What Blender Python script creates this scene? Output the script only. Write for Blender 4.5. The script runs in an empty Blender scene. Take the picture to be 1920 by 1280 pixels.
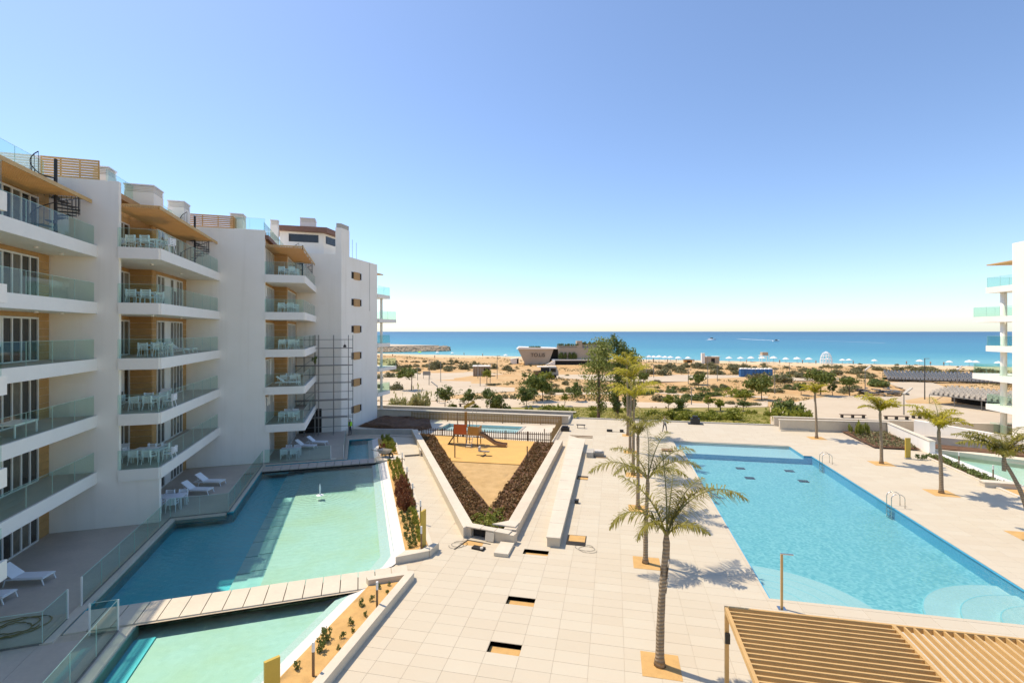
import bpy, bmesh, math, random
from mathutils import Vector, Matrix, geometry

# ------------------------------------------------------------------ scene basics
scene = bpy.context.scene
C = scene.collection
R = math.radians
PI = math.pi
random.seed(7)

# world axes: Y runs along the length of the swimming pool, X across it, plaza paving is z = 0
CAM_H = 11.0
cam_d = bpy.data.cameras.new('camera')
cam = bpy.data.objects.new('camera', cam_d)
C.objects.link(cam)
scene.camera = cam
cam_d.sensor_width = 36.0
cam_d.lens = 17.0
cam_d.shift_y = -0.0099
cam_d.clip_start = 0.1
cam_d.clip_end = 60000
cam.location = (0, 0, CAM_H)
cam.rotation_euler = (R(90), 0, R(11.83))

SUN_EL = 61.0
SUN_DIR = Vector((-0.94, 0.345, 0)).normalized() * math.cos(R(SUN_EL)) + Vector((0, 0, math.sin(R(SUN_EL))))
world = bpy.data.worlds.new('World')
scene.world = world
world.use_nodes = True
wn = world.node_tree
bg = wn.nodes['Background']
sky = wn.nodes.new('ShaderNodeTexSky')
sky.sky_type = 'NISHITA'
sky.sun_disc = False
sky.sun_elevation = R(SUN_EL)
sky.sun_rotation = math.atan2(SUN_DIR.x, SUN_DIR.y)
sky.altitude = 0
sky.air_density = 0.9
sky.dust_density = 0.45
sky.ozone_density = 8.0
wn.links.new(sky.outputs[0], bg.inputs['Color'])
bg.inputs['Strength'].default_value = 0.15

sun_d = bpy.data.lights.new('sun', 'SUN')
sun = bpy.data.objects.new('sun', sun_d)
C.objects.link(sun)
sun_d.energy = 3.0
sun_d.angle = R(0.53)
sun_d.color = (1.0, 0.93, 0.82)
sun.rotation_euler = SUN_DIR.to_track_quat('Z', 'Y').to_euler()
sun.location = (-60, 30, 80)

scene.view_settings.view_transform = 'Standard'
scene.view_settings.look = 'None'
scene.view_settings.exposure = 0.66
scene.view_settings.gamma = 1.0
scene.view_settings.use_white_balance = True          # camera balanced for open shade, as in the warm photograph
scene.view_settings.white_balance_temperature = 7500
scene.view_settings.white_balance_tint = 12
scene.render.engine = 'CYCLES'
cy = scene.cycles
cy.use_denoising = True
cy.max_bounces = 10
cy.transparent_max_bounces = 24
cy.diffuse_bounces = 4
cy.glossy_bounces = 3
cy.caustics_reflective = False
cy.caustics_refractive = False
cy.sample_clamp_indirect = 6.0

# ------------------------------------------------------------------ helpers
BROT = R(29.27)            # the left apartment building is turned this far from the pool axis
def BL(u, v):              # building axes (u out of the facade, v along it) -> world
    c, s = math.cos(BROT), math.sin(BROT)
    return (c * u - s * v, s * u + c * v)

def inside(p, poly):
    x, y = p; r = False; n = len(poly)
    for i in range(n):
        x0,y0 = poly[i]; x1,y1 = poly[(i+1)%n]
        if (y0 > y) != (y1 > y) and x < (x1-x0)*(y-y0)/(y1-y0)+x0: r = not r
    return r

class MB:
    """collects faces and links them as one mesh object"""
    def __init__(self):
        self.v = []; self.f = []; self.mi = []; self.cur = 0
    def add(self, vs, fs):
        o = len(self.v)
        self.v.extend([tuple(p) for p in vs])
        for f in fs:
            self.f.append(tuple(i + o for i in f)); self.mi.append(self.cur)
        return self
    def box(self, x0, x1, y0, y1, z0, z1):
        return self.add([(x0,y0,z0),(x1,y0,z0),(x1,y1,z0),(x0,y1,z0),(x0,y0,z1),(x1,y0,z1),(x1,y1,z1),(x0,y1,z1)],
                 [(0,3,2,1),(4,5,6,7),(0,1,5,4),(1,2,6,5),(2,3,7,6),(3,0,4,7)])
    def cbox(self, c, s, rz=0, M=None):
        m = M if M is not None else Matrix.Rotation(rz, 3, 'Z')
        vs = []
        for dz in (-.5, .5):
            for dx, dy in ((-.5,-.5),(.5,-.5),(.5,.5),(-.5,.5)):
                vs.append(Vector(c) + m @ Vector((dx*s[0], dy*s[1], dz*s[2])))
        return self.add(vs, [(0,3,2,1),(4,5,6,7),(0,1,5,4),(1,2,6,5),(2,3,7,6),(3,0,4,7)])
    def prism(self, poly, z0, z1, top=True, bottom=True):
        a = sum(poly[i][0]*poly[(i+1)%len(poly)][1]-poly[(i+1)%len(poly)][0]*poly[i][1] for i in range(len(poly)))
        if a < 0: poly = poly[::-1]
        n = len(poly)
        vs = [(p[0],p[1],z0) for p in poly] + [(p[0],p[1],z1) for p in poly]
        fs = [(i,(i+1)%n,n+(i+1)%n,n+i) for i in range(n)]
        if top: fs.append(tuple(range(n,2*n)))
        if bottom: fs.append(tuple(range(n-1,-1,-1)))
        return self.add(vs, fs)
    def sheet(self, poly, z):
        a = sum(poly[i][0]*poly[(i+1)%len(poly)][1]-poly[(i+1)%len(poly)][0]*poly[i][1] for i in range(len(poly)))
        if a < 0: poly = poly[::-1]
        return self.add([(p[0],p[1],z) for p in poly], [tuple(range(len(poly)))])
    def holed(self, outer, holes, z):
        pts = []; edges = []
        for l in [outer] + holes:
            o = len(pts); pts += [Vector(p) for p in l]
            edges += [(o+i, o+(i+1) % len(l)) for i in range(len(l))]
        r = geometry.delaunay_2d_cdt(pts, edges, [], 0, 1e-5)
        fs = []
        for f in r[2]:
            a, b, c = [r[0][i] for i in f]
            m = (a+b+c)/3
            if not inside(m, outer) or any(inside(m, h) for h in holes): continue
            fs.append(tuple(f) if (b-a).cross(c-a) > 0 else tuple(reversed(f)))
        return self.add([(p.x, p.y, z) for p in r[0]], fs)
    def tube(self, p0, p1, r0, r1=None, n=8, cap=True):
        return self.path([p0, p1], [r0, r0 if r1 is None else r1], n, cap)
    def path(self, pts, rad, n=8, cap=True):
        pts = [Vector(p) for p in pts]
        if not isinstance(rad, (list, tuple)): rad = [rad]*len(pts)
        vs = []; ref = None
        for i, p in enumerate(pts):
            t = (pts[min(i+1,len(pts)-1)] - pts[max(i-1,0)]).normalized()
            if ref is None: ref = Vector((1,0,0)) if abs(t.x) < .8 else Vector((0,1,0))
            a = t.cross(ref).normalized(); b = t.cross(a).normalized(); ref = b.cross(t) if False else ref
            for k in range(n):
                w = 2*PI*k/n
                vs.append(p + (a*math.cos(w) + b*math.sin(w))*rad[i])
        fs = []
        for i in range(len(pts)-1):
            for k in range(n):
                k2 = (k+1) % n
                fs.append((i*n+k, (i+1)*n+k, (i+1)*n+k2, i*n+k2))
        if cap:
            fs.append(tuple(range(n))); fs.append(tuple((len(pts)-1)*n+k for k in range(n-1,-1,-1)))
        return self.add(vs, fs)
    def lathe(self, prof, n=16, c=(0,0,0)):
        vs = []
        for r, z in prof:
            for k in range(n):
                w = 2*PI*k/n
                vs.append((c[0]+r*math.cos(w), c[1]+r*math.sin(w), c[2]+z))
        fs = []
        for i in range(len(prof)-1):
            for k in range(n):
                k2 = (k+1)%n
                fs.append((i*n+k, i*n+k2, (i+1)*n+k2, (i+1)*n+k))
        return self.add(vs, fs)
    def mesh(self, name, mats, smooth=False):
        me = bpy.data.meshes.new(name)
        me.from_pydata(self.v, [], self.f)
        if not isinstance(mats, (list, tuple)): mats = [mats]
        for m in mats: me.materials.append(m)
        if len(mats) > 1: me.polygons.foreach_set('material_index', self.mi)
        if smooth: me.polygons.foreach_set('use_smooth', [True]*len(self.f))
        me.update()
        return me
    def build(self, name, mats, parent=None, smooth=False, loc=None, rz=None):
        o = bpy.data.objects.new(name, self.mesh(name, mats, smooth))
        C.objects.link(o)
        if parent is not None: o.parent = parent
        if loc is not None: o.location = loc
        if rz is not None: o.rotation_euler = (0,0,rz)
        return o

def inst(name, me, parent=None, loc=(0,0,0), rz=0.0, sc=None):
    o = bpy.data.objects.new(name, me); C.objects.link(o)
    if parent is not None: o.parent = parent
    o.location = loc; o.rotation_euler = (0,0,rz)
    if sc is not None: o.scale = sc
    return o
def tag(o, label, cat, group=None):
    o['label'] = label; o['category'] = cat
    if group: o['group'] = group
    return o
def thing(name, label, cat, loc=(0,0,0), rz=0.0, group=None):
    o = bpy.data.objects.new(name, None); C.objects.link(o)
    o.empty_display_size = .2
    o.location = loc; o.rotation_euler = (0,0,rz)
    return tag(o, label, cat, group)
def structure(o): o['kind'] = 'structure'; return o
def stuff(o): o['kind'] = 'stuff'; return o
def dup(root, loc, rz, label=None, group=None, sc=None):
    r = root.copy(); C.objects.link(r); r.location = loc; r.rotation_euler = (0,0,rz)
    if sc is not None: r.scale = (sc,sc,sc) if not isinstance(sc,(tuple,list)) else sc
    if label: r['label'] = label
    if group: r['group'] = group
    for ch in root.children:
        c = ch.copy(); C.objects.link(c); c.parent = r
        for g in ch.children:
            d = g.copy(); C.objects.link(d); d.parent = c
    return r
def remove_tree(o):
    for ch in list(o.children):
        remove_tree(ch)
    bpy.data.objects.remove(o)

# ------------------------------------------------------------------ materials
def new_mat(name):
    m = bpy.data.materials.new(name); m.use_nodes = True
    return m, m.node_tree, m.node_tree.nodes['Principled BSDF']
def mix_col(nt, fac, a, b):
    n = nt.nodes.new('ShaderNodeMix'); n.data_type = 'RGBA'
    for key, val in (('A', a), ('B', b)):
        s = [i for i in n.inputs if i.name == key and i.type == 'RGBA'][0]
        if isinstance(val, bpy.types.NodeSocket): nt.links.new(val, s)
        else: s.default_value = (*val, 1)
    if isinstance(fac, bpy.types.NodeSocket): nt.links.new(fac, n.inputs[0])
    else: n.inputs[0].default_value = fac
    return [o for o in n.outputs if o.type == 'RGBA'][0]
def math_n(nt, op, a, b=None, c=None, clamp=False):
    n = nt.nodes.new('ShaderNodeMath'); n.operation = op; n.use_clamp = clamp
    for i, val in enumerate((a, b, c)):
        if val is None: continue
        if isinstance(val, bpy.types.NodeSocket): nt.links.new(val, n.inputs[i])
        else: n.inputs[i].default_value = val
    return n.outputs[0]
def pos(nt):
    return nt.nodes.new('ShaderNodeNewGeometry').outputs['Position']
def noise(nt, vec, scale, detail=4, rough=.55, stretch=None):
    n = nt.nodes.new('ShaderNodeTexNoise')
    n.inputs['Scale'].default_value = scale; n.inputs['Detail'].default_value = detail
    n.inputs['Roughness'].default_value = rough
    if stretch:
        m = nt.nodes.new('ShaderNodeMapping'); m.inputs['Scale'].default_value = stretch
        nt.links.new(vec, m.inputs[0]); vec = m.outputs[0]
    nt.links.new(vec, n.inputs['Vector'])
    return n.outputs['Fac']
def ramp(nt, fac, lo, hi):
    n = nt.nodes.new('ShaderNodeMapRange'); n.inputs[1].default_value = lo; n.inputs[2].default_value = hi
    nt.links.new(fac, n.inputs[0]); return n.outputs[0]
def bump(nt, height, strength, dist, bsdf):
    b = nt.nodes.new('ShaderNodeBump'); b.inputs['Strength'].default_value = strength
    b.inputs['Distance'].default_value = dist
    nt.links.new(height, b.inputs['Height'])
    if bsdf is not None: nt.links.new(b.outputs[0], bsdf.inputs['Normal'])
    return b.outputs[0]
def mat(name, col, rough=.7, var=.15, scale=2.0, bmp=0.0, bscale=40.0, metal=0.0, col2=None, spec=None, obj=False):
    """principled surface whose colour drifts between two tones at two scales, with fine relief"""
    m, nt, p = new_mat(name)
    c2 = col2 if col2 else tuple(max(0, c*(1-var*2)) for c in col)
    if obj:
        vec = nt.nodes.new('ShaderNodeTexCoord').outputs['Object']
    else:
        vec = pos(nt)
    f1 = noise(nt, vec, scale, 5); f2 = noise(nt, vec, scale*9, 3)
    f = math_n(nt, 'ADD', math_n(nt, 'MULTIPLY', f1, .65), math_n(nt, 'MULTIPLY', f2, .35))
    f = ramp(nt, f, .35, .68)
    nt.links.new(mix_col(nt, f, col, c2), p.inputs['Base Color'])
    p.inputs['Roughness'].default_value = rough; p.inputs['Metallic'].default_value = metal
    if spec is not None: p.inputs['Specular IOR Level'].default_value = spec
    if bmp > 0: bump(nt, noise(nt, vec, bscale, 4), bmp, .02, p)
    return m
def glass_mat(name, tint, ior=1.45, rough=.02):
    m, nt, p = new_mat(name)
    nt.nodes.remove(p)
    out = nt.nodes['Material Output']
    t = nt.nodes.new('ShaderNodeBsdfTransparent'); t.inputs[0].default_value = (*tint, 1)
    g = nt.nodes.new('ShaderNodeBsdfGlossy'); g.inputs['Roughness'].default_value = rough
    fr = nt.nodes.new('ShaderNodeFresnel'); fr.inputs[0].default_value = ior
    mx = nt.nodes.new('ShaderNodeMixShader')
    back = nt.nodes.new('ShaderNodeNewGeometry').outputs['Backfacing']          # only the outer face of a pane mirrors
    nt.links.new(math_n(nt, 'MULTIPLY', fr.outputs[0], math_n(nt, 'SUBTRACT', 1.0, back)), mx.inputs[0])
    nt.links.new(t.outputs[0], mx.inputs[1]); nt.links.new(g.outputs[0], mx.inputs[2])
    nt.links.new(mx.outputs[0], out.inputs['Surface'])
    return m
def water_mat(name, tint, wscale, strength, rough=.02, stretch=(1,1,1), rings=None):
    m, nt, p = new_mat(name)
    nt.nodes.remove(p)
    out = nt.nodes['Material Output']
    P = pos(nt)
    h = math_n(nt, 'ADD', noise(nt, P, wscale, 3, .6, stretch), math_n(nt, 'MULTIPLY', noise(nt, P, wscale*3.7, 2, .5, stretch), .4))
    if rings:                                   # ripples spreading from the fountain
        dn = nt.nodes.new('ShaderNodeVectorMath'); dn.operation = 'DISTANCE'; nt.links.new(P, dn.inputs[0]); dn.inputs[1].default_value = (*rings, -.1)
        dist = dn.outputs['Value']
        w_ = math_n(nt, 'SINE', math_n(nt, 'MULTIPLY', math_n(nt, 'ADD', dist, math_n(nt, 'MULTIPLY', noise(nt, P, 1.2, 2), .5)), 17.0))
        fall = math_n(nt, 'DIVIDE', .55, math_n(nt, 'ADD', math_n(nt, 'MULTIPLY', dist, .6), 1.0))
        h = math_n(nt, 'ADD', h, math_n(nt, 'MULTIPLY', w_, fall))
    nrm = bump(nt, h, strength, .05, None)
    t = nt.nodes.new('ShaderNodeBsdfTransparent'); t.inputs[0].default_value = (*tint, 1)
    g = nt.nodes.new('ShaderNodeBsdfGlossy'); g.inputs['Roughness'].default_value = rough
    fr = nt.nodes.new('ShaderNodeFresnel'); fr.inputs[0].default_value = 1.33
    nt.links.new(nrm, g.inputs['Normal']); nt.links.new(nrm, fr.inputs['Normal'])
    mx = nt.nodes.new('ShaderNodeMixShader')
    nt.links.new(fr.outputs[0], mx.inputs[0]); nt.links.new(t.outputs[0], mx.inputs[1]); nt.links.new(g.outputs[0], mx.inputs[2])
    nt.links.new(mx.outputs[0], out.inputs['Surface'])
    return m
def mosaic_mat(name, a, b, cell=.06, rough=.35, wear=None, wamt=.35):
    m, nt, p = new_mat(name)
    P = pos(nt)
    sn = nt.nodes.new('ShaderNodeVectorMath'); sn.operation = 'SNAP'; sn.inputs[1].default_value = (cell, cell, cell)
    nt.links.new(P, sn.inputs[0])
    wnz = nt.nodes.new('ShaderNodeTexWhiteNoise'); nt.links.new(sn.outputs[0], wnz.inputs['Vector'])
    c = mix_col(nt, wnz.outputs['Value'], a, b)
    big = ramp(nt, noise(nt, P, .35, 4), .4, .7)
    c = mix_col(nt, math_n(nt, 'MULTIPLY', big, wamt), c, wear if wear else tuple(x*.85 for x in a))
    nt.links.new(c, p.inputs['Base Color'])
    p.inputs['Roughness'].default_value = rough
    return m
def leaf_mat(name, a, b, c, trans=.3, rough=.55):
    m, nt, p = new_mat(name)
    P = pos(nt)
    f = ramp(nt, noise(nt, P, 1.6, 3), .35, .65)
    f2 = ramp(nt, noise(nt, P, 11, 2), .35, .7)
    info = nt.nodes.new('ShaderNodeObjectInfo').outputs['Random']
    col = mix_col(nt, f, a, b)
    col = mix_col(nt, math_n(nt, 'MULTIPLY', f2, .7), col, c)
    col = mix_col(nt, math_n(nt, 'MULTIPLY', info, .35), col, a)
    nt.links.new(col, p.inputs['Base Color'])
    p.inputs['Roughness'].default_value = rough
    p.inputs['Specular IOR Level'].default_value = .3
    out = nt.nodes['Material Output']
    tr = nt.nodes.new('ShaderNodeBsdfTranslucent'); nt.links.new(col, tr.inputs[0])
    mx = nt.nodes.new('ShaderNodeMixShader'); mx.inputs[0].default_value = trans
    nt.links.new(p.outputs[0], mx.inputs[1]); nt.links.new(tr.outputs[0], mx.inputs[2])
    nt.links.new(mx.outputs[0], out.inputs['Surface'])
    return m

M = {}
def render_material():
    m, nt, p = new_mat('white_render')
    P = pos(nt)
    c = mix_col(nt, ramp(nt, noise(nt, P, .45, 5), .35, .7), (.90,.865,.79), (.865,.825,.74))
    st = ramp(nt, noise(nt, P, 2.2, 4, .6, (1,1,.05)), .52, .8)
    c = mix_col(nt, math_n(nt, 'MULTIPLY', st, .28), c, (.66,.61,.52))
    pt = ramp(nt, noise(nt, P, .9, 6, .7), .6, .85)
    c = mix_col(nt, math_n(nt, 'MULTIPLY', pt, .25), c, (.70,.65,.56))
    nt.links.new(c, p.inputs['Base Color'])
    p.inputs['Roughness'].default_value = .85
    bump(nt, noise(nt, P, 60, 4), .15, .02, p)
    return m
M['render'] = render_material()
M['fascia'] = mat('white_fascia', (.89,.86,.79), .75, .03, .8, .08, 80)
M['soffit'] = mat('soffit_paint', (.82,.78,.68), .9, .03, 1.0)
M['ochre'] = mat('ochre_cladding', (.55,.31,.12), .65, .12, 1.2, .1, 50)
M['ochre_slat'] = mat('ochre_slat', (.64,.40,.155), .55, .08, 2.0, .05, 60)
M['brown'] = mat('brown_fascia', (.24,.12,.08), .6, .1, 2.0)
M['frame'] = mat('white_frame', (.80,.79,.76), .4, .03, 3.0)
M['furn'] = mat('white_furniture', (.84,.86,.88), .45, .02, 5.0)
M['black'] = mat('black_steel', (.018,.017,.016), .45, .1, 6.0)
M['steel'] = mat('stainless', (.62,.61,.58), .25, .1, 8.0, metal=1.0)
M['galv'] = mat('galvanised', (.30,.29,.27), .5, .15, 6.0, metal=.6)
M['dark'] = mat('near_black_fill', (.03,.025,.02), .9, .2, 5.0)  # near-black colour: dark fittings, and panels painted as the shade in openings
M['curtain'] = mat('curtain', (.30,.265,.21), .9, .15, 3.0, .2, 30)
M['terrace'] = mat('terrace_stone', (.56,.48,.40), .7, .09, .7, .12, 50)
M['kerb'] = mat('limestone_kerb', (.66,.59,.47), .75, .07, .8, .12, 50)
M['wall_lime'] = mat('limestone_wall', (.66,.57,.44), .8, .08, .7, .15, 40)
M['glass'] = glass_mat('green_glass', (.87,.96,.925), 1.42)
M['glass_edge'] = mat('glass_edge', (.45,.68,.60), .15, .05, 4.0)
M['pane_dark'] = mat('window_pane', (.040,.038,.034), .05, .2, .8, spec=.6)
M['pane_curtain'] = mat('curtained_pane', (.17,.15,.115), .08, .2, 2.0, spec=.6)
M['soil'] = mat('orange_soil', (.62,.36,.13), .95, .16, 2.2, .6, 30, col2=(.50,.27,.09))
M['sand_bed'] = mat('planting_sand', (.66,.40,.15), .95, .12, 3.0, .6, 30)
M['sand'] = mat('play_sand', (.58,.38,.17), .95, .12, 1.6, .7, 22, col2=(.44,.28,.11))
M['rubber'] = mat('rubber_paving', (.72,.42,.12), .85, .09, .7, .3, 60, col2=(.60,.35,.11))
M['pebble'] = mat('white_pebble', (.80,.78,.74), .8, .1, 14.0, .9, 26)
M['brownearth'] = mat('brown_earth', (.18,.09,.045), .95, .3, 3.0, .8, 20)
M['concrete'] = mat('raw_concrete', (.50,.47,.41), .85, .12, 1.4, .3, 40)
M['yellow'] = mat('yellow_panel', (.58,.40,.06), .5, .06, 3.0)
M['timber'] = mat('timber', (.30,.19,.10), .8, .2, 5.0, .2, 40)
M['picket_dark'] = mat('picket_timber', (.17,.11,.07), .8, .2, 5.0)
def trunk_material():
    m, nt, p = new_mat('palm_trunk')
    P = nt.nodes.new('ShaderNodeTexCoord').outputs['Object']
    wv = nt.nodes.new('ShaderNodeTexWave'); wv.bands_direction = 'Z'; wv.inputs['Scale'].default_value = 2.6
    wv.inputs['Distortion'].default_value = 3.0; wv.inputs['Detail'].default_value = 3; nt.links.new(P, wv.inputs['Vector'])
    c = mix_col(nt, wv.outputs['Fac'], (.40,.31,.21), (.25,.19,.125))
    c = mix_col(nt, math_n(nt, 'MULTIPLY', ramp(nt, noise(nt, P, 9, 4, .6, (1,1,.3)), .4, .7), .5), c, (.20,.145,.09))
    nt.links.new(c, p.inputs['Base Color']); p.inputs['Roughness'].default_value = .9
    bump(nt, wv.outputs['Fac'], .7, .03, p)
    return m
M['trunk'] = trunk_material()
M['bark'] = mat('bark', (.17,.12,.08), .9, .2, 9.0, .6, 30)
M['hi_vis'] = mat('hi_vis', (.35,.75,.02), .7, .05, 5.0)
M['skin'] = mat('skin', (.45,.27,.18), .6, .05, 5.0)
M['cloth_dark'] = mat('dark_cloth', (.05,.055,.07), .85, .1, 8.0)
M['cloth_white'] = mat('pale_cloth', (.62,.58,.52), .85, .08, 8.0)
M['orange_board'] = mat('orange_board', (.62,.13,.03), .45, .05, 4.0)
M['wood_board'] = mat('varnished_board', (.55,.27,.06), .5, .1, 4.0)
M['hose'] = mat('hose', (.30,.20,.06), .5, .1, 6.0)
M['parasol'] = mat('parasol_canvas', (.82,.81,.77), .8, .03, 3.0)
M['blue'] = mat('blue_plastic', (.02,.13,.33), .45, .1, 2.0)
M['rock'] = mat('breakwater_rock', (.50,.39,.27), .95, .25, .35, .5, 3)
M['rocktop'] = mat('breakwater_top', (.66,.56,.42), .95, .12, .15)
M['foam'] = mat('white_foam', (.80,.84,.86), .6, .05, 2.0)

# sea: turquoise over the shallow sand, deep blue offshore
def sea_material():
    m, nt, p = new_mat('sea_water')
    P = pos(nt)
    sep = nt.nodes.new('ShaderNodeSeparateXYZ'); nt.links.new(P, sep.inputs[0])
    off = math_n(nt, 'ADD', sep.outputs[1], math_n(nt, 'MULTIPLY', sep.outputs[0], .19))
    off = math_n(nt, 'SUBTRACT', off, 258.0)                 # metres offshore
    wob = math_n(nt, 'MULTIPLY', math_n(nt, 'SUBTRACT', noise(nt, P, .006, 3), .5), 260.0)
    off = math_n(nt, 'ADD', off, wob)
    cr = nt.nodes.new('ShaderNodeValToRGB')
    nt.links.new(ramp(nt, off, 0, 2600), cr.inputs[0])
    e = cr.color_ramp.elements
    e[0].position = 0.0; e[0].color = (.12,.38,.42,1)
    e[1].position = 1.0; e[1].color = (.008,.095,.21,1)
    for ps, c in ((.025,(.05,.29,.37,1)),(.08,(.022,.21,.32,1)),(.3,(.012,.145,.27,1))):
        k = cr.color_ramp.elements.new(ps); k.color = c
    streak = ramp(nt, noise(nt, P, .012, 4, .6, (.35,1.6,1)), .45, .75)
    c = mix_col(nt, math_n(nt, 'MULTIPLY', streak, .3), cr.outputs[0], (.05,.25,.32))
    nt.links.new(c, p.inputs['Base Color'])
    p.inputs['Roughness'].default_value = .32
    p.inputs['Specular IOR Level'].default_value = .05
    bump(nt, noise(nt, P, .5, 5, .65, (.5,1.2,1)), .5, .6, p)
    return m
M['sea'] = sea_material()

# paving: one tone per tile, faint streaks
TX, TY, TX0, TY0 = 1.16, 0.60, -0.80, 16.10
def paving_material():
    m, nt, p = new_mat('limestone_paving')
    P = pos(nt)
    sep = nt.nodes.new('ShaderNodeSeparateXYZ'); nt.links.new(P, sep.inputs[0])
    col_i = math_n(nt, 'FLOOR', math_n(nt, 'DIVIDE', math_n(nt, 'SUBTRACT', sep.outputs[0], TX0), TX))
    row_i = math_n(nt, 'FLOOR', math_n(nt, 'DIVIDE', math_n(nt, 'SUBTRACT', sep.outputs[1], TY0), TY))
    cmb = nt.nodes.new('ShaderNodeCombineXYZ'); nt.links.new(col_i, cmb.inputs[0]); nt.links.new(row_i, cmb.inputs[1])
    w = nt.nodes.new('ShaderNodeTexWhiteNoise'); nt.links.new(cmb.outputs[0], w.inputs['Vector'])
    c = mix_col(nt, w.outputs['Value'], (.57,.515,.40), (.54,.475,.36))
    st = ramp(nt, noise(nt, P, 1.3, 5, .6, (.6,3.5,1)), .4, .75)
    c = mix_col(nt, math_n(nt, 'MULTIPLY', st, .4), c, (.58,.49,.37))
    dirt = ramp(nt, noise(nt, P, .16, 4), .5, .8)
    c = mix_col(nt, math_n(nt, 'MULTIPLY', dirt, .35), c, (.54,.44,.32))
    spots = ramp(nt, noise(nt, P, 2.6, 6, .75), .64, .78)
    c = mix_col(nt, math_n(nt, 'MULTIPLY', spots, .35), c, (.42,.34,.25))
    nt.links.new(c, p.inputs['Base Color'])
    p.inputs['Roughness'].default_value = .7
    p.inputs['Specular IOR Level'].default_value = .3
    bump(nt, noise(nt, P, 30, 3), .08, .01, p)
    return m
M['paving'] = paving_material()
M['grout'] = mat('grout', (.58,.49,.37), .9, .1, 2.0)

def ground_material():
    m, nt, p = new_mat('dune_ground')
    P = pos(nt)
    sep = nt.nodes.new('ShaderNodeSeparateXYZ'); nt.links.new(P, sep.inputs[0])
    shore = math_n(nt, 'SUBTRACT', math_n(nt, 'SUBTRACT', 258.0, math_n(nt, 'MULTIPLY', sep.outputs[0], .19)), sep.outputs[1])
    f = ramp(nt, noise(nt, P, .12, 5), .35, .7)
    c = mix_col(nt, f, (.53,.315,.13), (.58,.40,.20))
    f2 = ramp(nt, noise(nt, P, .8, 4), .45, .75)
    c = mix_col(nt, math_n(nt, 'MULTIPLY', f2, .4), c, (.38,.24,.10))
    edge = math_n(nt, 'ADD', shore, math_n(nt, 'MULTIPLY', noise(nt, P, .05, 3), 22))
    beach = ramp(nt, edge, 62, 46)                 # pale dry beach sand towards the water
    c = mix_col(nt, beach, c, (.64,.49,.30))
    wet = ramp(nt, shore, 4.0, 1.0)
    c = mix_col(nt, wet, c, (.50,.42,.30))
    nt.links.new(c, p.inputs['Base Color'])
    p.inputs['Roughness'].default_value = .95
    bump(nt, noise(nt, P, 1.2, 5), .5, .15, p)
    return m
M['ground'] = ground_material()
M['road'] = mat('pale_concrete_road', (.57,.475,.345), .9, .06, .12, .1, 5, col2=(.50,.405,.285))
M['path'] = mat('pale_path', (.59,.48,.345), .9, .06, .2, .1, 5)
M['lawn'] = mat('dry_lawn', (.19,.19,.03), .95, .2, .25, .6, 8, col2=(.34,.265,.085))
M['seat_grey'] = mat('grandstand_seat', (.42,.42,.41), .6, .1, 3.0)
M['seat_pale'] = mat('pale_seat', (.62,.56,.47), .7, .15, 1.5)

M['pool_floor'] = mosaic_mat('pool_sparkle_mosaic', (.105,.42,.49), (.26,.60,.645), .12, .4, (.16,.47,.55))  # mosaic tones set apart so the colour imitates sparkle on the water
M['pool_step'] = mosaic_mat('pool_step_mosaic', (.36,.60,.62), (.42,.66,.68), .06, .4)
M['pool_wall'] = mosaic_mat('pool_wall_mosaic', (.03,.36,.58), (.06,.43,.63), .08, .4)
M['kids_floor'] = mosaic_mat('kids_pool_mosaic', (.52,.76,.80), (.60,.82,.85), .1, .4)
M['step_edge'] = mosaic_mat('step_edge_mosaic', (.22,.60,.68), (.28,.66,.72), .08, .4)  # darker strip along each step edge, drawn in place of the riser line
M['shallow_floor'] = mosaic_mat('shallow_floor', (.57,.70,.61), (.63,.75,.66), .2, .5, (.60,.64,.40), .6)
M['deep_floor'] = mosaic_mat('deep_floor', (.07,.66,.75), (.10,.72,.80), .15, .5)
M['ledge'] = mosaic_mat('ledge_floor', (.42,.72,.68), (.52,.80,.74), .3, .5)
M['pool_water'] = water_mat('pool_water', (.86,.97,.99), 2.2, .55)
M['pond_water'] = water_mat('pond_water', (.74,.945,.94), 1.6, .6, rings=BL(-2.6,35.2))
M['kids_water'] = water_mat('kids_water', (.88,.97,.98), 2.0, .5)

M['palm_leaf'] = leaf_mat('palm_leaf', (.19,.19,.03), (.30,.27,.05), (.42,.34,.08), .38)
M['palm_leaf_y'] = leaf_mat('palm_leaf_yellow', (.42,.40,.02), (.52,.46,.04), (.58,.46,.07), .42)
M['leaf_pine'] = leaf_mat('pine_leaf', (0.083, 0.128, 0.022), (0.195, 0.225, 0.045), (0.3, 0.3, 0.075), .2)
M['leaf_round'] = leaf_mat('round_tree_leaf', (0.088, 0.136, 0.032), (0.16, 0.208, 0.056), (0.272, 0.304, 0.096), .25)
M['leaf_grey'] = leaf_mat('grey_bush_leaf', (0.23, 0.216, 0.101), (0.324, 0.29, 0.149), (0.135, 0.135, 0.054), .15)
M['leaf_pale'] = leaf_mat('pale_bush_leaf', (.36,.36,.14), (.58,.54,.30), (.22,.25,.08), .4)
M['leaf_lime'] = leaf_mat('lime_bush_leaf', (0.25, 0.275, 0.037), (0.375, 0.375, 0.062), (0.15, 0.188, 0.025), .3)
M['leaf_poplar'] = leaf_mat('poplar_leaf', (0.13, 0.182, 0.039), (0.247, 0.286, 0.065), (0.416, 0.429, 0.143), .35)
M['leaf_red'] = leaf_mat('red_leaf', (.22,.06,.03), (.30,.10,.05), (.14,.10,.03), .25)
M['leaf_cover'] = leaf_mat('cover_leaf', (.18,.09,.035), (.27,.115,.05), (.20,.17,.05), .2)
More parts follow.
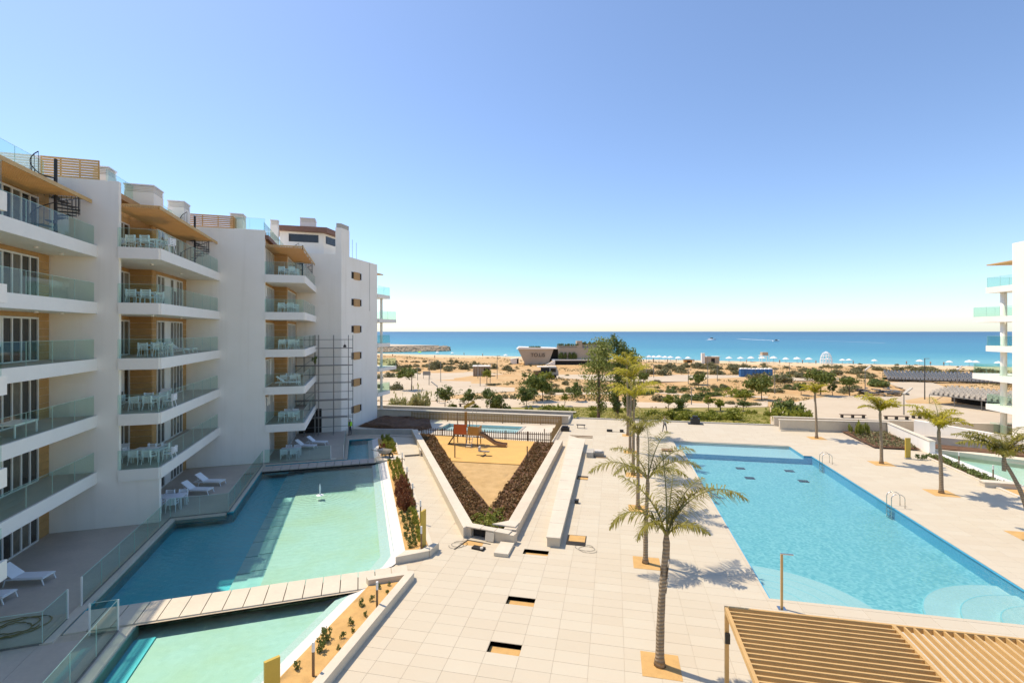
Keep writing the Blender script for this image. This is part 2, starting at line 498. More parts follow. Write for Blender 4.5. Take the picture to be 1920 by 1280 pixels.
M['leaf_bed'] = leaf_mat('bed_leaf', (0.135, 0.165, 0.03), (0.3, 0.33, 0.045), (0.495, 0.465, 0.09), .3)

# ------------------------------------------------------------------ ground, sea, roads
def shore_y(x): return 258.0 - .19 * x
def ground_z(x, y):
    s = shore_y(x) - y
    if s > 60: z = -1.6
    elif s > 0: z = -3.2 + 1.6 * (s/60)**.8
    else: z = -3.2 + s * .06
    if 20 < s < 150 and y > 100:
        z += .35 * math.sin(x*.11 + 1.3) * math.sin(y*.09) + .2 * math.sin(x*.31 + y*.2)
    return max(z, -9)
g = MB()
xs = [-3000,-1500,-800,-500] + list(range(-360, 420, 12)) + [500,800,1500,3000]
ys = [-300,-100] + list(range(0, 96, 16)) + list(range(96, 340, 5)) + [380,460]
for y in ys:
    for x in xs: g.v.append((x, y, ground_z(max(-400,min(450,x)), y)))
nx = len(xs)
for j in range(len(ys)-1):
    for i in range(nx-1):
        g.f.append((j*nx+i, j*nx+i+1, (j+1)*nx+i+1, (j+1)*nx+i)); g.mi.append(0)
structure(g.build('ground', M['ground'], smooth=True))
structure(MB().add([(-26000,200,-3.2),(26000,200,-3.2),(26000,26000,-3.2),(-26000,26000,-3.2)], [(0,1,2,3)]).build('sea', M['sea']))

GZ = -1.6
ROAD_A = [(-87.7,122.3),(-43.8,144.5),(-28.6,136.4),(4.6,145.1),(43.1,149.7),(72.8,155.9),(66.4,142.2),(38.5,133.6),(3.9,123.7),(-14.0,129.7),(-24.7,117.7),(-29.3,107.2),(-21.5,105.6),(-20.2,99.1),(-26.6,95.1),(-31.3,90.7),(-29.7,82.9),(-55.5,77.5)]
PATH_B = [(-55.1,76.9),(-29.4,82.3),(-29.6,85.7),(-18.7,89.5),(-15.1,86.0),(-4.7,88.1),(8.3,88.9),(22.7,90.6),(27.3,94.9),(25.2,87.5),(7.7,82.7),(-6.1,81.0),(-16.4,78.2),(-26.8,73.8),(-49.5,69.1)]
PARKING = [(25.4,87.0),(33.0,96.0),(41.8,105.3),(54.1,106.3),(62.2,120.2),(65.5,135.4),(77.2,139.1),(70.3,117.2),(67.3,89.9),(76.6,85.1),(73.6,81.8),(20.7,70.7)]
LAWN = [(-17.2,77.8),(-6.1,80.7),(7.7,82.4),(25.4,87.3),(20.5,70.3),(-3.7,70.0),(-15.5,70.2)]
PATH_C = [(-15.9,97.3),(8.8,106.1),(14.6,102.0),(29.3,101.8),(28.6,99.4),(14.3,99.5),(8.5,102.4),(-15.4,94.1)]
def slab_sheet(name, poly, z, m, kerb=0.05):
    return structure(MB().prism(poly, z-.25, z).build(name, m))
slab_sheet('road', ROAD_A, GZ+.06, M['road'])
slab_sheet('promenade', PATH_B, GZ+.05, M['path'])
slab_sheet('car_park', PARKING, GZ+.055, M['road'])
slab_sheet('lawn', LAWN, GZ+.045, M['lawn'])
slab_sheet('footpath', PATH_C, GZ+.04, M['path'])

# ------------------------------------------------------------------ plaza with its pools
POOL = [(6.3,21.7),(17.15,21.7),(17.15,47.2),(16.5,47.2),(16.5,51.0),(5.9,51.0),(5.9,47.2),(6.3,47.2)]
POND = [BL(*p) for p in ((-10.35,21.72),(-10.4,33.35),(-7.4,33.35),(-7.4,44.0),(-1.05,44.0),(-1.05,51.8),(1.5,51.8),(1.6,25.0),(.95,23.3),(.1,21.72),(-8.0,21.72))]
POND2 = [BL(-8.0,12.0), BL(-8.0,21.7), BL(.1,21.7), (-10.6,18.5), (-10.6,6.0)]
POND_HOLE = [BL(*p) for p in ((-10.35,21.6),(-10.4,33.35),(-7.4,33.35),(-7.4,44.0),(-1.05,44.0),(-1.05,51.8),(1.7,51.8),(1.7,43.6),(2.15,42.1),(2.15,24.15),(1.35,23.3),(.45,21.6))]
POND2_HOLE = [BL(-8.0,12.0), BL(-8.0,21.5), BL(.35,21.5), (-10.3,18.9), (-10.3,6.0)]
KIDS = [(-19.4,50.9),(-10.3,50.9),(-10.1,55.0),(-19.2,55.0)]
RPOOL = [(28.5,41.2),(34.5,41.2),(34.5,47.3),(28.9,50.8)]
HOLES = [(-4.28+.01,-3.12-.01,16.1+.01,16.7-.01), (-4.28+.01,-3.12-.01,19.1+.01,19.7-.01), (-4.4,-3.15,23.55,24.1)]
TRENCH = [(-7.9,23.3),(-7.55,24.55),(-6.2,24.3),(-6.35,23.75),(-7.3,23.9),(-7.6,23.2)]
hole_polys = [[(a,c),(b,c),(b,d),(a,d)] for a,b,c,d in HOLES]
plaza = MB().holed([(-60,2),(45,2),(45,61.8),(-45,61.8)], [POOL, POND_HOLE, POND2_HOLE, KIDS, RPOOL] + hole_polys, -.012)
plaza.prism([(-45,61.5),(45,61.5),(45,61.8),(-45,61.8)], -1.9, -.013)
plaza = structure(plaza.build('plaza', M['grout']))

def uv(p):
    c, s = math.cos(BROT), math.sin(BROT)
    return (c*p[0]+s*p[1], -s*p[0]+c*p[1])
VPOLY = [BL(5.7,25.6), BL(5.7,52.0), (-18.5,47.0), (-5.4,46.6), (-5.4,24.8)]
def tile_free(p):
    x, y = p; u, v = uv(p)
    if u < 2.75 and v > 23.5: return False
    if u < 2.0 and v > 21.3: return False
    if x < -9.0 and y < 20.6: return False
    if inside(p, VPOLY): return False
    if y > 47.0 and x < -6.0: return False
    if x < -12 and v > 52.2: return False
    if x > 26.9 and y < 51.5: return False
    if x > 24.2 + (59.6-y)*-.06 and y > 51.4: return False
    if x > 18.4 and y > 59.0: return False
    if inside(p, TRENCH): return False
    return True
def clip_rect(rects, r):
    out = []
    a,b,c,d = r
    for (x0,x1,y0,y1) in rects:
        if x1 <= a or x0 >= b or y1 <= c or y0 >= d: out.append((x0,x1,y0,y1)); continue
        if x0 < a: out.append((x0,a,y0,y1))
        if x1 > b: out.append((b,x1,y0,y1))
        m0, m1 = max(x0,a), min(x1,b)
        if y0 < c: out.append((m0,m1,y0,c))
        if y1 > d: out.append((m0,m1,d,y1))
    return [q for q in out if q[1]-q[0] > .02 and q[3]-q[2] > .02]
POOLR = [(6.3,17.15,21.7,47.2), (5.9,16.5,47.19,51.0)]
tiles = []
for i in range(-24, 30):
    for j in range(-14, 77):
        x0 = TX0 + i*TX; y0 = TY0 + j*TY
        c = (x0+TX/2, y0+TY/2)
        if c[1] > 61.5 or not tile_free(c): continue
        rects = [(x0+.003, x0+TX-.003, y0+.003, y0+TY-.003)]
        for r in POOLR + HOLES: rects = clip_rect(rects, r)
        for q in rects: tiles.append((q, len(rects) == 1 and q[1]-q[0] > TX-.02 and q[3]-q[2] > TY-.02))
ca, sa = math.cos(R(11.83)), math.sin(R(11.83))
def in_view(x, y):
    xc = x*ca + y*sa; d = -x*sa + y*ca
    return d > 12 and abs(xc/d) < 1.07 and 11*907/d < 665 and not (x > 3.6 and y < 19.5)
whole = sorted([t for t in tiles if t[1] and in_view((t[0][0]+t[0][1])/2, (t[0][2]+t[0][3])/2)], key=lambda t: t[0][2]**2 + t[0][0]**2)[:300]
wset = set(t[0] for t in whole)
tm = MB(); hx, hy = TX/2-.003, TY/2-.003
tm.add([(-hx,-hy,-.02),(hx,-hy,-.02),(hx,hy,-.02),(-hx,hy,-.02),(-hx,-hy,-.003),(hx,-hy,-.003),(hx,hy,-.003),(-hx,hy,-.003),
        (-hx+.004,-hy+.004,0),(hx-.004,-hy+.004,0),(hx-.004,hy-.004,0),(-hx+.004,hy-.004,0)],
       [(0,1,5,4),(1,2,6,5),(2,3,7,6),(3,0,4,7),(4,5,9,8),(5,6,10,9),(6,7,11,10),(7,4,8,11),(8,9,10,11)])
tile_me = tm.mesh('paving_tile', M['paving'])
rt = random.Random(3)
for q, _ in whole:
    inst('paving_tile', tile_me, plaza, ((q[0]+q[1])/2, (q[2]+q[3])/2, rt.uniform(-.002,.001)))
rest = MB()
for q, _ in tiles:
    if q in wset: continue
    rest.add([(q[0],q[2],-.02),(q[1],q[2],-.02),(q[1],q[3],-.02),(q[0],q[3],-.02),(q[0],q[2],0),(q[1],q[2],0),(q[1],q[3],0),(q[0],q[3],0)],
             [(4,5,6,7),(0,1,5,4),(1,2,6,5),(2,3,7,6),(3,0,4,7)])
stuff(rest.build('far_paving_tiles', M['paving'], plaza))
# openings where tiles are lifted: sandy bed, sides, a few fittings
hb = MB()
for a,b,c,d in HOLES:
    hb.sheet([(a,c),(b,c),(b,d),(a,d)], -.17)
    for p, q in (((a,c),(b,c)),((b,c),(b,d)),((b,d),(a,d)),((a,d),(a,c))):
        hb.add([(*p,-.17),(*q,-.17),(*q,-.012),(*p,-.012)], [(0,1,2,3),(3,2,1,0)])
structure(hb.build('tile_bed', M['sand_bed']))

def basin(name, poly, z, top, mfloor, mwall, skip=()):
    a = sum(poly[i][0]*poly[(i+1)%len(poly)][1]-poly[(i+1)%len(poly)][0]*poly[i][1] for i in range(len(poly)))
    if a < 0: poly = poly[::-1]
    m = MB(); m.sheet(poly, z); m.cur = 1
    n = len(poly)
    for i in range(n):
        p, q = poly[i], poly[(i+1)%n]
        m.add([(*p,z),(*q,z),(*q,top),(*p,top)], [(3,2,1,0)])
    return structure(m.build(name, [mfloor, mwall]))
# main swimming pool: deep tank, shallow shelf behind a step, quarter-round steps in the two near corners
pm = MB()
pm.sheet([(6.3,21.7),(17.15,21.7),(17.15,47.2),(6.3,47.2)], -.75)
pm.cur = 1
def wall(m, p, q, z0, z1): m.add([(*p,z0),(*q,z0),(*q,z1),(*p,z1)], [(3,2,1,0)])
for p, q in (((6.3,21.7),(17.15,21.7)),((17.15,21.7),(17.15,47.2)),((6.3,47.2),(6.3,21.7))): wall(pm, p, q, -.75, -.012)
wall(pm, (17.15,47.2), (6.3,47.2), -.75, -.30)
wall(pm, (17.15,47.2), (16.5,47.2), -.30, -.012); wall(pm, (6.3,47.2),(5.9,47.2), -.30, -.012)
for p, q in (((16.5,47.2),(16.5,51)),((16.5,51),(5.9,51)),((5.9,51),(5.9,47.2))): wall(pm, p, q, -.30, -.012)
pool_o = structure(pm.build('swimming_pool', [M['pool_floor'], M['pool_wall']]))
MB().sheet([(5.9,47.2),(16.5,47.2),(16.5,51),(5.9,51)], -.30).build('shallow_shelf', M['pool_step'], pool_o)
MB().box(5.9,16.5,50.8,50.95,-.3,-.03).build('overflow_ledge', M['kerb'], pool_o)
for cx, sx, radii in ((6.3, 1, (4.6,3.5,2.5,1.5)), (17.15, -1, (4.8,3.6,2.4,1.2))):
    for k, r in enumerate(radii):
        z1 = -.75 + .14*(k+1)
        poly = [(cx+sx*.003,21.703)] + [(cx + sx*(.003+r*math.cos(a)), 21.703 + r*math.sin(a)*.93) for a in [i*PI/2/18 for i in range(19)]]
        so = MB().prism(poly, z1-.14, z1, bottom=False).build('corner_step', M['pool_step'], pool_o)
        ed = MB()
        for a0 in [i*PI/2/18 for i in range(18)]:
            a1 = a0 + PI/36
            P4 = [(cx+sx*(.003+(r-w)*math.cos(a)), 21.703+(r-w)*math.sin(a)*.93, z1+.003) for a, w in ((a0,.0),(a1,.0),(a1,.045),(a0,.045))]
            ed.add(P4, [(0,1,2,3) if sx > 0 else (3,2,1,0)])
        ed.build('step_edge_strip', M['step_edge'], so)
for (x, y) in ((10.67,44.6),(14.5,44.6),(10.7,41.8),(14.6,41.8)):
    MB().box(x-.35,x+.35,y-.28,y+.28,-.749,-.72).build('drain_grate', M['dark'], pool_o)
structure(MB().sheet([(p[0],p[1]) for p in POOL], -.07).build('pool_water', M['pool_water']))
# dark gutter line round the pool
gl = MB()
for (x0,x1,y0,y1) in ((6.3,6.36,21.7,47.2),(17.09,17.15,21.7,47.2),(6.36,17.09,21.7,21.76)):
    gl.box(x0+.002,x1-.002,y0+.002,y1-.002,-.068,-.03)
gl.build('edge_tile', M['pool_wall'], pool_o)

# reflecting pond beside the apartments: deep along the building, two ledges, then a pale shallow floor
dm = MB()
def Bpoly(*pts): return [BL(*p) for p in pts]
dm.sheet(Bpoly((-10.6,22.2),(-5.6,22.2),(-5.6,44.1),(-10.6,44.1)), -.66)
dm.cur = 1
a, b = BL(-5.6,21.0), BL(-5.6,44.1); dm.add([(*a,-.66),(*b,-.66),(*b,-.56),(*a,-.56)], [(0,1,2,3),(3,2,1,0)])
pond_o = structure(dm.build('pond_basin', [M['deep_floor'], M['deep_floor']]))
lm = MB()
for k in range(12):
    v0 = 22.2 + k*1.83
    lm.prism(Bpoly((-5.6,v0+.03),(-5.0,v0+.03),(-5.0,v0+1.8),(-5.6,v0+1.8)), -.66, -.56, bottom=False)
    lm.prism(Bpoly((-4.98,v0+.03),(-4.3,v0+.03),(-4.3,v0+1.8),(-4.98,v0+1.8)), -.66, -.49, bottom=False)
lm.build('pond_ledge', M['ledge'], pond_o)
MB().prism(Bpoly((-4.28,22.2),(1.6,22.2),(1.6,44.1),(-4.28,44.1)), -.67, -.42, bottom=False).build('shallow_bed', M['shallow_floor'], pond_o)
MB().prism(Bpoly((-1.1,44.11),(1.4,44.11),(1.4,52.0),(-1.1,52.0)), -.9, -.6, bottom=False).build('side_bed', M['deep_floor'], pond_o)
wm = MB()
for i in range(len(POND)-4):
    p, q = POND[i], POND[(i+1)%len(POND)]
    wm.add([(*p,-.70),(*q,-.70),(*q,-.013),(*p,-.013)], [(0,1,2,3),(3,2,1,0)])
wm.build('pond_wall', M['deep_floor'], pond_o)
structure(MB().sheet(POND, -.10).build('pond_water', M['pond_water']))
lp = structure(MB().sheet([BL(-10.4,12),BL(-10.4,23.0),BL(.6,23.0),(-10.5,18.4),(-10.5,6)], -.50).build('lower_pond_basin', M['shallow_floor']))
MB().prism(Bpoly((-8.3,12),(-7.3,12),(-7.3,21.3),(-8.3,21.3)), -.52, -.44, bottom=False).build('pond_ledge', M['deep_floor'], lp)
wm = MB()
for i in (0,):
    p, q = POND2[i], POND2[(i+1)%len(POND2)]
    wm.add([(*p,-.52),(*q,-.52),(*q,-.013),(*p,-.013)], [(0,1,2,3),(3,2,1,0)])
wm.build('pond_wall', M['ledge'], lp)
structure(MB().sheet(POND2, -.10).build('lower_pond_water', M['pond_water']))
kb = basin('paddling_pool', KIDS, -.35, -.013, M['kids_floor'], M['kids_floor'])
structure(MB().sheet(KIDS, -.08).build('paddling_pool_water', M['kids_water']))
for x in (-19.55, -10.3):
    MB().prism([(x,50.8),(x+.28,50.8),(x+.45,55.1),(x+.17,55.1)], -.02, .05).build('coping', M['concrete'], kb)
rb = basin('east_pond', RPOOL, -.4, -.013, M['shallow_floor'], M['kerb'])
structure(MB().sheet(RPOOL, -.1).build('east_pond_water', M['pond_water']))
MB().prism([(27.5,41.0),(28.5,41.0),(28.88,50.9),(27.9,50.9)], -.01, .05).build('pebble_margin', M['pebble'], rb)
MB().prism([(28.3,51.3),(28.6,50.9),(34.6,47.35),(34.9,47.8)], -.01, .3).build('coping', M['kerb'], rb)
MB().prism([(34.4,51.6),(28.7,51.6),(28.7,51.2),(34.4,47.9)], -.01, .06).build('bank', M['kerb'], rb)

# terrace along the apartments
tz = .03
terr = structure(MB().prism(Bpoly((-18,14),(-10.75,14),(-10.75,33.1),(-7.75,33.1),(-7.75,44.6),(-18,44.6)), -.2, .0).build('terrace', M['terrace']))
MB().prism(Bpoly((-7.7,44.62),(-1.4,44.62),(-1.4,56.4),(-7.7,56.4)), -.2, .006).build('rear_terrace', M['terrace'], terr)
MB().prism(Bpoly((-10.74,14),(-8.45,14),(-8.45,21.1),(-10.74,21.1)), -.2, .003).build('landing', M['terrace'], terr)
km = MB()
for q in ((-10.74,-10.36,21.15,33.0),(-10.74,-7.76,33.02,33.34),(-7.74,-7.41,33.36,44.0),(-8.44,-8.02,13,21.4)):
    km.prism(Bpoly((q[0],q[2]),(q[1],q[2]),(q[1],q[3]),(q[0],q[3])), -.3, .045)
km.prism(Bpoly((-7.7,44.05),(-2.0,44.05),(-2.0,44.6),(-7.7,44.6)), -.3, .04)
km.build('pond_kerb', M['kerb'], terr)
# plank walkways of stone slabs over the ponds
def walkway(label, u0, u1, v0, v1, n, z, m):
    root = structure(MB().prism(Bpoly((u0,v0+.3),(u1,v0+.3),(u1,v1-.3),(u0,v1-.3)), z-.32, z-.1).build('walkway', M['dark']))
    w = (u1-u0)/n
    me = MB().box(-w/2+.018, w/2-.018, -(v1-v0)/2, (v1-v0)/2, -.09, 0).mesh('walkway_slab', m)
    for i in range(n):
        p = BL(u0+w*(i+.5), (v0+v1)/2)
        inst('walkway_slab', me, root, (p[0], p[1], z), BROT)
    return root
walkway('', -10.3, 2.1, 21.6, 23.15, 17, .035, M['kerb'])
walkway('', -7.4, 1.3, 42.15, 43.55, 13, .035, M['terrace'])

# white pebble margins and planting beds between ponds and plaza
pb = MB()
pb.add([(*BL(.25,23.3),-.2),(*BL(.95,24.9),-.2),(*BL(.95,42.1),-.2),(*BL(2.2,42.1),.05),(*BL(2.2,24.1),.05),(*BL(1.4,23.2),.05)], [(0,5,4,1),(1,4,3,2)])
pb.add([(*BL(.75,43.6),-.2),(*BL(.75,51.6),-.2),(*BL(1.75,51.6),.05),(*BL(1.75,43.6),.05)], [(0,3,2,1)])
pb.add([(-11.3,6,-.2),(-11.35,18.35,-.2),(-10.25,19.05,.05),(-10.25,6,.05)], [(0,3,2,1)])
pb.add([(-11.35,18.35,-.2),(*BL(-.75,21.65),-.2),(*BL(.55,21.65),.05),(-10.25,19.05,.05)], [(0,3,2,1)])
structure(pb.build('pebble_margin', M['pebble']))
def bumpy(name, poly, z, m, step=.45, amp=.05, seed=1, edge=None):
    rr = random.Random(seed)
    x0 = min(p[0] for p in poly); x1 = max(p[0] for p in poly); y0 = min(p[1] for p in poly); y1 = max(p[1] for p in poly)
    vs = [Vector(p) for p in poly]; n = len(poly)
    edges = [(i,(i+1)%n) for i in range(n)]
    y = y0
    while y < y1:
        x = x0
        while x < x1:
            p = (x+rr.uniform(-.15,.15)*step, y+rr.uniform(-.15,.15)*step)
            if inside(p, poly): vs.append(Vector(p))
            x += step
        y += step
    r = geometry.delaunay_2d_cdt(vs, edges, [], 1, 1e-5)
    out = MB()
    zs = [z + rr.uniform(-amp, amp) if k >= n else (z-.02 if edge is None else edge) for k in range(len(r[0]))]
    fs = []
    for f in r[2]:
        a,b,c = [r[0][i] for i in f[:3]]
        fs.append(tuple(f) if (b-a).cross(c-a) > 0 else tuple(reversed(f)))
    out.add([(p.x,p.y,zs[k]) for k,p in enumerate(r[0])], fs)
    return structure(out.build(name, m, smooth=True))
UBED = Bpoly((2.15,24.1),(2.9,23.95),(3.3,24.35),(3.3,42.1),(2.15,42.1))
bumpy('planting_bed', UBED, .08, M['sand_bed'], .4, .03, 2)
bumpy('planting_bed', Bpoly((1.7,43.6),(3.2,43.6),(3.2,51.0),(1.7,51.0)), .08, M['sand_bed'], .5, .04, 3)
LBED = [(-10.3,6),(-8.98,6),(-8.98,19.75),(-10.3,19.05)]
bumpy('planting_bed', LBED, .10, M['sand_bed'], .35, .03, 4)
kb2 = MB()
kb2.prism(Bpoly((3.3,24.3),(3.55,24.5),(3.55,42.0),(3.3,42.0)), -.01, .12)
kb2.prism(Bpoly((1.6,23.45),(3.2,23.65),(3.3,24.28),(2.9,23.93),(2.1,24.05)), -.01, .34)
kb2.prism(Bpoly((3.22,23.65),(3.8,24.4),(3.55,24.48),(3.31,24.27)), -.01, .34)
kb2.prism(Bpoly((1.3,42.12),(3.6,42.12),(3.6,43.58),(1.3,43.58)), -.01, .15)
kb2.prism(Bpoly((3.2,43.6),(3.4,43.6),(3.4,51.0),(3.2,51.0)), -.01, .2)
structure(kb2.build('bed_kerb', M['kerb']))
kb3 = MB()
kb3.prism([(-8.96,6),(-8.62,6),(-8.62,20.05),(-8.96,19.8)], -.01, .34)
kb3.prism([(-8.63,20.07),(-8.75,20.3),(-10.55,19.35),(-10.32,19.1)], -.01, .30)
structure(kb3.build('lower_bed_kerb', M['kerb']))

# V-shaped planter with playground
def tagged(o, label, cat, group=None): return tag(o, label, cat, group)
vp = thing('planter_wall', 'V shaped limestone planter wall around the playground and its hedging', 'planter', (0,0,0))
MB().prism(Bpoly((5.25,25.35),(5.85,25.75),(5.85,52.3),(5.25,52.3)), -.012, .55).build('wall', M['kerb'], vp)
MB().prism([(-5.68,25.0),(-5.02,24.98),(-4.75,46.5),(-5.42,46.5)], -.012, .55).build('wall', M['wall_lime'], vp)
A_, B_ = Vector((-7.72,24.93)), Vector((-5.02,24.36))
nrm = Vector((.21,.98))*.45
def vfront(t0, t1, z0, z1, off0=0., off1=1., m=M['wall_lime'], name='wall'):
    p, q = A_.lerp(B_, t0), A_.lerp(B_, t1)
    return MB().prism([tuple(p+nrm*off0), tuple(q+nrm*off0), tuple(q+nrm*off1), tuple(p+nrm*off1)], z0, z1).build(name, m, vp)
vfront(0, .1, -.012, .5); vfront(.42, 1, -.012, .5); vfront(.1, .42, -.012, .5, .6, 1., M['dark'], 'hatch_shade_panel')  # recessed dark panel paints the shade inside the hatch
vfront(-.02, .3, .503, .56, -.1, 1.0, M['kerb'], 'cap_slab'); vfront(.31, .6, .503, .555, -.05, .9, M['kerb'], 'cap_slab')
vfront(.61, .9, .503, .56, -.08, .95, M['kerb'], 'cap_slab')
MB().prism([(-6.4,25.35),(-5.1,25.2),(-5.0,25.9),(-5.65,25.95)], .553, .62).build('cap_slab', M['kerb'], vp)
pl = MB().cbox((0,0,.22),(.5,.04,.44)).build('loose_slab', M['kerb'], None, loc=(-6.35,24.5,.03)); pl.rotation_euler = (R(-14),0,R(-12))
tag(pl, 'small stone slab leaning on the open hatch of the V shaped planter', 'slab')
ls = MB().cbox((0,0,.09),(.72,1.3,.16)).build('loose_slab', M['kerb'], None, loc=(-5.35,23.65,.0), rz=R(-2))
tag(ls, 'thick limestone slab lying on the paving before the planter front', 'slab')
structure(MB().prism(TRENCH, -.011, -.004).build('bare_screed', M['sand_bed']))
tr = MB()
for p, q in zip(TRENCH[:2], TRENCH[1:3]):
    d = (Vector(q)-Vector(p)).normalized(); nn = Vector((d.y,-d.x))*.09
    tr.prism([p, q, tuple(Vector(q)+nn), tuple(Vector(p)+nn)], -.01, .004)
structure(tr.build('trench', M['dark']))
bx_ = thing('junction_box', 'open dark service box in the bare patch before the planter', 'box', (-6.65,23.6,0), R(-12))
MB().box(-.35,.3,-.16,.16,-.002,.09).build('box', M['dark'], bx_)
MB().tube((.2,-.1,.09),(.2,-.1,.16),.08,n=10).build('cap', M['cloth_white'], bx_)

bumpy('hedge_soil', [BL(5.85,25.9),BL(5.85,51.5),(-18.2,47.3),(-13.2,38.2),(-7.26,28.4),(-7.36,38.3),(-7.5,46.5),(-5.45,46.45),(-5.66,25.1)], .30, M['brownearth'], .5, .06, 5)
sandp = bumpy('play_sand', [(-7.26,28.5),(-7.38,38.25),(-13.1,38.15)], .24, M['sand'], .45, .05, 6)
structure(MB().prism([(-7.3,38.3),(-13.15,38.2),(-18.1,47.3),(-7.3,46.6)], .0, .27).build('rubber_surface', M['rubber']))
structure(MB().prism([(-45,47.1),(-5.9,47.1),(-5.9,61.4),(-45,61.4)][:2] + [(-5.9,50.88),(-45,50.88)], -.011, .0).build('pool_deck', M['kerb']))
structure(MB().prism([(-45,50.885),(-19.45,50.885),(-19.25,55.02),(-45,55.02)], -.011, .0).build('pool_deck', M['kerb']))
structure(MB().prism([(-10.25,50.885),(-5.9,50.885),(-5.9,55.02),(-10.05,55.02)], -.011, .0).build('pool_deck', M['kerb']))
structure(MB().prism([(-45,55.025),(-5.9,55.025),(-5.9,57.2),(-45,57.2)], -.011, .0).build('pool_deck', M['kerb']))

# long limestone bench beside the planter
bn = thing('bench', 'long low limestone bench running parallel to the planter wall', 'bench', (0,0,0))
MB().prism([(-3.32,24.6),(-2.68,24.6),(-2.72,47.5),(-4.3,49.3),(-4.42,49.3)], 0, .44).build('plinth', M['wall_lime'], bn)
for k in range(12):
    y0 = 24.56 + k*1.92; t0 = max(0,(y0-24.6)/24.7); t1 = max(0,(y0+1.9-24.6)/24.7)
    MB().prism([(-3.36-.95*t0,y0),(-2.64-.03*t0,y0),(-2.64-.03*t1,y0+1.9),(-3.36-.95*t1,y0+1.9)], .443, .5).build('seat_slab', M['kerb'], bn)

# retaining walls at the sea side
rw = thing('garden_wall', 'low limestone retaining wall behind the picket fence', 'wall', (0,0,0))
MB().prism([(-42,57.3),(-5.2,57.3),(-5.2,57.65),(-42,57.65)], -.012, .95).build('wall', M['wall_lime'], rw)
MB().prism([(-42,57.2),(-5.1,57.2),(-5.1,57.75),(-42,57.75)], .953, 1.03).build('coping', M['kerb'], rw)
rw = thing('garden_wall', 'outer limestone parapet along the promenade lawn', 'wall', (0,0,0))
MB().prism([(-44,61.45),(-5.0,61.45),(-5.0,61.8),(-44,61.8)], -.012, .75).build('wall', M['concrete'], rw)
MB().prism([(-44,61.35),(-4.6,61.35),(-4.6,61.9),(-44,61.9)], .753, .83).build('coping', M['kerb'], rw)
structure(MB().prism([(-44,57.8),(-5.2,57.8),(-5.2,61.3),(-44,61.3)], -.011, .45).build('wall_ledge', M['concrete']))
structure(MB().prism([(-4.55,61.45),(18.3,61.45),(18.3,61.75),(-4.55,61.75)], -.011, .12).build('plaza_kerb', M['concrete']))
rw = thing('garden_wall', 'long limestone wall at the plaza corner before the car park', 'wall', (0,0,0))
MB().prism([(18.35,61.4),(46,61.4),(46,61.75),(18.35,61.75)], -.012, 1.0).build('wall', M['wall_lime'], rw)
MB().prism([(18.3,61.35),(46,61.35),(46,61.8),(18.3,61.8)], 1.003, 1.08).build('coping', M['kerb'], rw)
rw = thing('garden_wall', 'lower limestone wall standing before the long corner wall', 'wall', (0,0,0))
MB().prism([(18.1,58.6),(29.2,59.4),(29.2,59.75),(18.1,58.95)], -.012, 1.15).build('wall', M['wall_lime'], rw)
MB().prism([(18.05,58.55),(29.25,59.35),(29.25,59.8),(18.05,59.0)], 1.153, 1.23).build('coping', M['kerb'], rw)
MB().prism([(18.1,58.3),(21.0,58.5),(21.0,58.78),(18.1,58.58)], -.012, .14).build('step', M['kerb'], rw)
rw = thing('garden_wall', 'white rendered ramp wall beside the triangular shrub bed', 'wall', (0,0,0))
MB().prism([(28.9,59.3),(29.25,59.3),(28.3,50.3),(27.85,50.3)], -.012, 1.12).build('wall', M['render'], rw)
MB().prism([(28.85,59.32),(29.3,59.32),(28.36,50.25),(27.79,50.25)], 1.123, 1.17).build('coping', M['kerb'], rw)
rw = thing('garden_wall', 'white rendered wall sloping down to the east apartment block', 'wall', (0,0,0))
vs = [(31.5,61.2),(34.8,58.0),(39.2,54.0)]
m_ = MB()
m_.add([(31.5,59.5,-.01),(39.4,53.0,-.01),(39.4,53.0,.75),(31.5,59.5,1.5),(31.8,59.8,-.01),(39.7,53.3,-.01),(39.7,53.3,.75),(31.8,59.8,1.5)],
       [(0,1,2,3),(5,4,7,6),(3,2,6,7),(1,5,6,2),(4,0,3,7)])
m_.build('wall', M['render'], rw)
MB().prism([(29.3,54.6),(36.5,52.0),(36.5,52.4),(29.3,55.0)], -.012, .8).build('lower_wall', M['wall_lime'], rw)
structure(MB().prism([(29.3,52.3),(36.5,50.2),(36.5,51.9),(29.3,54.5)], -.011, .12).build('shrub_soil', M['brownearth']))
bumpy('shrub_soil', [(24.0,51.45),(27.75,51.3),(28.85,59.2),(24.3,58.9)], .16, M['brownearth'], .5, .1, 8)
bumpy('shrub_soil', [(26.35,41.0),(27.45,41.0),(27.85,49.2),(26.9,49.2)], .08, M['brownearth'], .5, .05, 9)
structure(MB().prism([(26.1,36.0),(26.34,36.0),(26.88,49.4),(26.64,49.4)], -.011, .1).build('bed_kerb', M['kerb']))
structure(MB().prism([(26.4,33.0),(29.5,33.0),(29.5,40.0),(26.5,40.0)], -.011, .03).build('sand_bed', M['sand_bed']))
rb_ = thing('bench', 'short limestone bench at the foot of the east pond bed', 'bench', (26.6,40.5,0), R(-4))
MB().box(-.9,1.1,-.3,.3,0,.3).build('plinth', M['wall_lime'], rb_); MB().box(-.95,1.15,-.34,.34,.303,.38).build('seat_slab', M['kerb'], rb_)
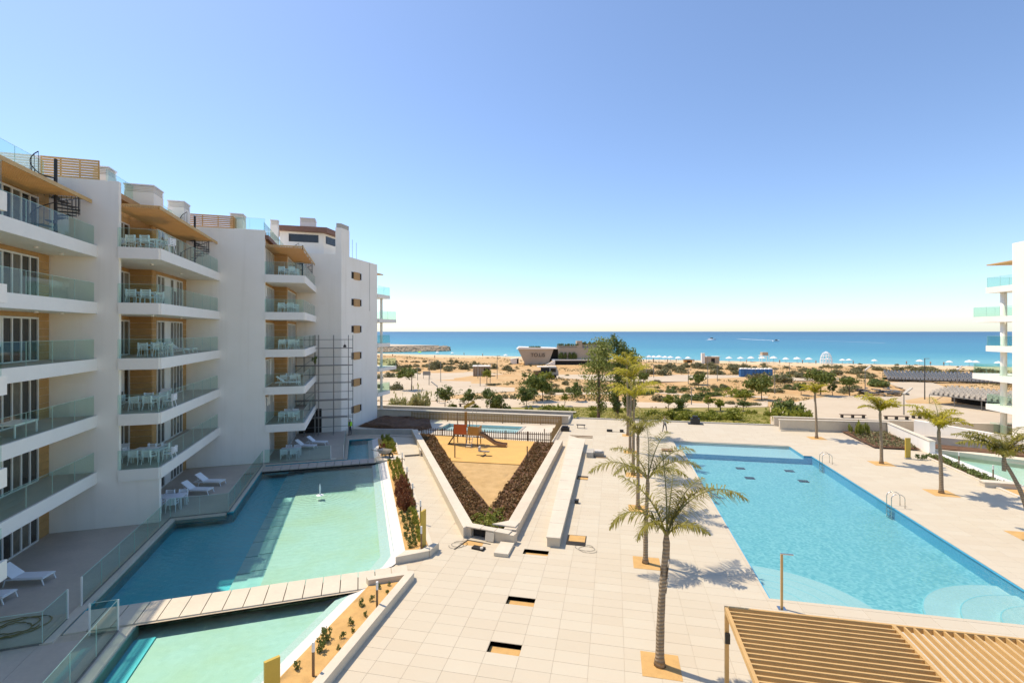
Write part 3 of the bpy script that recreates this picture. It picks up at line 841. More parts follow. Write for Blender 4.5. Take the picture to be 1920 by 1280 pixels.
# earth heap by the end block and the low wall before it
cw = thing('garden_wall', 'low concrete wall between the end block and the planter', 'wall', (0,0,0))
pa, pc = BL(-1.0,54.6), BL(5.2,52.4)
MB().prism([pa, pc, (pc[0]+.12,pc[1]+.33), (pa[0]+.12,pa[1]+.33)], -.012, .55).build('wall', M['concrete'], cw)
bumpy('earth_heap', [(-28.9,51.0),(-21.2,49.6),(-20.2,52.0),(-22.5,57.0),(-29.0,57.1)], .30, M['brownearth'], .7, .2, 11, .02)

# ------------------------------------------------------------------ apartment building (axes u, v; the root carries the turn)
L = 3.15
ST = .62                                     # depth of the balcony fascia
apt = thing('apartment_building', 'long white apartment building with stepped bays, glass balconies and ochre cladding', 'building', (0,0,0), BROT)
BAYS = [  # facade u, slab edge u, v0, v1
    dict(n='near', uf=-16.2, ue=-14.1, v0=21.2, v1=32.7),
    dict(n='middle', uf=-13.35, ue=-11.05, v0=32.7, v1=44.9),
    dict(n='far', uf=-6.56, ue=-4.6, v0=44.9, v1=56.5)]
ROOF = 18.75
# solid core and party walls
MB().box(-30,-16.2,14,32.69,0,ROOF).build('wall', M['render'], apt)
m_ = MB(); m_.box(-30,-14.64,33.01,44.89,0,ROOF); m_.box(-14.64,-13.35,38.21,44.89,0,ROOF); m_.build('wall', M['render'], apt)
m_ = MB(); m_.box(-24,-7.69,45.21,56.49,0,ROOF); m_.box(-7.69,-6.56,49.4,56.49,0,ROOF); m_.build('wall', M['render'], apt)
m_ = MB(); m_.box(-26,-13.0,32.70,33.0,0,19.45); m_.box(-13.0,-11.05,32.70,33.0,0,L-ST); m_.build('party_wall', M['render'], apt)
m_ = MB(); m_.box(-22,-7.62,44.90,45.2,0,19.45); m_.box(-7.62,-7.3,44.90,45.2,0,L-ST); m_.build('party_wall', M['render'], apt)
MB().box(-30,-11.7,14,20.9,0,L-ST-.003).build('wall', M['render'], apt)

def boards_v(u, v0, v1, z0, z1, hgt=.42, d=.035, m=None):      # cladding boards on a face looking along +u
    n = max(1, round((z1-z0)/hgt)); h = (z1-z0)/n
    me = MB().box(0, d, 0, v1-v0, .008, h-.008).mesh('cladding_board', m or M['ochre'])
    for i in range(n): inst('cladding_board', me, apt, (u+.002, v0, z0+i*h))
def boards_u(v, u0, u1, z0, z1, hgt=.42, d=.035, m=None):      # cladding boards on a face looking along -v
    n = max(1, round((z1-z0)/hgt)); h = (z1-z0)/n
    me = MB().box(0, u1-u0, -d, 0, .008, h-.008).mesh('cladding_board', m or M['ochre'])
    for i in range(n): inst('cladding_board', me, apt, (u0, v-.002, z0+i*h))
wrand = random.Random(5)
def glazed_v(u, v0, v1, z0, z1, n, name='sliding_door'):       # white framed panes on a face looking along +u
    f = MB(); t = .07
    f.box(0,.09,0,t,0,z1-z0); f.box(0,.09,v1-v0-t,v1-v0,0,z1-z0)
    f.box(0,.088,t,v1-v0-t,0,t); f.box(0,.088,t,v1-v0-t,z1-z0-t*1.3,z1-z0)
    w = (v1-v0)/n
    for i in range(1,n): f.box(0,.085,i*w-t*.55,i*w+t*.55,t,z1-z0-t*1.3)
    fo = f.build(name, M['frame'], apt, loc=(u+.003, v0, z0))
    me0 = MB().box(.01,.03,0,w-.085,0,z1-z0-t*2.4).mesh('pane', M['pane_dark'])
    me1 = MB().box(.01,.03,0,w-.085,0,z1-z0-t*2.4).mesh('pane', M['pane_curtain'])
    for i in range(n):
        inst('pane', me1 if wrand.random() < .4 else me0, fo, (0, i*w+.0425, t*1.05))
        if wrand.random() < .22:
            hb = (z1-z0)*wrand.choice((.2,.35,.6)); MB().box(.032,.045,0,w-.085,0,hb).build('blind', M['curtain'] if wrand.random() < .5 else M['frame'], fo, loc=(0, i*w+.0425, z1-z0-t*1.35-hb))
    return fo

def glass_run(parent, pts, z, h=1.07, seg=1.95, closed=False):
    """frameless panes along a polyline, each its own piece"""
    for (a, b) in zip(pts[:-1], pts[1:]):
        a, b = Vector(a), Vector(b); ln = (b-a).length
        n = max(1, round(ln/seg)); d = (b-a)/n; ang = math.atan2(d.y, d.x); w = d.length
        me = MB()
        me.box(.012, w-.012, -.009, .009, 0, h)
        me.cur = 1; me.box(.012, w-.012, -.0095, .0095, h+.0005, h+.012)
        me.box(w-.011, w+.0, -.010, .010, 0, h)
        me = me.mesh('glass_panel', [M['glass'], M['glass_edge']])
        for i in range(n):
            p = a + d*i
            inst('glass_panel', me, parent, (p.x, p.y, z), ang)

def balcony(poly, k, glass_pts, drains=()):
    z = k*L
    s = MB(); s.prism(poly, z-ST, z-.06); 
    s = s.build('balcony', M['fascia'], apt)
    c = MB(); c.prism(poly, z-.058, z-.002); c.build('floor_finish', M['terrace'] if k < 99 else M['fascia'], s)
    # raised white upstand so the edge reads as one band
    for a, b in zip(glass_pts[:-1], glass_pts[1:]):
        a, b = Vector(a), Vector(b); d = (b-a).normalized(); nrm = Vector((d.y,-d.x))
        q = [a+nrm*.012, b+nrm*.012, b-nrm*.10, a-nrm*.10]
        MB().prism([tuple(x) for x in q], z-ST-.004, z+.02).build('fascia_band', M['fascia'], s)
    gp = []
    pts = [Vector(p) for p in glass_pts]
    for i, p in enumerate(pts):
        gp.append(tuple(p))
    ins = -.05
    cx = sum(p[0] for p in poly)/len(poly); cyv = sum(p[1] for p in poly)/len(poly)
    gp = [(p[0]+(-.05 if p[0] > cx else 0), p[1]+(.05 if (p[1] < cyv and i < len(gp)-1 and len(gp) > 2) else 0)) for i, p in enumerate(gp)]
    glass_run(s, gp, z+.02)
    for (u, v) in drains:
        MB().tube((u,v,z-.22),(u+.09,v,z-.22),.045,n=10).build('drain_spout', M['galv'], s)
    return s
for k in range(1, 6):
    balcony([(-16.25,21.2),(-14.1,21.2),(-14.1,32.69),(-16.25,32.69)], k, [(-14.1,32.69),(-14.1,21.2)], [(-14.1,32.35)])
    balcony([(-14.7,32.702),(-11.05,32.702),(-11.05,44.89),(-13.4,44.89),(-13.4,38.25),(-14.7,38.25)], k,
            [(-11.05,44.89),(-11.05,32.702),(-13.0,32.702)], [(-11.05,33.1),(-11.05,44.5)])
    balcony([(-7.75,44.902),(-4.6,44.902),(-4.6,56.3),(-6.6,56.3),(-6.6,49.45),(-7.75,49.45)], k,
            [(-4.6,56.3),(-4.6,44.902),(-7.62,44.902)], [(-4.6,45.3)])
    balcony([(-16,14),(-11.7,14),(-11.7,21.1),(-16,21.1)], k, [(-11.7,21.1),(-11.7,14)], [(-11.7,20.9)])
for k in range(0, 6):
    z0 = k*L + .01; zt = k*L + 2.28; zs = (k+1)*L - ST if k < 5 else ROOF
    # near bay
    glazed_v(-16.2, 24.2, 27.4, z0, zt, 4); glazed_v(-16.2, 28.35, 31.7, z0, zt, 5)
    boards_v(-16.2, 31.72, 32.68, z0, zs); boards_v(-16.2, 27.42, 28.33, z0, zs)
    boards_v(-16.2, 28.35, 31.7, zt+.01, zs, .3)
    # middle bay
    glazed_v(-14.64, 33.05, 35.6, z0, zt, 3); glazed_v(-14.64, 35.7, 38.15, z0, zt, 3)
    boards_v(-14.64, 33.05, 38.15, zt+.01, zs, .3)
    boards_u(38.21, -14.6, -13.35, z0, zs)
    boards_v(-13.35, 38.21, 38.9, z0, zs)
    glazed_v(-13.35, 38.93, 40.3, z0, zt, 2); glazed_v(-13.35, 41.35, 43.88, z0, zt, 4)
    MB().box(0,.06,0,1.03,0,2.28).build('white_pier', M['frame'], apt, loc=(-13.348, 40.31, z0))
    boards_v(-13.35, 43.9, 44.87, z0, zs); boards_v(-13.35, 38.93, 43.88, zt+.01, zs, .3)
    # far bay
    glazed_v(-7.69, 45.25, 47.3, z0, zt, 3); glazed_v(-7.69, 47.35, 49.35, z0, zt, 3)
    boards_v(-7.69, 45.25, 49.35, zt+.01, zs, .3)
    boards_u(49.4, -7.65, -6.56, z0, zs)
    boards_v(-6.56, 49.4, 49.9, z0, zs)
    glazed_v(-6.56, 49.92, 52.4, z0, zt, 3); glazed_v(-6.56, 52.9, 55.4, z0, zt, 3)
    boards_v(-6.56, 55.42, 56.45, z0, zs); boards_v(-6.56, 52.42, 52.88, z0, zt); boards_v(-6.56, 49.92, 55.4, zt+.01, zs, .3)
# ceiling lamps on the soffits
for k in range(1, 6):
    for (u, v) in ((-15.1,29.5),(-15.1,31.6),(-12.2,40.0),(-12.2,35.0)):
        MB().tube((u,v,k*L-ST-.08),(u,v,k*L-ST-.002),.09,n=10).build('ceiling_lamp', M['frame'], apt)

# roof edge, slatted pergolas over the top balconies
for b, (u0, u1, v0, v1) in zip(BAYS, ((-16.2,-14.2,21.2,32.6),(-13.6,-11.1,33.0,44.85),(-7.6,-4.65,44.95,56.2))):
    MB().box(u0-.3,u0+.25,v0,v1-.02,ROOF+.002,ROOF+.33).build('roof_fascia', M['brown'] if b['n'] != 'middle' else M['ochre'], apt)
    pg = MB()
    zp = 18.16
    pg.box(u1-.06,u1,v0,v1+ (.0 if b['n']=='far' else .0),zp-.06,zp+.14)
    nb = 6
    for i in range(nb):
        v = v0+.15+(v1-v0-.4)*i/(nb-1); pg.box(u0,u1-.062,v-.03,v+.03,zp+.062,zp+.16)
    pg = pg.build('pergola', M['ochre_slat'], apt)
    ns = int((u1-u0-.1)/.125)
    me = MB().box(-.022,.022,v0,v1-1.3,-.06,.06).mesh('slat', M['ochre_slat'])
    for i in range(ns): inst('slat', me, pg, (u0+.1+i*.125, 0, zp))
    # roof-edge glass
    rg = MB().box(u0-.2,u0-.05,v0,v1-.05,ROOF+.335,ROOF+.42).build('roof_kerb', M['fascia'], apt)
    glass_run(rg, [(u0-.12,v0),(u0-.12,v1-.1)], ROOF+.42, 1.0, 2.4)
# cladded upstands behind the pergolas
MB().box(-15.0,-13.62,33.0,33.3,ROOF+.002,ROOF+.5).build('roof_fascia', M['ochre'], apt)
MB().box(-8.6,-7.62,45.2,45.5,ROOF+.002,ROOF+.6).build('roof_fascia', M['ochre'], apt)

def spiral_stair(u, v, z0, z1, a0, turns=1.15, r=.95):
    root = MB().tube((u,v,z0),(u,v,z1+1.0),.075,n=12).build('spiral_staircase', M['black'], apt)
    n = 15
    tread = MB().add([(.05,-.06,-.02),(r,-.19,-.02),(r,.19,-.02),(.05,.06,-.02),(.05,-.06,.02),(r,-.19,.02),(r,.19,.02),(.05,.06,.02)],
                     [(0,3,2,1),(4,5,6,7),(0,1,5,4),(1,2,6,5),(2,3,7,6),(3,0,4,7)]).mesh('tread', M['black'])
    rail = []
    for i in range(n):
        a = a0 + turns*2*PI*i/n; z = z0 + (z1-z0)*(i+1)/n
        inst('tread', tread, root, (u,v,z), a)
    bal = MB()
    for i in range(n*2+1):
        a = a0 + turns*2*PI*i/(n*2); z = z0 + (z1-z0)*(i+1)/(n*2)
        p = (u+r*math.cos(a), v+r*math.sin(a))
        bal.tube((*p,z-.05),(*p,z+.95),.012,n=5); rail.append((*p,z+.95))
    bal.build('balusters', M['black'], root)
    MB().path(rail,.025,7).build('handrail', M['black'], root, smooth=True)
spiral_stair(-15.2, 31.3, 5*L, 19.0, R(200))
spiral_stair(-12.3, 43.4, 5*L, 19.0, R(200))
spiral_stair(-5.75, 55.0, 5*L, 19.0, R(200))

def screen(u0, u1, v, z0, z1, m, n=9, name='roof_screen', posts=4, t=.03):
    s = MB()
    for i in range(posts):
        u = u0 + (u1-u0)*i/(posts-1); s.box(u-.03,u+.03,v+.03,v+.09,z0,z1)
    s = s.build(name, m, apt)
    h = (z1-z0)/n
    me = MB().box(u0, u1, -.02, .02, -h*.40, h*.40).mesh('slat', m)
    for i in range(n): inst('slat', me, s, (0, v, z0+h*(i+.5)))
screen(-16.9,-14.25,33.4,19.46,20.75,M['ochre_slat'])
screen(-22.0,-17.0,33.4,19.46,20.75,M['frame'])
screen(-17.0,-10.2,45.9,19.46,20.7,M['ochre'],8,posts=7)
MB().box(-10.2,-10.1,45.95,49.5,19.3,20.6).build('roof_screen', M['ochre'], apt)
def vent_stack(u0,u1,v0,v1,z0,z1):
    s = MB().box(u0,u1,v0,v1,z0,z1-.5).build('ventilation_stack', M['render'], apt)
    MB().box(u0+.06,u1-.06,v0+.06,v1-.06,z1-.498,z1-.1).build('louvre', M['soffit'], s)
    c = MB()
    for i in range(4): c.box(u0,u1,v0,v1,z1-.46+i*.1,z1-.42+i*.1)
    c.box(u0-.03,u1+.03,v0-.03,v1+.03,z1-.08,z1)
    c.build('cap', M['frame'], s)
vent_stack(-15.3,-14.5,35.2,36.2,ROOF,20.95)
vent_stack(-14.2,-12.6,36.4,38.0,ROOF,20.35)
vent_stack(-14.0,-12.9,43.0,44.4,ROOF,21.0)
vent_stack(-10.6,-9.6,46.6,47.8,ROOF,21.1)
vent_stack(-6.6,-5.0,60.4,62.6,22.6,24.1)
vent_stack(-8.6,-7.9,53.5,54.3,ROOF,22.2)
# slender glass guards along the tops of the party walls
for (pts) in ([(-9.9,45.05),(-7.65,45.05)],):
    k_ = MB().box(pts[0][0],pts[1][0],pts[0][1]-.05,pts[0][1]+.05,19.452,19.50).build('roof_kerb', M['fascia'], apt)
    glass_run(k_, pts, 19.50, .95, 1.3)

# ------------------------------------------------------------------ end block with the small shuttered windows
eb = thing('apartment_building', 'white end block with small ochre shuttered windows and a tall corner chimney', 'building', (0,0,0))
c0 = Vector(BL(-1.97,56.5)); cl = Vector(BL(-9.0,56.5))
ex = c0.x                                    # side face runs along the pool axis from here
ey0, ey1 = c0.y, 56.6
MB().prism([tuple(c0), (ex,ey1), (ex-14,ey1), (cl.x-6,cl.y+3), tuple(cl)], 0, 19.45).build('wall', M['render'], eb)
tw = MB().prism([(c0.x-.012,c0.y+.01), (ex-.012,c0.y+1.7), (ex-.7,c0.y+1.5), (c0.x-.55,c0.y-.29)], 19.453, 22.4).build('chimney', M['render'], eb)
MB().prism([(c0.x-.06,c0.y+.05), (ex-.06,c0.y+1.65), (ex-.65,c0.y+1.45), (c0.x-.5,c0.y-.2)], 22.403, 22.9).build('cap', M['concrete'], tw)
for k in range(6):
    z = 1.55 + k*3.09
    w = MB().box(ex-.0+.002, ex+.03, 50.35, 52.85, z, z+.88).build('window', M['frame'], eb)
    MB().box(ex+.004,ex+.034,50.38,50.95,z+.06,z+.82).build('pane', M['dark'], w)
    MB().box(ex+.004,ex+.036,52.25,52.6,z+.06,z+.82).build('pane', M['dark'], w)
    MB().box(ex+.004,ex+.075,50.85,52.2,z-.02,z+.86).build('shutter', M['ochre'], w)
for k in range(1,6):
    yl = 60.0 if k % 2 else 61.6
    s = MB().box(ex-9, ex+(.1 if k%2 else .25), ey1+.003, yl, k*L-.45, k*L).build('balcony', M['fascia'], eb)
    glass_run(s, [(ex+(.05 if k%2 else .2), ey1+.1),(ex+(.05 if k%2 else .2), yl-.05),(ex-6, yl-.05)], k*L+.002, 1.05)
MB().tube((ex-.6,58.9,-.2),(ex-.6,58.9,5*L-.452),.17,n=14).build('column', M['render'], eb, smooth=True)
MB().box(ex-4,ex-.02,ey1+.002,58.3,18.3,18.42).build('canopy', M['ochre_slat'], eb)
for i, y in enumerate((50.9,52.0,52.9)):
    MB().tube((ex-.8,y,19.45),(ex-.8,y,22.0-.2*i),.02,n=5).build('antenna', M['galv'], eb)
MB().tube((ex+.03,54.6,13.5),(ex+.03,54.6,19.4),.013,n=6).build('cable', M['galv'], eb)
# penthouse behind the parapet
ph = Vector(BL(-3.9,58.2)); pl_ = Vector(BL(-8.4,58.2))
MB().prism([tuple(ph),(ph.x,ph.y+2.9),(ph.x-8,ph.y+3.8),tuple(pl_)],19.453,22.0).build('penthouse_wall', M['render'], eb)
e = Vector(BL(1,0)); dv = (pl_-ph).normalized(); out = Vector((-dv.y, dv.x)) if Vector((-dv.y,dv.x)).y < 0 else Vector((dv.y,-dv.x))
q = [ph+out*.5+Vector((.4,0)), ph+Vector((.4,3.0)), ph+Vector((-8,4)), pl_+out*.5+dv*.6]
MB().prism([tuple(p) for p in q], 22.003, 22.55).build('penthouse_roof', M['brown'], eb)
a, b = ph+dv*.55, ph+dv*3.6
MB().prism([tuple(a+out*.03),tuple(b+out*.03),tuple(b),tuple(a)],20.9,21.75).build('clerestory_window', M['pane_dark'], eb)
MB().box(ph.x+.002,ph.x+.03,ph.y+.4,ph.y+2.6,20.9,21.75).build('clerestory_window', M['pane_dark'], eb)
# dark panel in place of the shaded entrance at the foot of the end block
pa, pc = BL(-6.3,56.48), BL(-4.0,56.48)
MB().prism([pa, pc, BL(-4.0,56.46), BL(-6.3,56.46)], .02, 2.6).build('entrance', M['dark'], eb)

# ------------------------------------------------------------------ east block at the right
rbk = thing('apartment_building', 'white apartment block with round columns at the east end of the plaza', 'building', (0,0,0))
MB().box(39.6,60,44,58.4,0,19.9).build('wall', M['render'], rbk)
for k in range(1,6):
    yl = 62.2 if k % 2 else 64.2
    s = MB().box(39.75, 52, 58.403, yl, k*L-.62, k*L).build('balcony', M['fascia'], rbk)
    glass_run(s, [(39.83,58.5),(39.83,yl-.08),(50,yl-.08)], k*L+.002, 1.05)
MB().tube((40.6,61.0,-.2),(40.6,61.0,5*L-.622),.27,n=18).build('column', M['render'], rbk, smooth=True)
MB().box(40.2,46,58.402,62.8,18.2,18.32).build('canopy', M['ochre_slat'], rbk)
s = MB().box(42,58,46,58,19.902,19.98).build('roof_kerb', M['fascia'], rbk)
glass_run(s, [(42.2,57.8),(42.2,48)], 19.985, .9)
s = MB().box(39.9,50,58.41,62.0,-.01,.1).build('terrace', M['terrace'], rbk)
glass_run(s, [(39.95,58.5),(39.95,61.9),(45,61.9)], .1, 1.05)

# ------------------------------------------------------------------ glass fences on the terraces
def glass_fence(label, pts, z=.045, posts=(), h=1.1, seg=1.6):
    o = thing('glass_fence', label, 'fence', (0,0,0), BROT)
    sh = MB()
    for a, b in zip(pts[:-1], pts[1:]):
        a, b = Vector(a), Vector(b); d = (b-a).normalized(); n = Vector((d.y,-d.x))*.025
        sh.prism([tuple(a+n),tuple(b+n),tuple(b-n),tuple(a-n)], z-.01, z+.05)
    sh.build('base_channel', M['galv'], o)
    glass_run(o, pts, z+.05, h, seg)
    for p in posts:
        MB().box(p[0]-.025,p[0]+.025,p[1]-.025,p[1]+.025,z,z+h+.06).build('post', M['frame'], o)
    return o
glass_fence('glass fence along the near terrace beside the reflecting pond', [(-10.62,23.6),(-10.62,33.08),(-7.62,33.12),(-7.62,44.0)], posts=[(-10.62,23.6)])
glass_fence('short glass fence with a gate gap between near terrace and landing', [(-16,21.18),(-10.66,21.18),(-10.66,22.7)], .003, posts=[(-10.66,22.7)], seg=1.9)
glass_fence('glass fence along the landing beside the lower pond', [(-9.3,21.2),(-8.45,21.2),(-8.45,13.5)], .045, posts=[(-8.45,21.2),(-9.3,21.2)])
glass_fence('glass fence in front of the far terrace above the walkway', [(-7.55,44.3),(-2.4,44.3)], .04, posts=[(-2.4,44.3)])
glass_fence('tall glass fence between far terrace and the side pond', [(-1.35,44.2),(-1.35,52.0)], .02, posts=[(-1.35,44.2)])

# ------------------------------------------------------------------ white terrace furniture
FLOOR_NAMES = ['ground', 'first', 'second', 'third', 'fourth', 'top']
def chair_proto():
    t = thing('patio_chair', 'x', 'chair')
    MB().box(-.24,.24,-.23,.24,.42,.455).build('seat', M['furn'], t)
    b = MB()
    for i in range(4): b.box(-.22,.22,.235+.03*i,.262+.03*i,.50+.09*i,.565+.09*i)
    b.box(-.245,-.205,.22,.36,.455,.86); b.box(.205,.245,.22,.36,.455,.86)
    b.build('backrest', M['furn'], t)
    for s in (-1,1):
        a = MB().box(min(s*.25,s*.29),max(s*.25,s*.29),-.2,.3,.64,.67)
        a.build('armrest', M['furn'], t)
        for y0, y1 in ((-.2,-.26),(.24,.34)):
            MB().tube((s*.24,y0,.64 if y0 < 0 else .45),(s*.27,y1,0),.022,.016,n=6).build('leg', M['furn'], t)
    return t
def table_proto():
    t = thing('patio_table', 'x', 'table')
    MB().box(-.45,.45,-.8,.8,.71,.745).build('tabletop', M['furn'], t)
    MB().box(-.38,.38,-.72,.72,.65,.709).build('apron', M['furn'], t)
    for sx in (-1,1):
        for sy in (-1,1): MB().box(sx*.41-.025,sx*.41+.025,sy*.75-.025,sy*.75+.025,0,.709).build('leg', M['furn'], t)
    return t
def lounger_proto():
    t = thing('sun_lounger', 'x', 'sun lounger')
    f = MB(); f.box(-.33,-.28,-.98,.95,.27,.32); f.box(.28,.33,-.98,.95,.27,.32); f.box(-.28,.28,-.98,-.93,.27,.32); f.box(-.28,.28,.9,.95,.27,.32)
    f.build('frame', M['furn'], t)
    MB().box(-.28,.28,-.93,.28,.325,.345).build('seat', M['furn'], t)
    Mx = Matrix.Rotation(R(38), 3, 'X')
    MB().cbox((0,.28+.37*math.cos(R(38)),.34+.37*math.sin(R(38))), (.62,.78,.03), M=Mx).build('backrest', M['furn'], t)
    MB().tube((-.2,.7,.32),(-.2,.78,.66),.014,n=5).build('strut', M['furn'], t)
    for sx in (-1,1):
        for y0, y1 in ((-.9,-1.0),(.55,.62)):
            MB().tube((sx*.3,y0,.28),(sx*.31,y1,0),.03,.024,n=6).build('leg', M['furn'], t)
    return t
chair0, table0, lounge0 = chair_proto(), table_proto(), lounger_proto()
def put(proto, u, v, z, a, label, group=None, sc=None):
    p = BL(u, v); return dup(proto, (p[0],p[1],z), BROT + a, label, group, sc)
def dining(u, v, z, a, where, n=4):
    put(table0, u, v, z, a, 'white dining table ' + where)
    spots = [(-.62,-.38,PI/2),(-.62,.38,PI/2),(.62,-.38,-PI/2),(.62,.38,-PI/2)] + [(0,-1.1,PI),(0,1.1,0)]
    for i, (dx, dy, ra) in enumerate(spots[:n]):
        c, s = math.cos(a), math.sin(a)
        put(chair0, u+c*dx-s*dy, v+s*dx+c*dy, z, a+ra+rt.uniform(-.15,.15), 'white armchair at the table ' + where, 'chairs ' + where)
for k in range(1, 6):
    z = k*L
    w = 'on the %s floor balcony of the middle bay' % FLOOR_NAMES[k]
    dining(-12.35 + (.15 if k % 2 else 0), (34.6,34.9,35.6,34.4,34.3)[k-1], z, R((80,85,90,88,80)[k-1]), w, 6 if k in (1,2,5) else 4)
    w = 'on the %s floor balcony of the far bay' % FLOOR_NAMES[k]
    dining(-6.0, (46.8,47.6,46.6,46.4,46.7)[k-1], z, R(85), w, 4)
put(lounge0, -12.4, 38.9, 3*L, R(80), 'white sun lounger beside its twin on the third floor balcony of the middle bay', 'loungers on the third floor')
put(lounge0, -12.4, 40.6, 3*L, R(80), 'white sun lounger beside its twin on the third floor balcony of the middle bay', 'loungers on the third floor')
put(lounge0, -12.5, 37.6, 2*L, R(5), 'white sun lounger behind the dining table on the second floor of the middle bay')
put(lounge0, -14.0, 35.4, 1*L, R(10), 'white sun lounger against the doors on the first floor of the middle bay')
put(lounge0, -6.0, 45.9, 2*L, R(85), 'white sun lounger before the dining table on the second floor of the far bay')
# ground terraces
put(lounge0, -14.0, 26.6, .0, R(78), 'white sun lounger on the near terrace, the one further from the white corner wall')
put(lounge0, -14.6, 25.2, .0, R(78), 'white sun lounger on the near terrace, half hidden by the white corner wall')
put(lounge0, -10.6, 37.8, .0, R(72), 'white sun lounger next to the table on the ground terrace of the middle bay')
put(lounge0, -10.3, 39.6, .0, R(72), 'white sun lounger second from the table on the ground terrace of the middle bay')
put(lounge0, -4.9, 49.2, .006, R(70), 'white sun lounger next to the table on the far ground terrace')
put(lounge0, -4.0, 50.5, .006, R(70), 'white sun lounger second from the table on the far ground terrace')
dining(-11.3, 35.2, .0, R(85), 'on the ground terrace of the middle bay', 4)
dining(-5.8, 46.3, .006, R(85), 'on the far ground terrace', 4)
w = 'on the second floor balcony of the near bay'
p = put(table0, -14.9, 27.6, 2*L, R(0), 'white low table beside the doors ' + w, sc=(1,1,.8))
for proto in (chair0, table0, lounge0): remove_tree(proto)
# coiled hose on the near terrace
hp = []
for i in range(90):
    a = i*.21; r = .55 + .18*math.sin(i*.13)
    u, v = -12.2 + r*1.3*math.cos(a) + .12*math.sin(i*.31) + (i-45)*.004, 22.6 + r*math.sin(a)
    q = BL(u, v); hp.append((q[0],q[1],.03+.012*(i%3)))
tag(MB().path(hp,.022,6).build('hose', M['hose'], smooth=True), 'coiled ochre garden hose lying on the near terrace', 'hose')

# ------------------------------------------------------------------ fountain jet in the pond
fp = BL(-2.6, 35.2)
ft = thing('fountain', 'small white water jet bubbling in the reflecting pond', 'fountain', (fp[0],fp[1],-.10))
MB().lathe([(.05,0),(.045,.3),(.07,.5),(.03,.72),(.0,.8)],10).build('jet', M['foam'], ft, smooth=True)
MB().lathe([(.0,.05),(.16,.03),(.24,.004)],18).build('foam_ring', M['foam'], ft)

# ------------------------------------------------------------------ scaffolding at the end block
sc_ = thing('scaffolding', 'steel tube scaffolding against the shaded corner of the end block', 'scaffolding', (0,0,0), BROT)
us = [-6.8,-5.6,-4.55,-4.2,-2.7,-1.2,-.75]; 
for u in us:
    for v in (54.6,55.5):
        MB().tube((u,v,0),(u,v,10.6 if u > -5 else 10.4),.034,n=6).build('upright', M['galv'], sc_)
for i in range(1,12):
    z = i*.92
    MB().tube((-6.8,54.6,z),(-.75,54.6,z),.03,n=5).build('ledger', M['galv'], sc_)
    if i % 2 == 0:
        MB().tube((-6.8,55.5,z),(-.75,55.5,z),.03,n=5).build('ledger', M['galv'], sc_)
        if i in (2,4,8): MB().box(-6.8,-1.3,54.75,55.4,z+.022,z+.06).build('deck_board', M['galv'], sc_)
MB().tube((-6.8,54.56,2.8),(-4.2,54.56,4.9),.018,n=5).build('brace', M['galv'], sc_)
MB().tube((-6.8,54.56,6.5),(-4.2,54.56,8.5),.018,n=5).build('brace', M['galv'], sc_)
pa = BL(-4.55,54.4)
pot = thing('hanging_plant', 'dark leafy plant hung on the scaffolding', 'plant', (pa[0],pa[1],7.6))
pd = thing('work_lamp', 'small dark work lamp hung from the top of the scaffolding', 'lamp', (*BL(-1.55,54.5),9.3))
MB().lathe([(.0,.45),(.03,.3),(.14,.2),(.17,0),(.0,0)],10).build('shade', M['black'], pd); MB().tube((0,0,.4),(0,0,.85),.01,n=5).build('cord', M['black'], pd)

# ------------------------------------------------------------------ picket fences of the paddling pool
def picket_fence(label, pts, h=1.0, m=None, gap=.19):
    m = m or M['picket_dark']
    o = thing('picket_fence', label, 'fence', (0,0,0))
    pk = MB(); rl = MB()
    for a, b in zip(pts[:-1], pts[1:]):
        a, b = Vector(a), Vector(b); ln = (b-a).length; n = int(ln/gap); d = (b-a)/n; ang = math.atan2(d.y,d.x)
        for i in range(n+1):
            p = a + d*i; pk.cbox((p.x,p.y,h/2+.06),(.075,.02,h-.06),ang)
        for z in (.28,.82):
            mid = (a+b)/2; off = Vector((-d.y,d.x)).normalized()*.03
            rl.cbox((mid.x+off.x,mid.y+off.y,z),(ln,.035,.07),ang)
        k = max(1,round(ln/2.4))
        for i in range(k+1):
            p = a.lerp(b,i/k); off = Vector((-d.y,d.x)).normalized()*.09
            MB().cbox((p.x+off.x,p.y+off.y,h/2),(.09,.09,h+.1),ang).build('post', m, o)
    rl.build('rail', m, o)
    stuff(pk.build('pickets', m, o))
    return o
M['picket_light'] = mat('sunlit_timber', (.42,.26,.10), .8, .15, 5.0)  # lighter copy of the picket timber, sunlit tone put into its colour
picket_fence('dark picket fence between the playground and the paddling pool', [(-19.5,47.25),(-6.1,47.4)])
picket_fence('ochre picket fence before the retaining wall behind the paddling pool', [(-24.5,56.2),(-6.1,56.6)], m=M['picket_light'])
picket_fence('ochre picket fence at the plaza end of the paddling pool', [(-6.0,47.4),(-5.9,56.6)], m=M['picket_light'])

# ------------------------------------------------------------------ playground
pg = thing('playground_tower', 'playground climbing tower with orange and wooden panels, ladder and slide', 'playground', (-13.4,44.0,.27))
for (x,y,h) in ((-1.3,-.5,1.9),(-.1,-.5,1.9),(-1.3,.6,2.9),(-.1,.6,2.2),(1.0,-.5,1.7),(1.0,.6,1.7)):
    MB().tube((x,y,0),(x,y,h),.05,n=8).build('post', M['timber'], pg)
MB().box(-1.3,1.0,-.5,.6,1.0,1.07).build('platform', M['timber'], pg)
MB().box(-1.3,-.05,-.6,-.54,1.1,2.0).build('orange_panel', M['orange_board'], pg)
MB().box(.1,1.1,-.7,-.64,1.05,1.85).build('wooden_panel', M['wood_board'], pg)
MB().box(1.06,1.1,-.5,.6,1.1,1.8).build('wooden_panel', M['wood_board'], pg)
sl = MB()
prof = [(.95,1.05),(1.5,.95),(2.6,.25),(3.3,.12),(3.7,.12)]
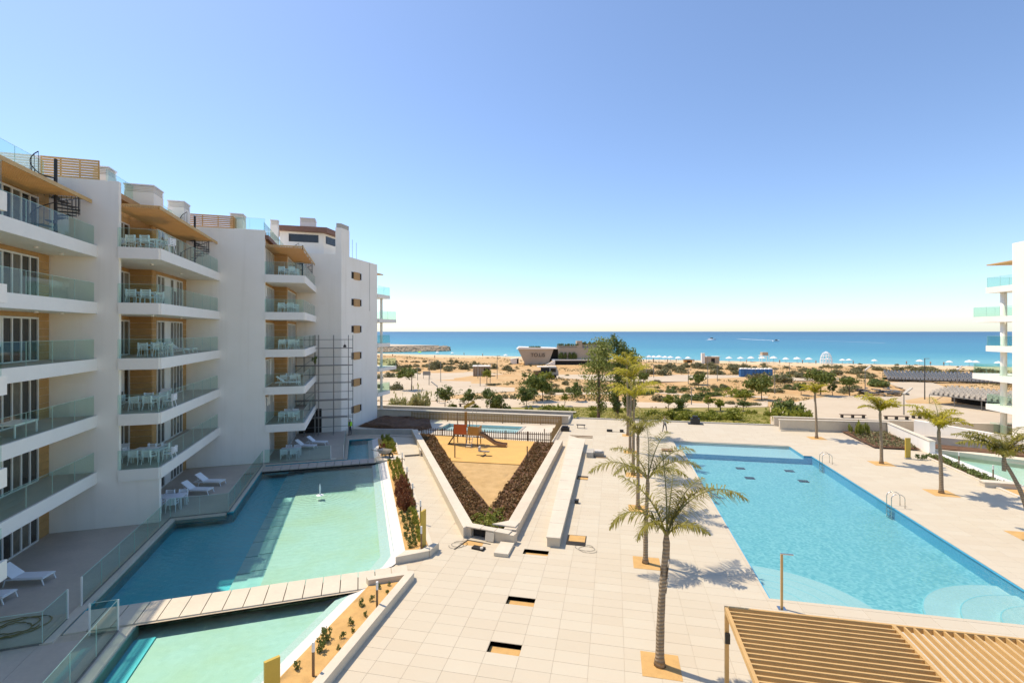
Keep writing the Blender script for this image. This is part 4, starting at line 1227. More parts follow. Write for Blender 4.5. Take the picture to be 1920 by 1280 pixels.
for (a,b),(c,d) in zip(prof[:-1],prof[1:]):
    sl.add([(a,-.35,b),(c,-.35,d),(c,.2,d),(a,.2,b)],[(0,1,2,3)])
    for y in (-.37,.2): sl.add([(a,y,b-.05),(c,y,d-.05),(c,y,d+.2),(a,y,b+.2),(a,y+.03,b-.05),(c,y+.03,d-.05),(c,y+.03,d+.2),(a,y+.03,b+.2)],[(0,1,2,3),(7,6,5,4),(3,2,6,7),(0,4,5,1)])
M['slide'] = mat('brown_slide', (.33,.19,.10), .4, .1, 3.0)
sl.build('slide', M['slide'], pg)
rm = MB(); rm.add([(-2.0,-.4,.0),(-1.3,-.5,1.0),(-1.3,.5,1.0),(-2.0,.4,.0)],[(0,1,2,3),(3,2,1,0)])
rm.build('climbing_ramp', M['black'], pg)
ld = MB()
for x in (.1,.6): ld.tube((x,-1.3,0),(x,-.55,1.05),.025,n=6)
for i in range(5): ld.tube((.1,-1.2+.14*i,.14+.19*i),(.6,-1.2+.14*i,.14+.19*i),.02,n=6)
ld.build('ladder', M['steel'], pg)
MB().box(-.6,-.35,.55,.65,1.5,3.0).build('mast', M['wood_board'], pg)
for x in (.2,.6): MB().tube((x,.6,1.0),(x,.6,3.3),.02,n=6).build('pole', M['steel'], pg)
MB().add([(-.7,.6,3.2),(.5,.6,3.9),(.3,.62,4.1),(-.6,.62,3.6)],[(0,1,2,3),(3,2,1,0)]).build('flag_panel', M['yellow'], pg)
sp = thing('spring_rider', 'small grey spring rider on the orange playground surface', 'toy', (-10.9,40.4,.27))
MB().path([(.09*math.cos(i*.9),.09*math.sin(i*.9),.02*i) for i in range(16)],.02,5).build('spring', M['galv'], sp)
MB().box(-.45,.45,-.12,.12,.33,.40).build('seat_board', M['galv'], sp); MB().box(-.5,-.4,-.25,.25,.4,.75).build('shield', M['cloth_white'], sp)
MB().box(-.7,.7,-.08,.08,-.0,.02).build('base_plate', M['dark'], sp); MB().box(-.08,.08,-.45,.45,.0,.021).build('base_plate', M['dark'], sp)
for (x,y,lab) in ((-13.2,39.3,'thin timber post at the pond side of the playground'),(-7.0,39.6,'thin timber post at the bench side of the playground'),(-6.6,47.0,'pale timber post beside the picket fence corner')):
    t = thing('timber_post', lab, 'post', (x,y,.2)); MB().cbox((0,0,.6),(.08,.08,1.2)).build('shaft', M['timber'], t); MB().cbox((0,0,1.23),(.1,.1,.05)).build('cap', M['timber'], t)

# ------------------------------------------------------------------ foreground pergola
fpz = 2.6
fg = thing('pergola', 'ochre louvred pergola in two panels at the near end of the swimming pool', 'pergola', (0,0,0))
X0, X1, X2, Y0, Y1 = 3.33, 7.85, 12.4, 8.0, 15.85
fr = MB()
fr.box(X0,X0+.09,Y0,Y1,fpz-.16,fpz); fr.box(X0+.09,X2,Y1-.07,Y1,fpz-.16,fpz-.001); fr.box(X1-.05,X1+.05,Y0,Y1-.07,fpz-.16,fpz-.001)
fr.build('frame', M['ochre_slat'], fg)
sm = MB().box(X0+.092,X1-.052,-.025,.025,-.155,-.012).mesh('slat', M['ochre_slat'])
y = Y1-.07-.2; 
while y > Y0:
    inst('slat', sm, fg, (0,y,fpz)); y -= .212
sm = MB().box(-.028,.028,Y0,Y1-.072,-.155,-.012).mesh('slat', M['ochre_slat'])
x = X1+.05+.22
while x < X2:
    inst('slat', sm, fg, (x,0,fpz)); x += .245
for (x,y) in ((X0+.06,Y1-.06),(X1,Y0+1),(X2-.1,Y1-.06)):
    MB().box(x-.055,x+.055,y-.055,y+.055,0,fpz-.162).build('post', M['ochre_slat'], fg)
MB().box(X0-.01,X0+.13,Y1-.20,Y1-.116,1.55,1.85).build('speaker_box', M['black'], fg)

# pool shower and ladders
sh = thing('pool_shower', 'slim steel shower pole at the near edge of the swimming pool', 'shower', (6.55,21.0,0))
MB().box(-.04,.04,-.04,.04,0,2.15).build('column', M['ochre_slat'], sh); MB().box(-.04,.42,-.03,.03,2.153,2.19).build('arm', M['steel'], sh)
MB().box(-.15,.15,-.15,.15,0,.015).build('base_plate', M['steel'], sh)
def ladder(y, label):
    t = thing('pool_ladder', label, 'ladder', (17.3,y,0))
    for dy in (-.27,.27):
        pts = [(.45,dy,0),(.45,dy,.55)] + [(.08+.37*math.cos(a),dy,.55+.3*math.sin(a)) for a in [i*PI/8 for i in range(1,8)]] + [(-.29,dy,.55),(-.29,dy,-1.1)]
        MB().path(pts,.024,8).build('handrail', M['steel'], t, smooth=True)
    for z in (-.15,-.4,-.65,-.9): MB().box(-.33,-.25,-.27,.27,z,z+.03).build('rung', M['steel'], t)
ladder(44.9, 'steel ladder on the far stretch of the swimming pool edge')
ladder(34.7, 'steel ladder midway along the swimming pool edge')

# ------------------------------------------------------------------ bollard lights and yellow info panels
def bollard(x, y, h, label, group=None, rz=0):
    t = thing('bollard_light', label, 'bollard', (x,y,.08), rz, group)
    MB().tube((0,0,0),(0,0,h*.72),.045,n=8).build('post', M['timber'], t)
    MB().tube((0,0,h*.72),(0,0,h),.05,n=8).build('head', M['frame'], t)
for (u,v) in ((3.2,39.4),(3.2,35.2),(3.2,31.3),(3.3,28.0),(2.9,23.95+.3)):
    q = BL(u,v); bollard(q[0],q[1],1.25,'dark bollard light with pale head in the planting bed by the path','bollards in the upper planting bed')
for (x,y) in ((-9.08,17.5),(-9.3,13.7)): bollard(x,y,1.1,'dark bollard light with pale head in the lower planting bed','bollards in the lower planting bed')
bollard(27.3,42.0,1.1,'dark bollard light beside the east pond, near its lower end'); bollard(27.55,46.0,1.1,'dark bollard light beside the east pond, halfway along')
def info_panel(x, y, rz, label, h=1.9, w=.5):
    t = thing('info_panel', label, 'sign', (x,y,.05), rz)
    MB().box(-w/2,w/2,-.05,.05,.06,h).build('panel', M['yellow'], t); MB().box(-w/2-.04,w/2+.04,-.1,.1,0,.06).build('foot', M['concrete'], t)
q = BL(3.05,24.7); info_panel(q[0],q[1],R(84),'yellow upright info panel at the lower end of the shrub bed',1.9,.42)
info_panel(-9.65,12.25,R(55),'yellow upright info panel beside the lower pond',1.5,.42)
info_panel(24.9,47.9,R(15),'yellow upright info panel before the triangular shrub bed',1.75,.45)

# loose site clutter
def clutter(name, label, cat, x, y, parts, rz=0, z=0):
    t = thing(name, label, cat, (x,y,z), rz)
    for nm, b, m in parts: MB().box(*b).build(nm, m, t)
    return t
clutter('board_stack', 'grey boards and a cutting machine stacked on the plaza beside the bench', 'boards', -2.0, 43.4, [('board',(-.3,.3,-.8,.8,0,.45),M['concrete']),('machine',(.35,1.2,-.4,.4,0,.35),M['galv']),('cloth',(.4,1.0,-.3,.3,.353,.5),M['cloth_white']),('mat',(.32,1.5,-.7,-.45,0,.02),M['timber'])])
clutter('rubble_bag', 'dark bag of rubble beside the picket fence corner', 'bag', -5.2, 53.6, [('bag',(-.45,.45,-.35,.35,0,.4),M['black']),('top',(-.3,.3,-.25,.25,.4,.55),M['black'])])
clutter('timber_planks', 'two dark planks lying on the plaza near the bag of rubble', 'planks', -3.3, 51.2, [('plank',(-1.2,1.2,-.1,.05,0,.06),M['timber']),('plank',(-.8,1.2,-.75,-.6,0,.06),M['timber'])])
clutter('stool', 'small dark saw bench on the plaza beyond the planks', 'bench', -3.6, 55.4, [('top',(-.5,.5,-.15,.15,.35,.42),M['black']),('leg',(-.4,-.34,-.1,.1,0,.35),M['black']),('leg',(.34,.4,-.1,.1,0,.35),M['black'])])
clutter('paint_bucket', 'black bucket standing on the plaza beside the bench', 'bucket', -2.3, 31.2, [('body',(-.12,.12,-.12,.12,0,.2),M['black']),('rim',(-.14,.14,-.14,.14,.2,.23),M['black'])])
clutter('cable_pit', 'open cable pit with wires at the near end of the bench', 'pit', -1.95, 25.9, [('frame',(-.45,.55,-.9,.35,.0,.012),M['dark']),('sand',(-.35,.5,-.45,.3,.012,.02),M['sand_bed'])])
clutter('cable_pit', 'open cable pit beside the middle of the bench', 'pit', -2.25, 36.7, [('frame',(-.4,.4,-.5,.4,.0,.012),M['dark']),('sand',(-.3,.4,-.45,.0,.012,.02),M['sand_bed'])])
clutter('pallet', 'low timber pallet lying on the plaza near the swimming pool corner', 'pallet', 4.9, 46.6, [('top',(-.5,.5,-.4,.4,.08,.12),M['timber']),('block',(-.5,-.3,-.4,.4,0,.08),M['timber']),('block',(.3,.5,-.4,.4,0,.08),M['timber'])])
clutter('skip_bag', 'dark covered machine beside the plaza kerb', 'machine', 9.5, 60.6, [('body',(-.5,.5,-.3,.3,.1,.7),M['black']),('top',(-.3,.3,-.2,.2,.7,1.0),M['black']),('foot',(-.8,.9,-.35,.35,0,.1),M['black'])])
clutter('tool_box', 'small dark toolboxes lying on the plaza behind the far palms', 'toolbox', 0.2, 54.2, [('box',(-.9,-.3,-.2,.2,0,.22),M['black']),('box',(.5,.9,-.2,.2,0,.25),M['black']),('cord',(-.3,.5,-.03,.03,0,.03),M['black'])])
for i, (cx, cy_, s) in enumerate(((-1.5,24.9,1.0),(-7.7,24.0,-.8))):
    pts = []
    for k in range(50):
        a = k*.26; pts.append((cx + .5*s*math.cos(a)*(1-.004*k) + .01*k*s*.6, cy_ + .3*math.sin(a) - .008*k, .02+.004*(k%4)))
    tag(MB().path(pts,.008,5).build('loose_cable', M['black']), ('loose black cable coiled beside the bench end','loose black cable looped beside the planter front')[i], 'cable')
# wheelbarrow at the pond corner
q = BL(2.0,43.3)
wb = thing('wheelbarrow', 'muddy wheelbarrow parked at the corner of the pond walkway', 'wheelbarrow', (q[0],q[1],.15), R(-15))
m_ = MB(); m_.add([(-.3,-.25,.3),(.35,-.25,.3),(.35,.25,.3),(-.3,.25,.3),(-.5,-.38,.62),(.6,-.38,.62),(.6,.38,.62),(-.5,.38,.62)],[(0,1,2,3),(0,4,5,1),(1,5,6,2),(2,6,7,3),(3,7,4,0),(3,2,1,0)])
m_.build('tray', M['concrete'], wb)
MB().path([(.75+.2*math.cos(a),0,.2+.2*math.sin(a)) for a in [i*2*PI/14 for i in range(15)]],.06,8).build('wheel', M['black'], wb)
for s in (-1,1): MB().tube((-1.2,s*.3,.55),(.75,s*.06,.22),.022,n=6).build('handle', M['timber'], wb)
for s in (-1,1): MB().tube((-.35,s*.25,.35),(-.45,s*.28,0),.02,n=6).build('leg', M['galv'], wb)
# timber frame (sand box lid) on the left path
q = BL(4.55,43.6)
clutter('inspection_cover', 'lifted inspection cover leaning over its dark opening on the path', 'cover', q[0], q[1], [('opening',(-.8,.5,-.35,.25,.003,.012),M['dark']),('lid',(.5,.6,-.5,.5,.0,.5),M['wall_lime'])], BROT)

# ------------------------------------------------------------------ people
def person(name_label, loc, rz, top, legs, hair, pose='walk', vest=None):
    """continuous skinned body with legs, torso, arms, head"""
    t = thing('person', name_label, 'person', loc, rz)
    st = .22 if pose == 'walk' else .06
    V = [(0,0,.95),(0,0,1.15),(0,0,1.38),(0,.01,1.5),(0,.03,1.62),(0,.03,1.74),
         (.1,0,.9),(.11,-st*.6,.5),(.11,-st,.08),(.11,-st-.0+.14,.04),
         (-.1,0,.9),(-.11,st*.5,.5),(-.11,st,.08),(-.11,st+.14,.04),
         (.19,0,1.4),(.25,st*.5,1.14),(.24,st+.08,.92),(.24,st+.12,.83),
         (-.19,0,1.4),(-.25,-st*.4,1.14),(-.24,-st+.1,.92),(-.24,-st+.14,.83)]
    E_ = [(0,1),(1,2),(2,3),(3,4),(4,5),(0,6),(6,7),(7,8),(8,9),(0,10),(10,11),(11,12),(12,13),(2,14),(14,15),(15,16),(16,17),(2,18),(18,19),(19,20),(20,21)]
    Rr = [.14,.145,.15,.06,.095,.085,.1,.07,.045,.04,.1,.07,.045,.04,.065,.05,.035,.03,.065,.05,.035,.03]
    me = bpy.data.meshes.new('body'); me.from_pydata(V, E_, [])
    o = bpy.data.objects.new('body', me); C.objects.link(o)
    sk = o.modifiers.new('skin', 'SKIN')
    for i, r in enumerate(Rr): me.skin_vertices[0].data[i].radius = (r, r*.85)
    me.skin_vertices[0].data[0].use_root = True
    ss = o.modifiers.new('sub', 'SUBSURF'); ss.levels = 1; ss.render_levels = 1
    dg = bpy.context.evaluated_depsgraph_get()
    nm = bpy.data.meshes.new_from_object(o.evaluated_get(dg)); bpy.data.objects.remove(o)
    for m in (top, legs, M['skin'], hair): nm.materials.append(m)
    for f in nm.polygons:
        z = f.center.z; x = abs(f.center.x)
        f.material_index = 3 if z > 1.70 else 2 if (z > 1.47 or (x > .2 and z < 1.1)) else 0 if z > .97 else 1
        f.use_smooth = True
    b = bpy.data.objects.new('body', nm); C.objects.link(b); b.parent = t
    if vest:
        MB().lathe([(.19,1.0),(.2,1.2),(.21,1.36),(.14,1.44)],14).build('vest', vest, t, smooth=True)
    return t
person('person in pale shirt and dark trousers walking across the plaza', (5.5,55.1,0), R(30), M['cloth_white'], M['cloth_dark'], M['cloth_dark'])
q = BL(-1.0,53.9)
person('worker in a lime high visibility vest standing at the foot of the scaffolding', (q[0],q[1],.02), R(100), M['cloth_dark'], M['cloth_dark'], M['hi_vis'], 'stand', M['hi_vis'])

# ------------------------------------------------------------------ palms
def frond_mesh(rr, length, e0, droop, m, dens=44, lw=.031, sag=.55):
    """arching rachis with plumose leaflets, growing along +X"""
    mb = MB(); n = 16; pts = []; x = z = 0.; 
    for i in range(n+1):
        t = i/n; pts.append(Vector((x,0,z)))
        a = e0 - droop*(t**1.25); x += math.cos(a)*length/n; z += math.sin(a)*length/n
    mb.path(pts, [.030*(1-.85*i/n)+.004 for i in range(n+1)], 5)
    mb.cur = 1
    for i in range(dens):
        t = .14 + .86*(i+rr.random()*.6)/dens
        f = min(t*n, n-.001); k = int(f); p = pts[k].lerp(pts[k+1], f-k)
        tan = (pts[k+1]-pts[k]).normalized(); up = Vector((0,1,0)).cross(tan)*-1
        ln = length*.235*(math.sin(PI*min(1,t*.86+.12))**.7)*rr.uniform(.75,1.15)
        for s in (-1,1):
            q = p
            tilt = rr.uniform(-.5,.75)
            d = (tan*rr.uniform(.45,.8) + Vector((0,s,0))*math.cos(tilt) + up*math.sin(tilt)).normalized()
            side = d.cross(Vector((0,0,1)));
            side = side.normalized()*lw if side.length > .01 else Vector((0,lw,0))
            d1 = (d + Vector((0,0,-sag*.35))).normalized(); d2 = (d + Vector((0,0,-sag*1.5))).normalized()
            a = q + d1*ln*.5; b = a + d2*ln*.5
            mb.add([q-side*.4, q+side*.4, a+side*.6, a-side*.6, b], [(0,1,2,3),(3,2,4)])
    return mb.mesh('frond', [m['rachis'], m['leaf']])
M['rachis'] = mat('frond_stem', (.22,.21,.07), .6, .1, 5.0)
def palm(x, y, h, label, fronds, seed, yellow=False, lean=(0,0), r0=.17, group=None, dens=44, boots=False, lw=.031):
    rr = random.Random(seed)
    t = thing('palm_tree', label, 'palm tree', (x,y,0), 0, group)
    n = 14; pts = []; rad = []
    for i in range(n+1):
        f = i/n
        pts.append((lean[0]*f*f, lean[1]*f*f, h*f)); rad.append((r0*(1-.38*f) + (.05 if i == 0 else 0)) * (1+.03*math.sin(i*2.1)))
    mb = MB(); mb.path(pts, rad, 10); mb.build('trunk', M['trunk'], t, smooth=True)
    top = Vector(pts[-1])
    # crownshaft: sheathing leaf bases
    cs = MB(); cs.path([top+Vector((0,0,-.5)), top, top+Vector((0,0,.45))],[r0*.68,r0*.8,r0*.3],9)
    if boots:
        for k in range(9):
            a = rr.uniform(0,2*PI); z = -.3-1.1*rr.random(); f = 1+z/h
            px, py = lean[0]*f*f, lean[1]*f*f
            cs.add([(px+r0*.75*math.cos(a-.5),py+r0*.75*math.sin(a-.5),h+z-.35),(px+r0*.75*math.cos(a+.5),py+r0*.75*math.sin(a+.5),h+z-.35),(px+r0*1.25*math.cos(a),py+r0*1.25*math.sin(a),h+z+.2)],[(0,1,2),(2,1,0)])
    cs.build('crownshaft', M['trunk'], t)
    mm = dict(rachis=M['rachis'], leaf=M['palm_leaf_y'] if yellow else M['palm_leaf'])
    for (az, el, ln, dr) in fronds:
        me = frond_mesh(rr, ln, R(el), R(dr), mm, dens, lw)
        o = bpy.data.objects.new('frond', me); C.objects.link(o); o.parent = t
        o.location = top + Vector((0,0,.2)); o.rotation_euler = (rr.uniform(-.2,.2), 0, R(az)+R(11.83))
    return t
def ring(rr, n, ln=2.2, yellow=False):
    out = []
    for i in range(n):
        el = rr.uniform(48,86)
        out.append((i*360/n*1.0+rr.uniform(-18,18), el, ln*rr.uniform(.8,1.15), rr.uniform(60,105) + (el-50)*.4))
    return out
# azimuths are measured from the camera's right hand side, anticlockwise
prr = random.Random(21)
near1 = [(8,66,3.7,112),(170,66,2.5,150),(100,86,2.7,22),(40,66,2.9,75),(22,60,2.7,70),(140,74,2.6,70),(70,72,2.8,60),(-35,62,1.7,110),(215,66,1.9,140)]
near2 = [(178,48,3.2,100),(5,50,3.0,95),(52,68,3.5,80),(95,82,2.5,35),(25,58,3.3,85),(130,62,2.9,95),(205,58,2.4,110),(-30,58,2.2,110)]
for k in range(6):
    y = 16.6 + 7.2*k
    lab = ['tall feather palm nearest the pergola, with shaggy leaf bases', 'feather palm in the row by the pool, second from the pergola', 'feather palm in the row by the pool, third from the pergola', 'feather palm in the row by the pool, fourth from the pergola', 'feather palm in the row by the pool, second from the sea end', 'feather palm at the sea end of the row by the pool'][k]
    fr = near1 if k == 0 else near2 if k == 1 else ring(prr, 11, (0,0,2.5,2.6,2.5,2.6)[k])
    palm(1.5, y, (4.0,3.75,4.3,5.6,6.3,7.0)[k], lab, fr, 40+k, yellow=k > 2, lean=((.22,.1),(0.1,0),(0,0),(0.05,0),(.1,0),(-.1,0))[k], r0=(.15,.125,.13,.14,.14,.14)[k], group='palms in the row beside the pool', dens=(66,66,46,46,46,46)[k], boots=k == 0, lw=.029 if k < 2 else .04)
for k, (x,y,h,lean) in enumerate(((21.85,31.0,3.9,(-1.0,.3)),(21.85,38.2,4.1,(-.15,0)),(21.85,45.7,4.1,(-.1,0)),(20.5,55.2,4.3,(-.15,0)))):
    palm(x,y,h,['leaning palm beyond the right hand edge of the swimming pool','palm beside the east pond bed with a wide yellow green crown','palm with narrow yellow crown before the triangular shrub bed','small palm at the plaza corner before the lower limestone wall'][k], ring(prr,14,(2.4,2.5,2.2,1.7)[k]), 60+k, yellow=k > 0, lean=lean, r0=.135, group='palms on the far side of the pool', dens=60, lw=.045)
sq = MB().box(-.62,.62,-.62,.62,.002,.008).mesh('tree_pit', M['sand_bed'])
for k in range(6): structure(inst('tree_pit', sq, None, (1.5+(.05 if k else .03),16.6+7.2*k,0)))
for (x,y) in ((21.85,31.0),(21.85,38.2),(21.85,45.7),(20.5,55.2)): structure(inst('tree_pit', sq, None, (x,y,0), 0, (1.2,1.2,1)))

# ------------------------------------------------------------------ leafy meshes
def leaves(mb, rr, c, rad, n, size, shell=.55, flat=1.0):
    for _ in range(n):
        while True:
            d = Vector((rr.gauss(0,1), rr.gauss(0,1), rr.gauss(0,1)))
            if d.length > .1: break
        d.normalize(); r = shell + (1-shell)*rr.random()**.6
        p = Vector((c[0]+d.x*rad[0]*r, c[1]+d.y*rad[1]*r, c[2]+d.z*rad[2]*r))
        nn = (d + Vector((rr.gauss(0,.6), rr.gauss(0,.6), rr.gauss(0,.6)))).normalized()
        a = nn.orthogonal().normalized(); b = nn.cross(a)
        w = rr.uniform(0,2*PI); a, b = a*math.cos(w)+b*math.sin(w), b*math.cos(w)-a*math.sin(w)
        s = size*rr.uniform(.6,1.3)
        mb.add([p-a*s, p+b*s*.55, p+a*s, p-b*s*.55], [(0,1,2,3)])
def clumped(rr, n_clumps, leaves_each, rx, rz, zc, size, clump=.42):
    mb = MB()
    for _ in range(n_clumps):
        d = Vector((rr.gauss(0,1), rr.gauss(0,1), rr.gauss(0,.9))).normalized()*rr.uniform(.35,.75)
        k = clump*rr.uniform(.7,1.2)
        leaves(mb, rr, (d.x*rx, d.y*rx, zc+d.z*rz), (rx*k, rx*k, rz*k), leaves_each, size, .45)
    return mb
def trunk_mb(h, r, rr, limbs=4, spread=.35, top=.5):
    mb = MB(); pts = [(rr.uniform(-.04,.04)*i*h*.25, rr.uniform(-.04,.04)*i*h*.25, h*i/4) for i in range(5)]
    mb.path(pts, [r*(1-.1*i) for i in range(5)], 7)
    p = pts[-1]
    for k in range(limbs):
        a = 2*PI*k/limbs + rr.uniform(-.4,.4)
        mb.tube(p, (p[0]+spread*math.cos(a), p[1]+spread*math.sin(a), p[2]+top), r*.55, r*.2, 5)
    return mb
rr = random.Random(11)
# unit-sized library (radius 1, stands on z = 0)
BUSH = {}
for kind, mt in (('grey',M['leaf_grey']),('dark',M['leaf_round']),('lime',M['leaf_lime']),('pale',M['leaf_pale'])):
    BUSH[kind] = []
    for v in range(6):
        mb = MB(); nb = rr.randint(9, 18)
        for c_ in range(nb):
            a = rr.uniform(0,2*PI); q_ = rr.random()**.6; r_ = rr.uniform(.2,.46); z_ = rr.uniform(.12,.62)*(1-.45*q_)
            leaves(mb, rr, (.78*q_*math.cos(a), .78*q_*math.sin(a), z_), (r_, r_, r_*rr.uniform(.6,.9)), 62, .10 if kind != 'pale' else .08, .4)
        for c_ in range(26):                      # stray shoots break the outline
            a = rr.uniform(0,2*PI); q_ = rr.uniform(.3,1.0)
            leaves(mb, rr, (q_*math.cos(a), q_*math.sin(a), rr.uniform(.05,.85)*(1.1-.5*q_)), (.08,.08,.1), 5, .07, .3)
        BUSH[kind].append(mb.mesh('foliage', mt))
TREE = {}
for kind, mt, nz in (('round',M['leaf_round'],.95),('pine',M['leaf_pine'],.5),('lime',M['leaf_lime'],.9)):
    TREE[kind] = []
    for v in range(4):
        mb = MB()
        for c_ in range(rr.randint(16,26)):
            d_ = Vector((rr.gauss(0,1), rr.gauss(0,1), rr.gauss(0,.9))).normalized()*rr.uniform(.3,.85)
            k_ = rr.uniform(.2,.42)
            leaves(mb, rr, (d_.x*.95, d_.y*.95, d_.z*nz), (k_, k_, k_*nz*.9), 75, .10, .35)
        for c_ in range(40):
            d_ = Vector((rr.gauss(0,1), rr.gauss(0,1), rr.gauss(0,.9))).normalized()*rr.uniform(.85,1.15)
            leaves(mb, rr, (d_.x*.95, d_.y*.95, d_.z*nz), (.1,.1,.08), 5, .07, .3)
        TREE[kind].append(mb.mesh('crown', mt))
stem_me = MB().path([(0,0,-.1),(.1,0,.25)],[.09,.03],6).mesh('stem', M['bark'])

